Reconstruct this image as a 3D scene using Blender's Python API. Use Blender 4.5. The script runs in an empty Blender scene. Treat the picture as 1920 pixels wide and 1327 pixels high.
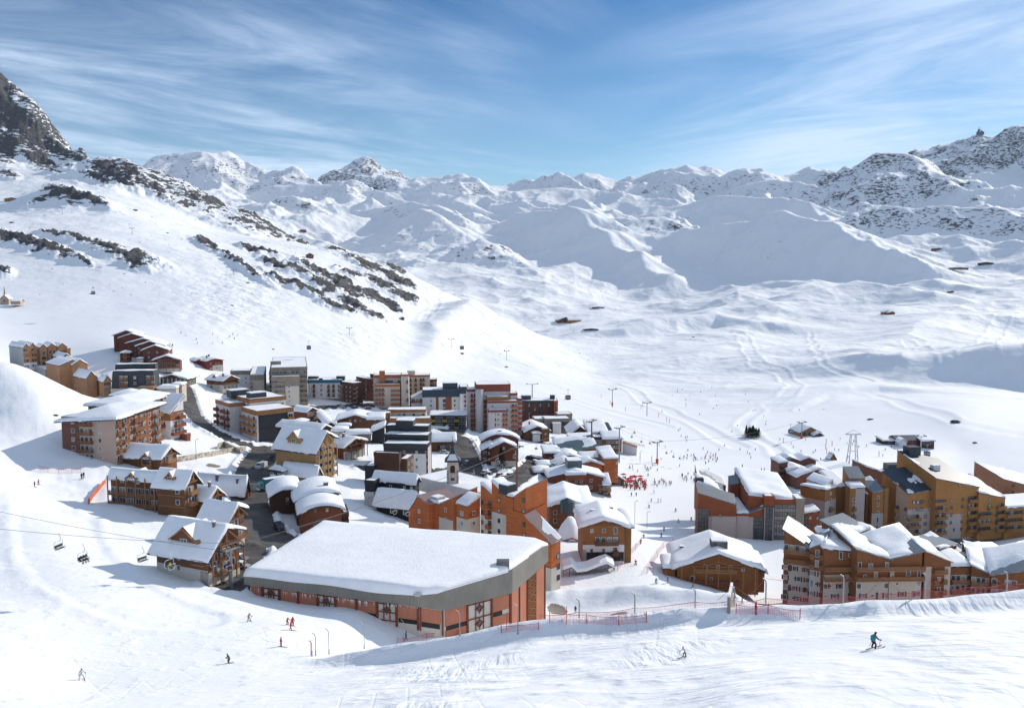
import bpy, math, random
import numpy as np
from mathutils import Vector, Matrix, noise as mnoise
C = bpy.context.scene
# ---------------------------------------------------------------- camera, sky, sun, exposure
F = 1663.0; CU = 960.0; CV = 663.5; PITCH = math.radians(5.6)
cp, sp = math.cos(PITCH), math.sin(PITCH)
cam_d = bpy.data.cameras.new("camera"); cam = bpy.data.objects.new("camera", cam_d); C.collection.objects.link(cam)
cam.location = (0, 0, 0); cam.rotation_euler = (math.radians(90) - PITCH, 0, 0)
cam_d.sensor_width = 36; cam_d.lens = 36 * F / 1920; cam_d.clip_start = 0.5; cam_d.clip_end = 60000
C.camera = cam
SUN_A = math.radians(41); SUN_E = math.radians(26)      # direction to the sun: anticlockwise from +X, elevation
SUNV = Vector((math.cos(SUN_A) * math.cos(SUN_E), math.sin(SUN_A) * math.cos(SUN_E), math.sin(SUN_E)))
sun_d = bpy.data.lights.new("sun", 'SUN'); sun = bpy.data.objects.new("sun", sun_d); C.collection.objects.link(sun)
sun_d.energy = 3.9; sun_d.angle = math.radians(0.55); sun_d.color = (1.0, 0.93, 0.83)
sun.rotation_euler = (-SUNV).to_track_quat('-Z', 'Y').to_euler()
C.view_settings.view_transform = 'Standard'; C.view_settings.look = 'None'
C.view_settings.exposure = 0.24; C.view_settings.gamma = 1.0
W = bpy.data.worlds.new("World"); C.world = W; W.use_nodes = True
def build_world():
    nt = W.node_tree; N = nt.nodes; L = nt.links; N.clear()
    out = N.new('ShaderNodeOutputWorld'); bg = N.new('ShaderNodeBackground'); bg.inputs[1].default_value = 0.09
    L.new(bg.outputs[0], out.inputs[0])
    sky = N.new('ShaderNodeTexSky'); sky.sky_type = 'NISHITA'; sky.sun_disc = False
    sky.sun_elevation = SUN_E; sky.sun_rotation = math.radians(90) - SUN_A
    sky.altitude = 2300; sky.air_density = 1.25; sky.dust_density = 0.6; sky.ozone_density = 3.0
    hs = N.new('ShaderNodeHueSaturation'); hs.inputs['Saturation'].default_value = 1.45; hs.inputs['Hue'].default_value = 0.487; gm = N.new('ShaderNodeGamma'); gm.inputs[1].default_value = 1.45
    L.new(sky.outputs[0], hs.inputs['Color']); sc_ = N.new('ShaderNodeVectorMath'); sc_.operation = 'SCALE'; sc_.inputs[3].default_value = 0.34
    L.new(hs.outputs[0], gm.inputs[0]); L.new(gm.outputs[0], sc_.inputs[0])
    tc = N.new('ShaderNodeTexCoord'); sep = N.new('ShaderNodeSeparateXYZ'); L.new(tc.outputs['Generated'], sep.inputs[0])
    # cirrus on a flat layer high above: direction / height gives the position on that layer
    zz = N.new('ShaderNodeMath'); zz.operation = 'MAXIMUM'; zz.inputs[1].default_value = 0.03; L.new(sep.outputs[2], zz.inputs[0])
    za = N.new('ShaderNodeMath'); za.operation = 'ADD'; za.inputs[1].default_value = 0.10; L.new(zz.outputs[0], za.inputs[0])
    dx = N.new('ShaderNodeMath'); dx.operation = 'DIVIDE'; L.new(sep.outputs[0], dx.inputs[0]); L.new(za.outputs[0], dx.inputs[1])
    dy = N.new('ShaderNodeMath'); dy.operation = 'DIVIDE'; L.new(sep.outputs[1], dy.inputs[0]); L.new(za.outputs[0], dy.inputs[1])
    cb = N.new('ShaderNodeCombineXYZ'); L.new(dx.outputs[0], cb.inputs[0]); L.new(dy.outputs[0], cb.inputs[1])
    def layer(phi, sx, sy, off, scale, det, rough, dist, lo, hi):      # streaks that run towards azimuth phi
        m0 = N.new('ShaderNodeMapping'); m0.inputs['Rotation'].default_value = (0, 0, math.radians(phi)); L.new(cb.outputs[0], m0.inputs[0])
        mp = N.new('ShaderNodeMapping'); mp.inputs['Scale'].default_value = (sx, sy, 1); mp.inputs['Location'].default_value = off; L.new(m0.outputs[0], mp.inputs[0])
        n = N.new('ShaderNodeTexNoise'); n.inputs['Scale'].default_value = scale; n.inputs['Detail'].default_value = det
        n.inputs['Roughness'].default_value = rough; n.inputs['Distortion'].default_value = dist
        L.new(mp.outputs[0], n.inputs[0])
        r = N.new('ShaderNodeMapRange'); r.interpolation_type = 'SMOOTHSTEP'
        r.inputs[1].default_value = lo; r.inputs[2].default_value = hi; L.new(n.outputs[0], r.inputs[0]); return r.outputs[0]
    def mth(op, a, b_, c=None):
        n = N.new('ShaderNodeMath'); n.operation = op
        for i, q in enumerate((a, b_, c)):
            if q is None: continue
            if isinstance(q, (int, float)): n.inputs[i].default_value = q
            else: L.new(q, n.inputs[i])
        return n.outputs[0]
    def rng(src, a, b_, c, d):
        n = N.new('ShaderNodeMapRange'); n.interpolation_type = 'SMOOTHSTEP'; L.new(src, n.inputs[0])
        for i, q in enumerate((a, b_, c, d)): n.inputs[i + 1].default_value = q
        return n.outputs[0]
    X_, Z_ = sep.outputs[0], sep.outputs[2]
    Lw = mth('MULTIPLY', layer(48, 1.2, 0.48, (2.2, 1.1, 0), 1.5, 11, 0.66, 0.45, 0.36, 0.82), layer(30, 0.7, 0.5, (5.5, 3.1, 0), 1.0, 3, 0.5, 0.2, 0.36, 0.62))
    Lw = mth('MULTIPLY', Lw, rng(X_, 0.12, -0.16, 0.2, 1.0))
    Rw = mth('ADD', mth('MULTIPLY', layer(-42, 1.3, 0.45, (4.2, 7.1, 0), 1.5, 11, 0.66, 0.5, 0.30, 0.76), 0.75), mth('MULTIPLY', layer(-35, 0.6, 0.4, (1.5, 2.1, 0), 1.0, 4, 0.55, 0.2, 0.35, 0.7), 0.45))
    Rw = mth('MULTIPLY', Rw, mth('MULTIPLY', rng(X_, 0.02, 0.42, 0.05, 1.0), rng(Z_, 0.34, 0.16, 0.75, 1.0)))
    m4 = N.new('ShaderNodeMath'); m4.operation = 'ADD'; L.new(Lw, m4.inputs[0]); L.new(Rw, m4.inputs[1])
    veil = N.new('ShaderNodeMapRange'); veil.inputs[1].default_value = 0.30; veil.inputs[2].default_value = 0.06
    veil.inputs[3].default_value = 0.0; veil.inputs[4].default_value = 0.42; L.new(sep.outputs[2], veil.inputs[0])
    m5 = N.new('ShaderNodeMath'); m5.operation = 'ADD'; m5.use_clamp = True; L.new(m4.outputs[0], m5.inputs[0]); L.new(veil.outputs[0], m5.inputs[1])
    m6 = N.new('ShaderNodeMath'); m6.operation = 'MULTIPLY'; m6.inputs[1].default_value = 0.9; m6.use_clamp = True; L.new(m5.outputs[0], m6.inputs[0])
    # unseen white veil added overhead, above the view, as fill for the shade
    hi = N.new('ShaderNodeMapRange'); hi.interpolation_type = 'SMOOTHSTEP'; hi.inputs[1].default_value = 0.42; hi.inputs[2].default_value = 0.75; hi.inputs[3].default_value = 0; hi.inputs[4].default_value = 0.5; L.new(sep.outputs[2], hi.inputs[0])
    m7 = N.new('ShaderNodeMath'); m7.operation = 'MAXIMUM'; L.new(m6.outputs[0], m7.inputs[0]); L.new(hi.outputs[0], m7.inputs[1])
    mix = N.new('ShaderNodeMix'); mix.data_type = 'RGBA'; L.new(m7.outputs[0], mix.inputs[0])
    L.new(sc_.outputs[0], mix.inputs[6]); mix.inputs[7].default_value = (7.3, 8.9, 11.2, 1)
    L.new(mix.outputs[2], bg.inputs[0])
build_world()
# ---------------------------------------------------------------- pixel <-> world
def ray(u, v):
    a = (u - CU) / F; b = (CV - v) / F
    return a, cp + b * sp, b * cp - sp           # x, y, z of the viewing ray
def px(u, v, Y):                                  # world point on that ray at distance Y ahead
    x, y, z = ray(u, v); return Vector((x / y * Y, Y, z / y * Y))
def proj(p):
    d = p[1] * cp - p[2] * sp
    return CU + F * p[0] / d, CV - F * (p[1] * sp + p[2] * cp) / d
# ---------------------------------------------------------------- terrain
CTRL = """
1400 1327 58|1920 1327 56|1640 1217 79|1640 1155 108|1920 1215 80|1920 1138 112|1280 1327 64|1280 1232 88|1280 1172 112
1000 1190 118|1000 1250 94|1000 1327 68|560 1238 125|560 1327 82|300 1327 88|0 1327 90|155 1275 112|0 1200 125
520 1180 145|420 1245 120|250 1100 165|0 1050 175|100 1000 195|0 900 235|60 905 250|160 890 265|0 800 290|0 690 330|60 715 322
100 748 316|130 800 300|30 690 480|130 752 440|215 668 520|340 697 520|390 692 560|270 742 420|355 822 330|370 762 440
480 845 335|480 900 285|500 1000 230|440 1092 185|330 965 235|540 760 520|650 762 530|570 800 430|650 920 285|660 960 265
850 905 340|850 812 450|920 814 480|1000 860 400|1050 1070 235|1190 1060 240|1100 1150 205|1250 1120 212|1430 1130 205
1235 905 400|1200 960 345|1215 1000 300|1300 860 483|1400 760 713|1330 700 960|1600 870 460|1800 840 528|1800 790 567
1500 820 560|1450 1155 221|1900 1155 225|1650 1155 223|1700 1032 300|1900 1032 300|1350 1012 300|1800 1002 345|1600 1015 300|700 1120 178|850 1180 165|1000 1165 195
460 1124 170|600 1158 162|720 1178 157|830 1192 155|1030 1195 150|1300 1180 150|1600 1170 150|1900 1160 150|2150 1150 150
1920 700 900|1920 600 1400|1920 540 1800|1500 700 950|1500 600 1450|1500 548 1900|1250 620 1350|1200 572 1950|1750 487 2300
1700 640 1150|1700 760 660|1350 640 1200|1600 560 1750
1100 600 1400|1100 560 2000|1100 505 2700|1100 455 3300|1100 405 4000|1100 370 4900|1100 372 5600
700 405 3800|700 480 2800|880 522 2200|500 405 3400|350 395 3600|400 430 2400|1500 485 2900|1500 400 3700|11500 366 4800|1800 430 3000|1800 390 3500|1800 360 4200
1300 400 4000|1300 500 2800|900 400 4000|900 372 4900|300 370 4200|100 380 3200
0 560 700|0 430 950|0 380 1200|0 325 1500|0 300 1650|0 330 2100|200 560 720|200 480 850|200 400 1100|200 340 1650
400 640 620|400 560 760|400 480 950|400 432 1250|400 420 1420|400 470 1900|600 640 700|600 560 850|600 500 1050|600 458 1350|600 520 1900
800 700 720|800 620 900|800 562 1120|800 524 1300|800 560 1750|1000 740 720|1000 685 880|1000 640 1080|1000 645 1350|1000 595 1750
950 600 1180|1100 690 1000|1130 660 1150
-400 1327 100|-400 1100 165|-400 850 290|-400 640 480|-400 500 700|-400 380 1000|-400 260 1500|-400 200 1900|-400 250 3500
2300 1327 60|2300 1130 120|2300 1155 220|2300 1000 300|2300 860 460|2300 700 850|2300 560 1350|2300 470 1900|2300 400 2600|2300 330 3500
-400 330 6500|300 385 6500|1100 388 6800|1800 370 6500|2300 340 6500
-1200 1200 120|-1200 600 500|-1200 100 2000|3100 1200 80|3100 950 300|3100 560 1200|3100 300 2500|1000 1600 35|200 1600 38|1800 1600 35
"""
_pts = []
for _t in CTRL.replace("\n", "|").split("|"):
    if _t.strip():
        _u, _v, _Y = map(float, _t.split()); _p = px(_u, _v, _Y); _pts.append((_p.x / _p.y, math.log(_p.y), _p.z / _p.y))
_pts = np.array(_pts)
KS = 2.2                                            # azimuth is stretched against log distance
_c = np.stack([_pts[:, 0] * KS, _pts[:, 1]], 1)
def _phi(r2): return 0.5 * r2 * np.log(r2 + 1e-12)
_n = len(_c)
_A = np.zeros((_n + 3, _n + 3)); _d2 = ((_c[:, None] - _c[None]) ** 2).sum(-1)
_A[:_n, :_n] = _phi(_d2) + np.eye(_n) * 1.5e-3
_A[:_n, _n] = 1; _A[:_n, _n + 1:] = _c; _A[_n, :_n] = 1; _A[_n + 1:, :_n] = _c.T
_w = np.linalg.solve(_A, np.concatenate([_pts[:, 2], np.zeros(3)]))
def base_z(x, y):                                   # arrays or scalars
    x = np.asarray(x, float); y = np.asarray(y, float); sh = x.shape
    q = np.stack([(x / y).ravel() * KS, np.log(y).ravel()], 1); o = np.empty(len(q))
    for i in range(0, len(q), 60000):
        b = q[i:i + 60000]; d2 = ((b[:, None] - _c[None]) ** 2).sum(-1)
        o[i:i + 60000] = _phi(d2) @ _w[:_n] + _w[_n] + b @ _w[_n + 1:]
    return o.reshape(sh) * y
# ---- numpy gradient noise
_rs = np.random.RandomState(11); _perm = _rs.permutation(256); _perm = np.concatenate([_perm, _perm])
_ga = np.linspace(0, 2 * np.pi, 256, endpoint=False); _gx, _gy = np.cos(_ga), np.sin(_ga)
def pn(x, y):
    xi = np.floor(x).astype(int); yi = np.floor(y).astype(int); xf = x - xi; yf = y - yi; xi &= 255; yi &= 255
    u = xf * xf * xf * (xf * (xf * 6 - 15) + 10); v = yf * yf * yf * (yf * (yf * 6 - 15) + 10)
    def g(a, b, fx, fy):
        h = _perm[_perm[a & 255] + (b & 255)]; return _gx[h] * fx + _gy[h] * fy
    n0 = g(xi, yi, xf, yf); n1 = g(xi + 1, yi, xf - 1, yf); n2 = g(xi, yi + 1, xf, yf - 1); n3 = g(xi + 1, yi + 1, xf - 1, yf - 1)
    return (n0 + u * (n1 - n0)) * (1 - v) + (n2 + u * (n3 - n2)) * v
def fbm(x, y, wl, octs, gain=0.5, ridged=False, seed=0.0):
    o = 0; a = 1.0; s = 1.0 / wl
    for i in range(octs):
        n = pn(x * s + 17.3 * i + seed, y * s - 9.1 * i + seed * 0.7)
        o = o + a * ((1 - 2.2 * np.abs(n)) - 0.5 if ridged else n); a *= gain; s *= 2.03
    return o
def rmf(x, y, wl, octs, gain=2.2, seed=0.0, pers=0.52):   # sharp crests over smooth filled hollows
    o = 0; w = 1.0; a = 1.0; s = 1.0 / wl
    for i in range(octs):
        n = np.clip(1 - np.abs(pn(x * s + 13.7 * i + seed, y * s - 7.3 * i + seed * 1.3)) * 1.9, 0, 1) ** 2 * w
        o = o + n * a; w = np.clip(n * gain, 0, 1); a *= pers; s *= 2.07
    return o
def sstep(a, b, t):
    t = np.clip((t - a) / (b - a), 0, 1); return t * t * (3 - 2 * t)
# ---- ridges: polylines u v Y ; falloff to the left / right of the line's direction (rise over run), rock amount
RID = [
 # left cliff
 (dict(l=1.3, r=1.5, rock=0.82, rough=20), "-420 -60 2300|-200 20 2000|-50 100 1800|4 152 1750|24 172 1745|46 196 1730|64 228 1720|84 252 1710|116 284 1700|155 306 1690|200 345 1680"),
 (dict(l=0.5, r=0.5, rock=0.9, rough=10), "130 330 1560|170 302 1560|215 296 1540|246 304 1520|268 320 1500|290 348 1480|335 388 1450|400 420 1420"),
 (dict(l=0.55, r=0.5, rock=0.9, rough=7), "60 362 1180|110 348 1180|150 362 1150|200 392 1120"),
 # skyline left
 (dict(l=0.55, r=0.55, rock=0.55, rough=45, mf=1.7), "180 330 4600|270 308 4600|305 300 4600|340 297 4650|380 291 4700|415 282 4700|437 291 4700|466 303 4650|490 318 4600|522 328 4600|560 331 4550|592 326 4500|618 335 4400|650 372 3900"),
 (dict(l=0.6, r=0.62, rock=0.7, rough=40, mf=1.5), "600 345 5200|625 331 5200|652 317 5200|672 305 5200|687 299 5200|705 309 5200|722 326 5150|752 346 5100"),
 (dict(l=0.5, r=0.5, rock=0.5, rough=28, mf=1.6), "752 346 5100|770 338 5050|790 333 5000|820 335 5000|832 344 4900|850 331 4800|872 329 4800|892 340 4800|920 343 4900|960 344 5000|1000 343 5000|1022 335 4900|1045 329 4850|1068 336 4900|1100 328 5000|1150 333 5050|1180 340 5000"),
 (dict(l=0.45, r=0.5, rock=0.5, rough=28, mf=1.6), "1180 340 5000|1215 330 4800|1240 323 4700|1292 309 4600|1322 317 4600|1356 329 4600|1376 330 4700|1402 318 4400|1426 314 4400|1462 323 4400|1500 326 4500|1545 321 4500|1590 321 4400"),
 (dict(l=0.55, r=0.55, rock=0.68, rough=38, mf=1.2), "1590 321 4400|1620 306 4100|1640 298 4000|1658 291 3950|1700 297 3900|1722 306 3850|1760 330 3700|1800 360 3500"),
 (dict(l=0.6, r=0.5, rock=0.72, rough=46), "1700 310 5000|1722 298 5000|1770 276 4900|1790 258 4850|1830 252 4800|1860 256 4750|1905 244 4700|1960 250 4600|2050 232 4500|2300 190 4300|2600 170 4000"),
 # middle ranges
 (dict(l=0.85, r=0.45, rock=0.5, rough=22), "600 450 3700|640 418 3650|668 396 3600|700 388 3550|760 379 3450|800 384 3350|850 400 3150|880 430 2950"),
 (dict(l=0.5, r=0.5, rock=0.7, rough=18), "500 385 3500|535 368 3550|560 372 3500|600 400 3400"),
 (dict(l=0.8, r=0.45, rock=0.4, rough=16), "500 352 4200|560 345 4200|640 350 4200|700 360 4100|760 372 4000"),
 (dict(l=0.8, r=0.42, rock=0.22, rough=16, w=40), "900 455 3150|930 425 3100|965 402 3050|1005 396 2980|1030 400 2920|1062 386 2860|1085 394 2800|1115 420 2700|1160 455 2550|1200 480 2420|1230 510 2250"),
 (dict(l=0.5, r=0.4, rock=0.2, rough=10), "1000 520 2300|1040 500 2400|1090 478 2550|1150 470 2600"),
 (dict(l=0.5, r=0.5, rock=0.7, rough=12), "820 480 2500|850 458 2600|880 455 2600|905 448 2550|925 466 2500|950 480 2400"),
 (dict(l=0.5, r=0.45, rock=0.5, rough=14), "720 450 3200|760 415 3150|790 392 3050|815 405 2950|850 430 2850"),
 (dict(l=0.4, r=0.4, rock=0.4, rough=16), "860 372 4200|920 368 4300|1000 355 4400|1060 352 4400|1120 358 4400|1190 365 4200|1260 378 4000"),
 (dict(l=0.4, r=0.4, rock=0.7, rough=12), "1180 420 3300|1212 408 3400|1240 406 3400|1262 418 3300"),
 (dict(l=0.8, r=0.4, rock=0.3, rough=14), "1280 385 3900|1340 368 3900|1400 366 3800|1460 370 3700|1500 378 3500|1540 400 3300|1580 425 3000"),
 # the big shaded ridge
 (dict(l=0.92, r=0.35, rock=0.3, rough=12, mf=1.0, w=40), "1205 452 2750|1242 443 2680|1300 430 2620|1360 424 2560|1405 420 2520|1435 402 2480|1470 394 2440|1510 405 2380|1560 424 2300|1620 452 2200|1680 474 2100|1735 490 2050"),
 (dict(l=0.85, r=0.4, rock=0.5, rough=22), "1380 350 4000|1440 338 4000|1500 345 3900|1560 352 3800|1600 372 3600|1640 395 3300"),
 (dict(l=0.85, r=0.4, rock=0.6, rough=12), "1600 400 3000|1650 385 3050|1700 392 3000|1780 386 2900|1860 388 2850|1900 400 2800|2000 400 2700"),
 (dict(l=0.45, r=0.4, rock=0.4, rough=8), "1640 460 2350|1690 440 2400|1740 445 2400|1800 440 2350|1860 455 2300|1960 450 2200"),
 (dict(l=0.4, r=0.25, rock=0.0, rough=3), "1490 560 1620|1560 535 1700|1610 526 1720|1680 536 1680|1740 545 1600"),
 # right hand swells that throw the long shades
 (dict(l=0.62, r=0.12, rock=0.0, rough=6, c=22, w=16), "1590 725 840|1660 700 860|1730 678 860|1800 664 850|1880 652 830|1960 648 810|2150 640 800"),
 (dict(l=0.85, r=0.12, rock=0.0, rough=3), "1490 772 690|1530 745 735|1590 724 770|1650 722 775|1740 735 740|1850 752 700|2000 760 680"),
 (dict(l=0.7, r=0.12, rock=0.0, rough=3), "1170 612 1320|1250 594 1380|1340 588 1420|1420 602 1360"),
 (dict(l=0.25, r=0.2, rock=0.0, rough=2), "1190 690 980|1290 670 1020|1380 640 1150"),
 # the spur with the shaded gully on the left hill
 (dict(l=0.75, r=0.25, rock=0.0, rough=2), "760 690 720|800 655 790|822 600 920|850 580 1010|880 560 1080"),
]
def pl_height(P, x, y, l, r, c=8.0):
    best = np.full(x.shape, -1e9); 
    for a, b in zip(P[:-1], P[1:]):
        dx, dy = b[0] - a[0], b[1] - a[1]; L2 = dx * dx + dy * dy
        t = np.clip(((x - a[0]) * dx + (y - a[1]) * dy) / L2, 0, 1)
        qx, qy = x - (a[0] + t * dx), y - (a[1] + t * dy); d = np.sqrt(qx * qx + qy * qy)
        side = dx * qy - dy * qx                       # >0: left of the direction (the far side for left-to-right lines)
        k = l + (r - l) * sstep(-0.6, 0.6, side / (d * math.sqrt(L2) + 1e-6))
        h = a[2] + t * (b[2] - a[2]) - k * (np.sqrt(d * d + c * c) - c)
        best = np.maximum(best, h)
    return best
RIDP = []
for opt, s in RID:
    pp = []
    for t in s.split("|"):
        a = list(map(float, t.split())); q = px(*a); pp.append((q.x, q.y, q.z))
    RIDP.append((opt, pp))
# image places where bare rock shows on the left hill: u v length height angle(deg, down to the right) distance
ROCKS = [(60,460,190,20,16),(230,478,150,24,16),(200,468,100,14,18),(190,465,60,10,18),(90,470,90,12,18),(150,490,60,8,20),(10,450,70,18,12),(10,512,30,12,0),(175,378,60,16,20),(15,330,40,14,10),(130,365,70,18,20),
 (390,462,60,12,26),(440,490,60,9,30),(470,512,90,10,30),(560,540,90,10,26),(520,500,70,9,24),(600,515,120,14,28),(560,510,80,10,28),(690,500,110,16,26),(650,545,90,22,24),(700,560,90,18,24),(715,535,90,14,26),(740,525,70,20,30),(760,560,60,14,20),(640,582,60,10,20),(690,590,80,10,22),
 (0,160,60,50,55),(8,190,100,50,55),(35,222,100,40,54),(66,262,90,30,50),(70,245,90,26,52),(115,285,60,16,48),(12,275,70,60,35),(70,300,110,26,28),(10,235,50,20,40),(200,318,70,26,20),(245,325,70,26,35),(180,335,60,14,20),(290,355,70,16,40),(235,345,60,12,25),
 (640,473,60,6,10),(690,478,70,8,14),(740,505,60,10,28),(610,540,60,16,26),(610,570,40,10,24),(655,515,60,9,22),(470,470,50,6,20),(500,475,60,6,14),(580,455,40,5,10),(720,515,40,8,25),(765,535,40,12,30),(520,525,80,8,28),(585,552,90,10,26),(640,528,80,10,26),(665,575,70,10,24),(730,575,60,10,22),(700,478,60,6,14),(105,445,60,8,14),(150,452,90,10,16),(255,500,60,14,14)]
def terrain(x, y, detail=True):
    z = base_z(x, y); far = sstep(600, 1500, y); rock = np.zeros_like(z)
    if detail:
        wx = x + 60 * far * pn(x / 300 + 5, y / 300); wy = y + 60 * far * pn(x / 300 - 7, y / 300 + 3)
        am = np.clip((y - 900) / 3000, 0, 1.1) * (1 - 0.65 * sstep(4000, 5000, y))
        mf = rmf(wx, wy, 640, 6, seed=3.3, pers=0.42); hum = (mf - 0.62) * 76 + fbm(wx, wy, 800, 2, 0.5) * 45; rock = 0.22 * sstep(0.8, 1.5, mf) * sstep(1800, 2600, y)
        hum = hum + (rmf(wx, wy, 150, 4, seed=7.7, pers=0.5) - 0.6) * 9
        z = z + hum * am * sstep(-0.62, -0.1, x / y + sstep(1500, 2400, y))
        rt = sstep(0.05, 0.2, x / y); z = z + fbm(x, y, 90, 4, 0.45, seed=2.0) * 3.0 * sstep(560, 1100, y) + (rmf(wx, wy, 300, 3, seed=9.1, pers=0.35) - 0.6) * 10 * rt * sstep(560, 1000, y) * (1 - sstep(2200, 3000, y))
    for opt, P in RIDP:
        P = np.array(P, float); xm, xM = P[:, 0].min() - 900, P[:, 0].max() + 900; ym, yM = P[:, 1].min() - 900, P[:, 1].max() + 900
        m = (x > xm) & (x < xM) & (y > ym) & (y < yM)
        if not m.any(): continue
        xs, ys = x[m], y[m]
        rg = opt['rough']
        if detail: 
            wl = rg * 9 + 20
            xs2 = xs + rg * 1.3 * pn(xs / wl, ys / wl) + rg * .5 * pn(xs * 3 / wl, ys * 3 / wl + 5); ys2 = ys + rg * 1.3 * pn(xs / wl + 31, ys / wl - 11)
            h = pl_height(P, xs2, ys2, opt['l'], opt['r'], opt.get('c', 8.0))
            dn = np.clip((P[:, 2].max() - h) / (rg * 3 + 1), 0, 1)
            crag = opt['rock']; q = rmf(xs2, ys2, rg * 13 + 40, 5, seed=len(P) * 1.7, pers=0.3 + 0.2 * crag)
            h = h + ((q - 0.7) * rg * 1.15 * opt.get('mf', 1) + fbm(xs, ys, rg * 3 + 8, 4, 0.55, True, seed=len(P)) * rg * 0.42 * crag) * (0.35 + 0.65 * dn)
        else: h = pl_height(P, xs, ys, opt['l'], opt['r'], opt.get('c', 8.0))
        w = opt.get('w', 6 + rg * 0.5); z0 = z[m]; dlt = h - z0
        s = np.where(dlt > w, h, np.where(dlt < -w, z0, z0 + (dlt + w) ** 2 / (4 * w)))
        z[m] = s
        rm = rock[m]; near = sstep(-0.5 * w, 2 * w, dlt); rock[m] = rm * (1 - near) + opt['rock'] * near
    return z, rock
def ground(x, y):
    return float(base_z(np.array([x]), np.array([y]))[0]) + lumps(np.array([float(x)]), np.array([float(y)]))[0]
def lumps(x, y):                                    # small scale relief of the near snow, shared by the mesh and by what stands on it
    a = sstep(35, 90, y) * (1 - sstep(480, 800, y))
    o = fbm(x, y, 30, 2, 0.5, seed=8.8) * 0.7 * a * (1 - 0.6 * sstep(180, 230, y)) + fbm(x, y, 9, 3, 0.5, seed=5.1) * 0.55 * sstep(190, 230, y) * (1 - sstep(460, 560, y)) * (1 - sstep(0.03, 0.08, x / y))
    # berm along the edge of the near piste
    ue, ye = _berm(x, y); o = o + (2.3 + 0.4 * pn(x / 6, y / 6)) * np.exp(-(np.where(ye < 0, ye / 1.9, ye / 3.0)) ** 2) * ue - 5.5 * sstep(1.0, 14, ye) * (1 - sstep(30, 60, ye)) * ue
    m = (y > 190) & (y < 240) & (x > 5) & (x < 65)
    if np.any(m): o = o + np.where(m, (1.9 + 0.8 * pn(x / 4, y / 4)) * np.exp(-(seg_d(x, y, PIT) / 3.2) ** 2) - 1.2 * np.exp(-(seg_d(x, y + 8, PIT) / 4.0) ** 2), 0)
    return o
BERM = [px(u, v, Y) for u, v, Y in ((560,1240,123),(700,1222,120),(850,1202,118),(1000,1186,117),(1280,1168,114),(1640,1152,110),(1920,1136,112),(2300,1125,118))]
PIT = [(p.x, p.y) for p in (px(u, v, Y) for u, v, Y in ((1045,1122,216),(1130,1114,218),(1220,1122,216),(1300,1130,213),(1375,1132,211)))]
BX = np.array([p.x for p in BERM]); BY = np.array([p.y for p in BERM])
def _berm(x, y):
    yb = np.interp(x, BX, BY); return sstep(BX[0] - 3, BX[0] + 14, x) * (1 - sstep(BX[-1] - 1, BX[-1] + 8, x)), y - yb
def hit(u, v, y0=40, y1=1600):                      # where the viewing ray of a pixel meets the near ground
    ys = np.exp(np.linspace(math.log(y0), math.log(y1), 500)); a, b, c = ray(u, v)
    g = base_z(ys * a / b, ys) + lumps(ys * a / b, ys); d = ys * c / b - g
    if v < 1140: d[ys < 130] = 1                    # look past the near berm
    i = int(np.argmax(d < 0)); 
    if i == 0: return px(u, v, float(ys[np.argmin(np.abs(d))]))
    t = d[i - 1] / (d[i - 1] - d[i]); return px(u, v, float(ys[i - 1] + t * (ys[i] - ys[i - 1])))
def mesh_np(name, V, Fq, mats, smooth=True, attrs=()):
    me = bpy.data.meshes.new(name); me.vertices.add(len(V)); me.vertices.foreach_set('co', V.astype(np.float32).ravel())
    me.loops.add(Fq.size); me.loops.foreach_set('vertex_index', Fq.astype(np.int32).ravel()); me.polygons.add(len(Fq))
    me.polygons.foreach_set('loop_start', np.arange(0, Fq.size, 4, dtype=np.int32)); me.polygons.foreach_set('loop_total', np.full(len(Fq), 4, dtype=np.int32))
    if smooth: me.polygons.foreach_set('use_smooth', np.ones(len(Fq), dtype=bool))
    for n, arr in attrs:
        at = me.attributes.new(n, 'FLOAT', 'POINT'); at.data.foreach_set('value', arr.astype(np.float32).ravel())
    for m in mats: me.materials.append(m)
    me.update(); me.validate(); return me
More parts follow.
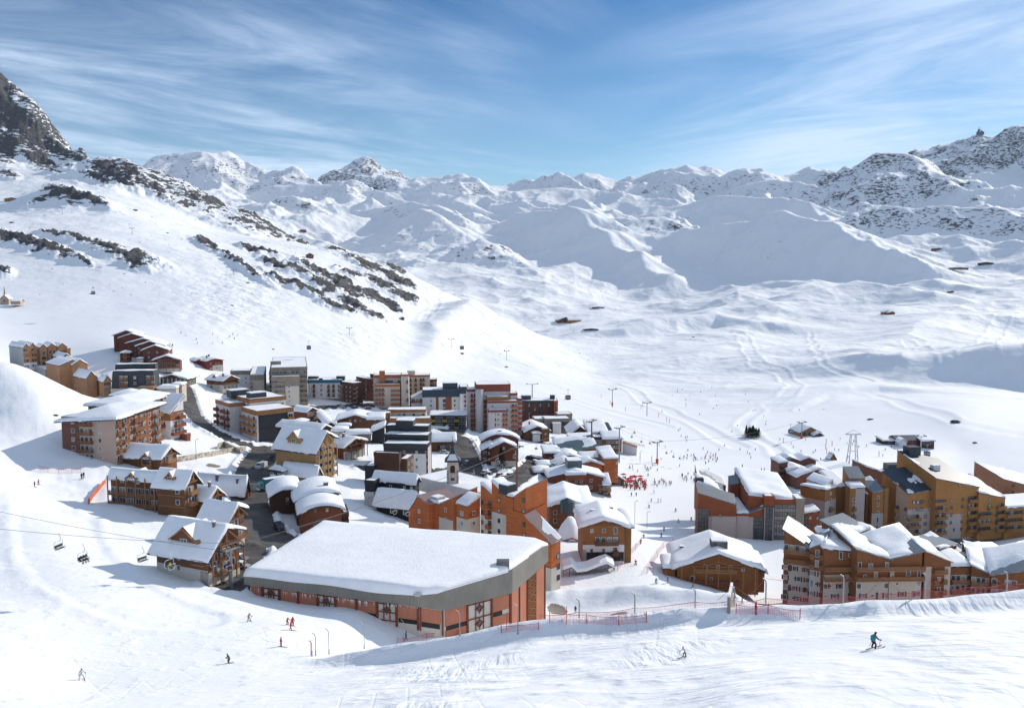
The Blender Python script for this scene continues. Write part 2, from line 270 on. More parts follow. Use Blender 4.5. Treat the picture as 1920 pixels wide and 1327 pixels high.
def snow_ground_material():
    m = bpy.data.materials.new("snow_and_rock"); m.use_nodes = True; nt = m.node_tree; N = nt.nodes; L = nt.links
    b = N['Principled BSDF']; b.inputs['Roughness'].default_value = 0.75; b.inputs['Specular IOR Level'].default_value = 0.25
    geo = N.new('ShaderNodeNewGeometry'); sep = N.new('ShaderNodeSeparateXYZ'); L.new(geo.outputs['Position'], sep.inputs[0])
    def noise(scale, det=4, rough=.5, src=None):
        n = N.new('ShaderNodeTexNoise'); n.inputs['Scale'].default_value = scale; n.inputs['Detail'].default_value = det; n.inputs['Roughness'].default_value = rough
        L.new(src or geo.outputs['Position'], n.inputs[0]); return n.outputs[0]
    def math_(op, a, b_=None, c=None, clamp=False):
        n = N.new('ShaderNodeMath'); n.operation = op; n.use_clamp = clamp
        for i, q in enumerate((a, b_, c)):
            if q is None: continue
            if isinstance(q, (int, float)): n.inputs[i].default_value = q
            else: L.new(q, n.inputs[i])
        return n.outputs[0]
    def rng(src, a, b_, c=0., d=1.):
        n = N.new('ShaderNodeMapRange'); n.interpolation_type = 'SMOOTHSTEP'; L.new(src, n.inputs[0])
        for i, q in enumerate((a, b_, c, d)): n.inputs[i + 1].default_value = q
        return n.outputs[0]
    def attr(nm):
        n = N.new('ShaderNodeAttribute'); n.attribute_name = nm; return n.outputs['Fac']
    # rock
    mp = N.new('ShaderNodeMapping'); mp.inputs['Scale'].default_value = (0.7, 1, 2.4); mp.inputs['Rotation'].default_value = (0.3, 0.35, 0); L.new(geo.outputs['Position'], mp.inputs[0])
    n1 = noise(0.075, 9, .7, mp.outputs[0]); n2 = noise(0.012, 4, .6)
    f = math_('ADD', attr('rock'), math_('MULTIPLY', math_('SUBTRACT', n1, 0.5), 1.9)); f = math_('ADD', f, math_('MULTIPLY', math_('SUBTRACT', n2, 0.5), 0.6))
    rk = rng(f, 0.50, 0.56)
    rc = N.new('ShaderNodeValToRGB'); rc.color_ramp.elements[0].position = 0.3; rc.color_ramp.elements[0].color = (0.052, 0.055, 0.064, 1); rc.color_ramp.elements[1].position = 0.72; rc.color_ramp.elements[1].color = (0.19, 0.18, 0.178, 1)
    L.new(noise(0.22, 6, .7, mp.outputs[0]), rc.inputs[0])
    # snow: very slightly varied, groomed and ungroomed
    sc = N.new('ShaderNodeValToRGB'); sc.color_ramp.elements[0].color = (0.80, 0.815, 0.84, 1); sc.color_ramp.elements[1].color = (0.88, 0.885, 0.895, 1); L.new(noise(0.03, 5, .6), sc.inputs[0])
    # roads
    ac = N.new('ShaderNodeValToRGB'); ac.color_ramp.elements[0].position = .35; ac.color_ramp.elements[0].color = (0.042, 0.04, 0.04, 1); ac.color_ramp.elements[1].position = .7; ac.color_ramp.elements[1].color = (0.13, 0.12, 0.11, 1)
    L.new(noise(0.16, 6, .6), ac.inputs[0])
    dirt = N.new('ShaderNodeValToRGB'); dirt.color_ramp.elements[0].color = (0.14, 0.11, 0.085, 1); dirt.color_ramp.elements[1].color = (0.34, 0.29, 0.24, 1); L.new(noise(0.5, 6, .6), dirt.inputs[0])
    def mix(fac, A, B):
        n = N.new('ShaderNodeMix'); n.data_type = 'RGBA'; L.new(fac, n.inputs[0]); L.new(A, n.inputs[6]); L.new(B, n.inputs[7]); return n.outputs[2]
    edge = math_('MULTIPLY', math_('SUBTRACT', noise(0.3, 7, .7), .5), 1.6)
    rd = rng(math_('ADD', attr('road'), edge), 0.42, 0.58); df = rng(math_('ADD', attr('dirt'), edge), 0.45, 0.6)
    col = mix(rk, sc.outputs[0], rc.outputs[0]); col = mix(df, col, dirt.outputs[0]); col = mix(rd, col, ac.outputs[0]); L.new(col, b.inputs['Base Color'])
    # bump: fine grain near, wind and ski tracks
    near = rng(sep.outputs[1], 60, 420, 1.0, 0.0)
    w = N.new('ShaderNodeTexNoise'); w.inputs['Scale'].default_value = 1.0; w.inputs['Detail'].default_value = 6; w.inputs['Roughness'].default_value = .6; w.inputs['Distortion'].default_value = .6
    m2 = N.new('ShaderNodeMapping'); m2.inputs['Scale'].default_value = (0.16, 0.5, 0.3); m2.inputs['Rotation'].default_value = (0, 0, math.radians(9)); L.new(geo.outputs['Position'], m2.inputs[0]); L.new(m2.outputs[0], w.inputs[0])
    w2 = N.new('ShaderNodeTexNoise'); w2.inputs['Scale'].default_value = 1.0; w2.inputs['Detail'].default_value = 4; w2.inputs['Distortion'].default_value = .3
    m3 = N.new('ShaderNodeMapping'); m3.inputs['Scale'].default_value = (0.9, 0.12, 0.3); m3.inputs['Rotation'].default_value = (0, 0, math.radians(38)); L.new(geo.outputs['Position'], m3.inputs[0]); L.new(m3.outputs[0], w2.inputs[0])
    msk = rng(noise(0.07, 3), 0.42, 0.62)
    wsum = math_('ADD', math_('MULTIPLY', w.outputs[0], msk), math_('MULTIPLY', w2.outputs[0], math_('MULTIPLY', rng(noise(0.05, 2), .5, .65), 0.7)))
    h = math_('MULTIPLY', math_('MULTIPLY', wsum, near), attr('rut'))
    def grooves(ang, sc, dist, ph):
        mm = N.new('ShaderNodeMapping'); mm.inputs['Rotation'].default_value = (0, 0, math.radians(ang)); mm.inputs['Location'].default_value = (ph, 0, 0); L.new(geo.outputs['Position'], mm.inputs[0])
        wv = N.new('ShaderNodeTexWave'); wv.inputs['Scale'].default_value = sc; wv.inputs['Distortion'].default_value = dist; wv.inputs['Detail'].default_value = 1.0; wv.inputs['Detail Scale'].default_value = 0.12; L.new(mm.outputs[0], wv.inputs[0]); return rng(wv.outputs['Fac'], 0.975, 0.998)
    gr = math_('ADD', math_('ADD', grooves(14, .06, 26, 3), grooves(-38, .05, 30, 11)), math_('ADD', grooves(66, .045, 26, 5), grooves(-12, .08, 34, 17)))
    tracks = math_('MULTIPLY', math_('MULTIPLY', gr, math_('MULTIPLY', rng(sep.outputs[1], 110, 240, 1.0, 0.0), rng(noise(0.045, 3, .6), 0.47, 0.62))), -0.026)
    h = math_('ADD', math_('MULTIPLY', h, 0.8), math_('MULTIPLY', noise(0.9, 6, .65), 0.11))
    h = math_('ADD', h, math_('MULTIPLY', math_('MULTIPLY', rng(noise(0.28, 3, .5), .5, .75), near), 0.12))
    h = math_('ADD', h, tracks)
    mid = rng(sep.outputs[1], 500, 1000, 0.0, 1.0)
    h = math_('ADD', h, math_('MULTIPLY', math_('ADD', math_('MULTIPLY', noise(0.05, 6, .62), 1.7), math_('MULTIPLY', noise(0.012, 4, .55), 8.0)), mid))
    h = math_('ADD', h, math_('MULTIPLY', math_('MULTIPLY', noise(0.09, 2, .5), attr('mogul')), 3.4))
    h = math_('ADD', h, math_('MULTIPLY', math_('MULTIPLY', n1, rk), 9.0))
    bp = N.new('ShaderNodeBump'); bp.inputs['Strength'].default_value = 1.0; bp.inputs['Distance'].default_value = 1.0
    L.new(h, bp.inputs['Height']); L.new(bp.outputs[0], b.inputs['Normal'])
    return m
ROADS = [ # pixel polylines on the ground, half width in metres
 (3.6, "345 722|352 745|360 775|385 800|425 822|470 838|520 842|560 835"),
 (5.0, "500 845|480 872|470 900|468 940|478 980|505 1010|560 1030"),
 (4.5, "560 1035|500 1000|470 1010|450 1050|440 1085|432 1100"),
 (5.0, "590 765|640 762|700 760|770 775"),
 (5.0, "862 822|872 845|880 870|885 900|895 925"),
 (4.0, "905 925|950 910|985 885|1010 862"),
 (4.0, "860 800|852 815|830 806"),
 (3.0, "1030 1162|1080 1165|1130 1172"),
 (6.0, "700 880|760 885|830 890|880 880"),
]
def seg_d(x, y, P):
    d = np.full(x.shape, 1e9)
    for a, b in zip(P[:-1], P[1:]):
        dx, dy = b[0] - a[0], b[1] - a[1]; t = np.clip(((x - a[0]) * dx + (y - a[1]) * dy) / (dx * dx + dy * dy + 1e-9), 0, 1)
        d = np.minimum(d, np.hypot(x - a[0] - t * dx, y - a[1] - t * dy))
    return d
GRID = {}
def hit_far(u, v):                                  # first meeting of a pixel's ray with the finished terrain grid
    a, b, c = ray(u, v); k = a / b; i = int(np.searchsorted(GRID['ks'], k)); i = min(max(i, 1), len(GRID['ks']) - 1)
    t = (k - GRID['ks'][i - 1]) / (GRID['ks'][i] - GRID['ks'][i - 1]); zz = GRID['z'][:, i - 1] * (1 - t) + GRID['z'][:, i] * t; ys = GRID['ys']; m = ys > 380
    d = (ys * c / b - zz)[m]; y = ys[m]; j = int(np.argmax(d < 0))
    if not (d < 0).any(): j = int(np.argmin(d[: len(d) // 2])) ; j = max(j, 1)
    j = max(j, 1); q = d[j - 1] / (d[j - 1] - d[j]) if d[j] < 0 <= d[j - 1] else 0.5; Yh = float(y[j - 1] + q * (y[j] - y[j - 1]))
    return Vector((k * Yh, Yh, Yh * c / b))
TRACKS = [(7, "1388 622|1400 650|1420 680|1462 700|1492 722|1470 745|1440 760"), (3.5, "1520 625|1528 655|1545 680|1590 700|1630 715"), (14, "1165 455|1130 485|1100 510|1098 535|1125 560|1140 580"), (6, "905 390|880 420|872 445"), (5, "1500 770|1560 745|1640 740|1720 765|1800 790|1920 815"), (4, "1400 805|1420 825|1450 845|1480 862"), (4, "1415 770|1400 790|1390 800"), (10, "1880 590|1870 620|1850 640|1900 660"), (5, "830 545|815 575|800 600"), (7, "1700 640|1780 680|1850 700|1920 715"), (5, "1300 372|1315 395|1310 420"), (6, "1150 720|1230 760|1320 800|1380 840"), (5, "1060 745|1150 775|1250 800")]
def far_tracks(X, Y, z):
    for hw, s in TRACKS:
        P = [hit_far(*map(float, t.split())) for t in s.split("|")]; P = [(p.x, p.y) for p in P]; xs = [p[0] for p in P]; ys_ = [p[1] for p in P]
        m = (X > min(xs) - 60) & (X < max(xs) + 60) & (Y > min(ys_) - 60) & (Y < max(ys_) + 60)
        if not m.any(): continue
        jx = 9 * pn(X[m] / 60, Y[m] / 60); d = seg_d(X[m] + jx, Y[m] + jx, P); z[m] += -0.35 * (1 - sstep(hw - 2, hw, d)) + 0.45 * np.exp(-((d - hw - 2.0) / 2.2) ** 2)
def build_terrain():
    ks = np.concatenate([np.linspace(-1.5, -0.66, 50)[:-1], np.linspace(-0.66, 0.66, NCOL), np.linspace(0.66, 1.5, 50)[1:]])
    ys = np.concatenate([np.exp(np.linspace(math.log(22), math.log(800), NR1))[:-1], np.exp(np.linspace(math.log(800), math.log(7500), NR2))])
    K, Yg = np.meshgrid(ks, ys); X = K * Yg
    z, rock = terrain(X, Yg); z = z + lumps(X, Yg)
    # screen position, only used to find which patches of the hillside are bare rock, mogul field or road
    d = Yg * cp - z * sp; U = CU + F * X / d; V_ = CV - F * (Yg * sp + z * cp) / d
    GRID.update(ks=ks, ys=ys, z=z)
    far_tracks(X, Yg, z)
    bare = np.zeros_like(z)
    hill = (Yg > 250) & (Yg < 2100)
    for (u, v, ln, hh, an) in ROCKS:
        a = math.radians(an); du, dv = U - u, V_ - v; s = (du * math.cos(a) + dv * math.sin(a)) / (ln * 0.62); t = (-du * math.sin(a) + dv * math.cos(a)) / (hh * 0.68)
        bare = np.maximum(bare, np.clip(1.25 - np.sqrt(s * s + t * t), 0, 1.0) * hill)
    # steps in the relief where rock breaks through
    jag = fbm(X, Yg, 26, 4, .6, True, seed=6.1)
    z = z + np.where(hill, np.clip(bare, 0, .6) * (4.0 + 9.0 * jag), 0)
    gy = np.gradient(z, axis=0) / np.gradient(Yg, axis=0); gx = np.gradient(z, axis=1) / np.gradient(X, axis=1)
    sl = np.hypot(gx, gy)
    rk = np.where(Yg > 900, rock * sstep(0.32, 0.8, sl) * 0.78 + 0.02, 0.0) - 0.08
    rk = np.where((Yg > 1000) & (rock < .05), -0.2, rk)
    rk = np.maximum(rk, bare * 0.85 - 0.02 - 0.3 * (bare <= 0)); rk = np.where(Yg < 240, -1, rk)
    mog = np.exp(-(((U - 440) / 130) ** 2 + ((V_ - 560) / 70) ** 2)) + np.exp(-(((U - 690) / 80) ** 2 + ((V_ - 640) / 30) ** 2)); mog = mog * ((Yg > 450) & (Yg < 1100))
    z = z + mog * 1.2 * pn(X / 13, Yg / 16)
    road = np.zeros_like(z); dirt = np.zeros_like(z); sub = (Yg > 130) & (Yg < 620)
    for hw, s in ROADS:
        P = [hit(*map(float, t.split())) for t in s.split("|")]; dd = seg_d(X[sub], Yg[sub], [(p.x, p.y) for p in P])
        road[sub] = np.maximum(road[sub], 1 - sstep(hw - .5, hw + 1.5, dd))
        dirt[sub] = np.maximum(dirt[sub], .5 - .5 * sstep(hw + .8, hw + 2.6, dd))
        z[sub] += (0.55 + 0.9 * np.clip(pn(X[sub] / 2.5, Yg[sub] / 2.5) + .3, 0, 1)) * np.exp(-((dd - hw - 1.9) / 0.9) ** 2) * (road[sub] < .3)
    for (u, v, r) in ((1160,1150,2.5),(1045,1145,3),(400,872,3),(440,1075,5),(1900,960,3)):
        p = hit(u, v); dd = np.hypot(X[sub] - p.x, Yg[sub] - p.y); dirt[sub] = np.maximum(dirt[sub], .8 - .8 * sstep(r * .6, r * 1.3, dd))
    NT = [hit(*map(float, t.split())) for t in "165 882|135 905|112 945|105 985|118 1030|160 1080|230 1120|330 1160".split("|")]
    m_ = (Yg > 120) & (Yg < 300) & (X < -30); dd = seg_d(X[m_], Yg[m_], [(p.x, p.y) for p in NT]); z[m_] += -0.22 * (1 - sstep(7, 9.5, dd)) + 0.2 * np.exp(-((dd - 10) / 1.5) ** 2) * np.clip(.8 + 1.6 * pn(X[m_] / 5, Yg[m_] / 5), 0, 2)
    rut = 0.25 + 0.9 * sstep(560, 700, U) * (Yg < 125) * (V_ > 1130)
    rows, cols = z.shape
    V = np.stack([X, Yg, z], -1).reshape(-1, 3); idx = np.arange(rows * cols).reshape(rows, cols)
    mat = snow_ground_material()
    for nm, a, b in (("snow_ground", 0, NR1 - 1), ("mountains", NR1 - 1, rows - 1)):
        ii = idx[a:b + 1]; v0 = ii.min(); Vs = V[v0:ii.max() + 1]; jj = ii - v0
        Fq = np.stack([jj[:-1, :-1], jj[:-1, 1:], jj[1:, 1:], jj[1:, :-1]], -1).reshape(-1, 4)
        at = [(n, q.reshape(-1)[v0:ii.max() + 1]) for n, q in (('rock', rk), ('road', road), ('dirt', dirt), ('mogul', mog), ('rut', rut))]
        o = bpy.data.objects.new(nm, mesh_np(nm, Vs, Fq, [mat], True, at)); C.collection.objects.link(o); o['kind'] = 'structure'
NCOL, NR1, NR2 = 1000, 460, 760
build_terrain()
# ---------------------------------------------------------------- materials
_M = {}
def mat(kind, col=(.5, .5, .5), rough=.7, **k):
    key = (kind, tuple(round(c, 3) for c in col), rough, tuple(sorted(k.items())))
    if key in _M: return _M[key]
    m = bpy.data.materials.new(kind); m.use_nodes = True; nt = m.node_tree; N = nt.nodes; L = nt.links; b = N['Principled BSDF']
    b.inputs['Roughness'].default_value = rough; b.inputs['Specular IOR Level'].default_value = k.get('spec', .25); b.inputs['Metallic'].default_value = k.get('metal', 0)
    tc = N.new('ShaderNodeTexCoord'); src = tc.outputs['Object']
    def noise(scale, det=4, mp=(1, 1, 1)):
        mm = N.new('ShaderNodeMapping'); mm.inputs['Scale'].default_value = mp; L.new(src, mm.inputs[0])
        n = N.new('ShaderNodeTexNoise'); n.inputs['Scale'].default_value = scale; n.inputs['Detail'].default_value = det; L.new(mm.outputs[0], n.inputs[0]); return n.outputs[0]
    def ramp(s, lo, hi, c0, c1):
        r = N.new('ShaderNodeValToRGB'); r.color_ramp.elements[0].position = lo; r.color_ramp.elements[1].position = hi
        r.color_ramp.elements[0].color = (*[min(1, c) for c in c0], 1); r.color_ramp.elements[1].color = (*[min(1, c) for c in c1], 1); L.new(s, r.inputs[0]); return r.outputs[0]
    def mul(a, b_, f=1.0):
        x = N.new('ShaderNodeMix'); x.data_type = 'RGBA'; x.blend_type = 'MULTIPLY'; x.inputs[0].default_value = f; L.new(a, x.inputs[6]); L.new(b_, x.inputs[7]); return x.outputs[2]
    v = k.get('var', .25); c0 = [c * (1 - v) for c in col]; c1 = [c * (1 + v * .6) for c in col]
    h = None
    if kind in ('wood', 'cladding', 'sheet_metal'):
        ver = k.get('ver', False); st = k.get('step', .25 if kind == 'wood' else .6)
        base = ramp(noise(1.3 if kind == 'wood' else .5, 5, (6, 6, .6) if ver else (.6, .6, 6)), .3, .72, c0, c1)
        big = ramp(noise(.22, 3), .3, .7, (.8, .8, .8), (1.05, 1.05, 1.05)); base = mul(base, big)
        sp_ = N.new('ShaderNodeSeparateXYZ'); L.new(src, sp_.inputs[0])
        if ver:
            a = N.new('ShaderNodeMath'); a.operation = 'ADD'; L.new(sp_.outputs[0], a.inputs[0]); L.new(sp_.outputs[1], a.inputs[1]); z = a.outputs[0]
        else: z = sp_.outputs[2]
        d = N.new('ShaderNodeMath'); d.operation = 'DIVIDE'; d.inputs[1].default_value = st; L.new(z, d.inputs[0])
        fr = N.new('ShaderNodeMath'); fr.operation = 'FRACT'; L.new(d.outputs[0], fr.inputs[0])
        line = ramp(fr.outputs[0], .04, .14, (.55,) * 3, (1,) * 3); base = mul(base, line, k.get('line', .8)); h = fr.outputs[0]
        L.new(base, b.inputs['Base Color'])
    elif kind == 'snow':
        L.new(ramp(noise(.4, 4), .3, .7, (.83, .84, .86), (.9, .905, .915)), b.inputs['Base Color']); h = noise(1.6, 4)
    elif kind == 'stone':
        vo = N.new('ShaderNodeTexVoronoi'); vo.inputs['Scale'].default_value = k.get('scale', 1.6); L.new(src, vo.inputs[0])
        c = ramp(vo.outputs['Color'], .1, .9, [q * .55 for q in col], [q * 1.4 for q in col]); L.new(c, b.inputs['Base Color']); h = vo.outputs['Distance']
    elif kind == 'glass':
        L.new(ramp(noise(.9, 2), .35, .65, [c * .6 for c in col], [c * 1.5 for c in col]), b.inputs['Base Color'])
    else:
        base = mul(ramp(noise(.35, 6), .25, .75, c0, c1), ramp(noise(1.2, 3, (1, 1, .15)), .3, .7, (.93,) * 3, (1.02,) * 3)); L.new(base, b.inputs['Base Color'])
    if h is not None:
        bp = N.new('ShaderNodeBump'); bp.inputs['Strength'].default_value = .4; bp.inputs['Distance'].default_value = {'snow': .25, 'stone': .15}.get(kind, .04); L.new(h, bp.inputs['Height']); L.new(bp.outputs[0], b.inputs['Normal'])
    _M[key] = m; return m
SNOW = mat('snow', (.88, .88, .9), .7)
GLASS = mat('glass', (.05, .055, .065), .12, spec=.6); GLASSL = mat('glass', (.22, .25, .28), .1, spec=.8); GLASSC = mat('glass', (.34, .29, .22), .3, spec=.5)
WHITE = mat('paint', (.72, .7, .66), .6, var=.06); DARK = mat('metal_dark', (.05, .06, .07), .5)
def wd(r, g, b, **k): return mat('wood', (r, g, b), .72, **k)
def pl(r, g, b, **k): return mat('plaster', (r, g, b), .85, var=.07, **k)
RED = wd(.24, .072, .038); BROWN = wd(.19, .085, .038); DBROWN = wd(.095, .045, .028); OCHRE = wd(.38, .19, .075, ver=True); PINE = wd(.52, .31, .14, ver=True)
HONEY = wd(.42, .2, .08); LARCH = wd(.5, .26, .13, step=.35); ORANGE = mat('cladding', (.53, .15, .045), .7, line=.35, step=1.4); BRICK = wd(.2, .075, .05)
CREAM = pl(.6, .55, .47); WPL = pl(.68, .67, .66); BEIGE = pl(.5, .43, .35); GREY = pl(.42, .42, .41); PINK = pl(.52, .37, .29); SLATE = mat('cladding', (.055, .065, .075), .55, step=.9)
ZINC = mat('sheet_metal', (.16, .2, .23), .38, ver=True, step=.9, spec=.5, line=.5); ROOFD = mat('roofing', (.06, .055, .055), .7); MAUVE = mat('sheet_metal', (.33, .23, .22), .5, ver=True, step=.8, line=.6)
RAILM = wd(.3, .14, .065, step=.3, line=.6); YEL = wd(.43, .205, .065, ver=True); NAVY = mat('sheet_metal', (.045, .07, .1), .45, ver=True, step=.8); GALV = mat('metal', (.36, .38, .39), .45, metal=.3); RUST = wd(.3, .11, .05)
# ---------------------------------------------------------------- mesh builder
class MB:
    def __init__(s): s.v = []; s.f = []; s.m = []
    def add(s, vs, fs, mi=0):
        o = len(s.v); s.v += [tuple(v) for v in vs]; s.f += [tuple(i + o for i in f) for f in fs]; s.m += [mi] * len(fs); return s
    def box(s, x0, y0, z0, x1, y1, z1, mi=0):
        return s.add([(x0, y0, z0), (x1, y0, z0), (x1, y1, z0), (x0, y1, z0), (x0, y0, z1), (x1, y0, z1), (x1, y1, z1), (x0, y1, z1)],
                     [(0, 3, 2, 1), (4, 5, 6, 7), (0, 1, 5, 4), (1, 2, 6, 5), (2, 3, 7, 6), (3, 0, 4, 7)], mi)
    def bar(s, a, b, w, h=None, mi=0):
        a = Vector(a); b = Vector(b); d = (b - a); h = h or w
        if d.length < 1e-6: return s
        d.normalize(); up = Vector((0, 0, 1)) if abs(d.z) < .95 else Vector((0, 1, 0)); x = d.cross(up).normalized(); y = x.cross(d)
        P = [p + x * (i * w / 2) + y * (j * h / 2) for p in (a, b) for i, j in ((-1, -1), (1, -1), (1, 1), (-1, 1))]
        return s.add(P, [(0, 3, 2, 1), (4, 5, 6, 7), (0, 1, 5, 4), (1, 2, 6, 5), (2, 3, 7, 6), (3, 0, 4, 7)], mi)
    def tube(s, pts, r, n=8, mi=0):
        pts = [Vector(p) for p in pts]; rs = r if isinstance(r, (list, tuple)) else [r] * len(pts); o = len(s.v); prev = None
        for i, p in enumerate(pts):
            d = (pts[min(i + 1, len(pts) - 1)] - pts[max(i - 1, 0)]).normalized(); up = Vector((0, 0, 1)) if abs(d.z) < .9 else Vector((1, 0, 0))
            x = d.cross(up).normalized() if prev is None else (prev - d * prev.dot(d)).normalized(); prev = x; y = d.cross(x)
            for k in range(n): a = 2 * math.pi * k / n; s.v.append(tuple(p + (x * math.cos(a) + y * math.sin(a)) * rs[i]))
        for i in range(len(pts) - 1):
            for k in range(n): s.f.append((o + i * n + k, o + i * n + (k + 1) % n, o + (i + 1) * n + (k + 1) % n, o + (i + 1) * n + k)); s.m.append(mi)
        s.f.append(tuple(o + k for k in range(n))[::-1]); s.m.append(mi); e = o + (len(pts) - 1) * n; s.f.append(tuple(e + k for k in range(n))); s.m.append(mi); return s
    def prism(s, poly, y0, y1, mi=0):     # polygon in x,z swept along y
        n = len(poly); s.add([(x, y0, z) for x, z in poly] + [(x, y1, z) for x, z in poly], [tuple(range(n)), tuple(range(2 * n - 1, n - 1, -1))] + [(i, n + i, n + (i + 1) % n, (i + 1) % n) for i in range(n)], mi); return s
    def mesh(s, name, mats, smooth=False):
        me = bpy.data.meshes.new(name); me.from_pydata(s.v, [], s.f)
        for m in (mats if isinstance(mats, (list, tuple)) else [mats]): me.materials.append(m)
        me.polygons.foreach_set('material_index', s.m)
        if smooth: me.polygons.foreach_set('use_smooth', [True] * len(s.f))
        me.update(); return me
    def obj(s, name, mats, parent=None, mw=None, smooth=False): return link(name, s.mesh(name, mats, smooth), parent, mw)
def link(name, me, parent=None, mw=None):
    o = bpy.data.objects.new(name, me); C.collection.objects.link(o)
    if parent is not None: o.parent = parent
    if mw is not None: o.matrix_basis = mw
    return o
def tag(o, label, cat, group=None, kind=None):
    if kind: o['kind'] = kind
    if label: o['label'] = label
    if cat: o['category'] = cat
    if group: o['group'] = group
    return o
def empty(name, loc, rz=0, label=None, cat=None, group=None):
    o = bpy.data.objects.new(name, None); C.collection.objects.link(o); o.location = loc; o.rotation_euler = (0, 0, rz); o.empty_display_size = .3
    return tag(o, label, cat, group)
def copy_tree(o, parent=None):
    c = o.copy(); C.collection.objects.link(c); c.parent = parent
    for ch in o.children: copy_tree(ch, c)
    return c
# ---------------------------------------------------------------- windows, balconies (meshes shared between copies)
_WC = {}
FRAMES = {'w': WHITE, 'b': mat('paint', (.2, .09, .05), .6), 'd': mat('paint', (.04, .04, .045), .5), 'c': mat('paint', (.5, .42, .33), .6)}
SHUT = mat('shutter', (.2, .045, .03), .7)
def win_mesh(w, h, fr='w', shut=False, glass=None):
    key = (round(w, 2), round(h, 2), fr, shut, glass)
    if key in _WC: return _WC[key]
    m = MB(); f = .09
    m.box(-w / 2, -.05, -h / 2, w / 2, .02, h / 2, 1)
    for a in ((-w / 2 - f, -h / 2 - f, w / 2 + f, -h / 2), (-w / 2 - f, h / 2, w / 2 + f, h / 2 + f), (-w / 2 - f, -h / 2, -w / 2, h / 2), (w / 2, -h / 2, w / 2 + f, h / 2)): m.box(a[0], -.11, a[1], a[2], .02, a[3], 0)
    k = max(1, round(w / .8))
    for i in range(1, k): x = -w / 2 + w * i / k; m.box(x - .035, -.09, -h / 2, x + .035, -.05, h / 2, 0)
    if shut:
        for sx in (-1, 1): m.box(sx * (w / 2 + .1) if sx > 0 else -w / 2 - .1 - w * .45, -.13, -h / 2 - .05, sx * (w / 2 + .1) + (w * .45 if sx > 0 else 0), -.02, h / 2 + .05, 2)
    _WC[key] = m.mesh("window", [FRAMES[fr], GLASS if glass is None else glass, SHUT]); return _WC[key]
def balc_mesh(ln, dp, mt, style):
    key = ('balc', round(ln, 1), dp, mt.name, style)
    if key in _WC: return _WC[key]
    m = MB(); a, b = -ln / 2, ln / 2
    m.box(a, -dp, -.18, b, 0.0, 0, 1)
    if style == 'solid':
        m.box(a - .02, -dp - .06, -.3, b + .02, -dp, .95, 0); m.box(a - .05, -dp, -.3, a, 0, .95, 0); m.box(b, -dp, -.3, b + .05, 0, .95, 0)
    else:
        for z0, z1 in ((-.22, .12), (.3, .52), (.62, .8), (.92, 1.02)): m.box(a - .02, -dp - .05, z0, b + .02, -dp, z1, 0); m.box(a - .05, -dp, z0, a, 0, z1, 0); m.box(b, -dp, z0, b + .05, 0, z1, 0)
        n = max(1, int(ln / 1.6))
        for i in range(n + 1): x = a + ln * i / n; m.box(x - .05, -dp + .001, -.2, x + .05, -dp + .07, 1.0, 0)
    _WC[key] = m.mesh("balcony", [mt, mat('deck', (.3, .26, .22), .8)]); return _WC[key]
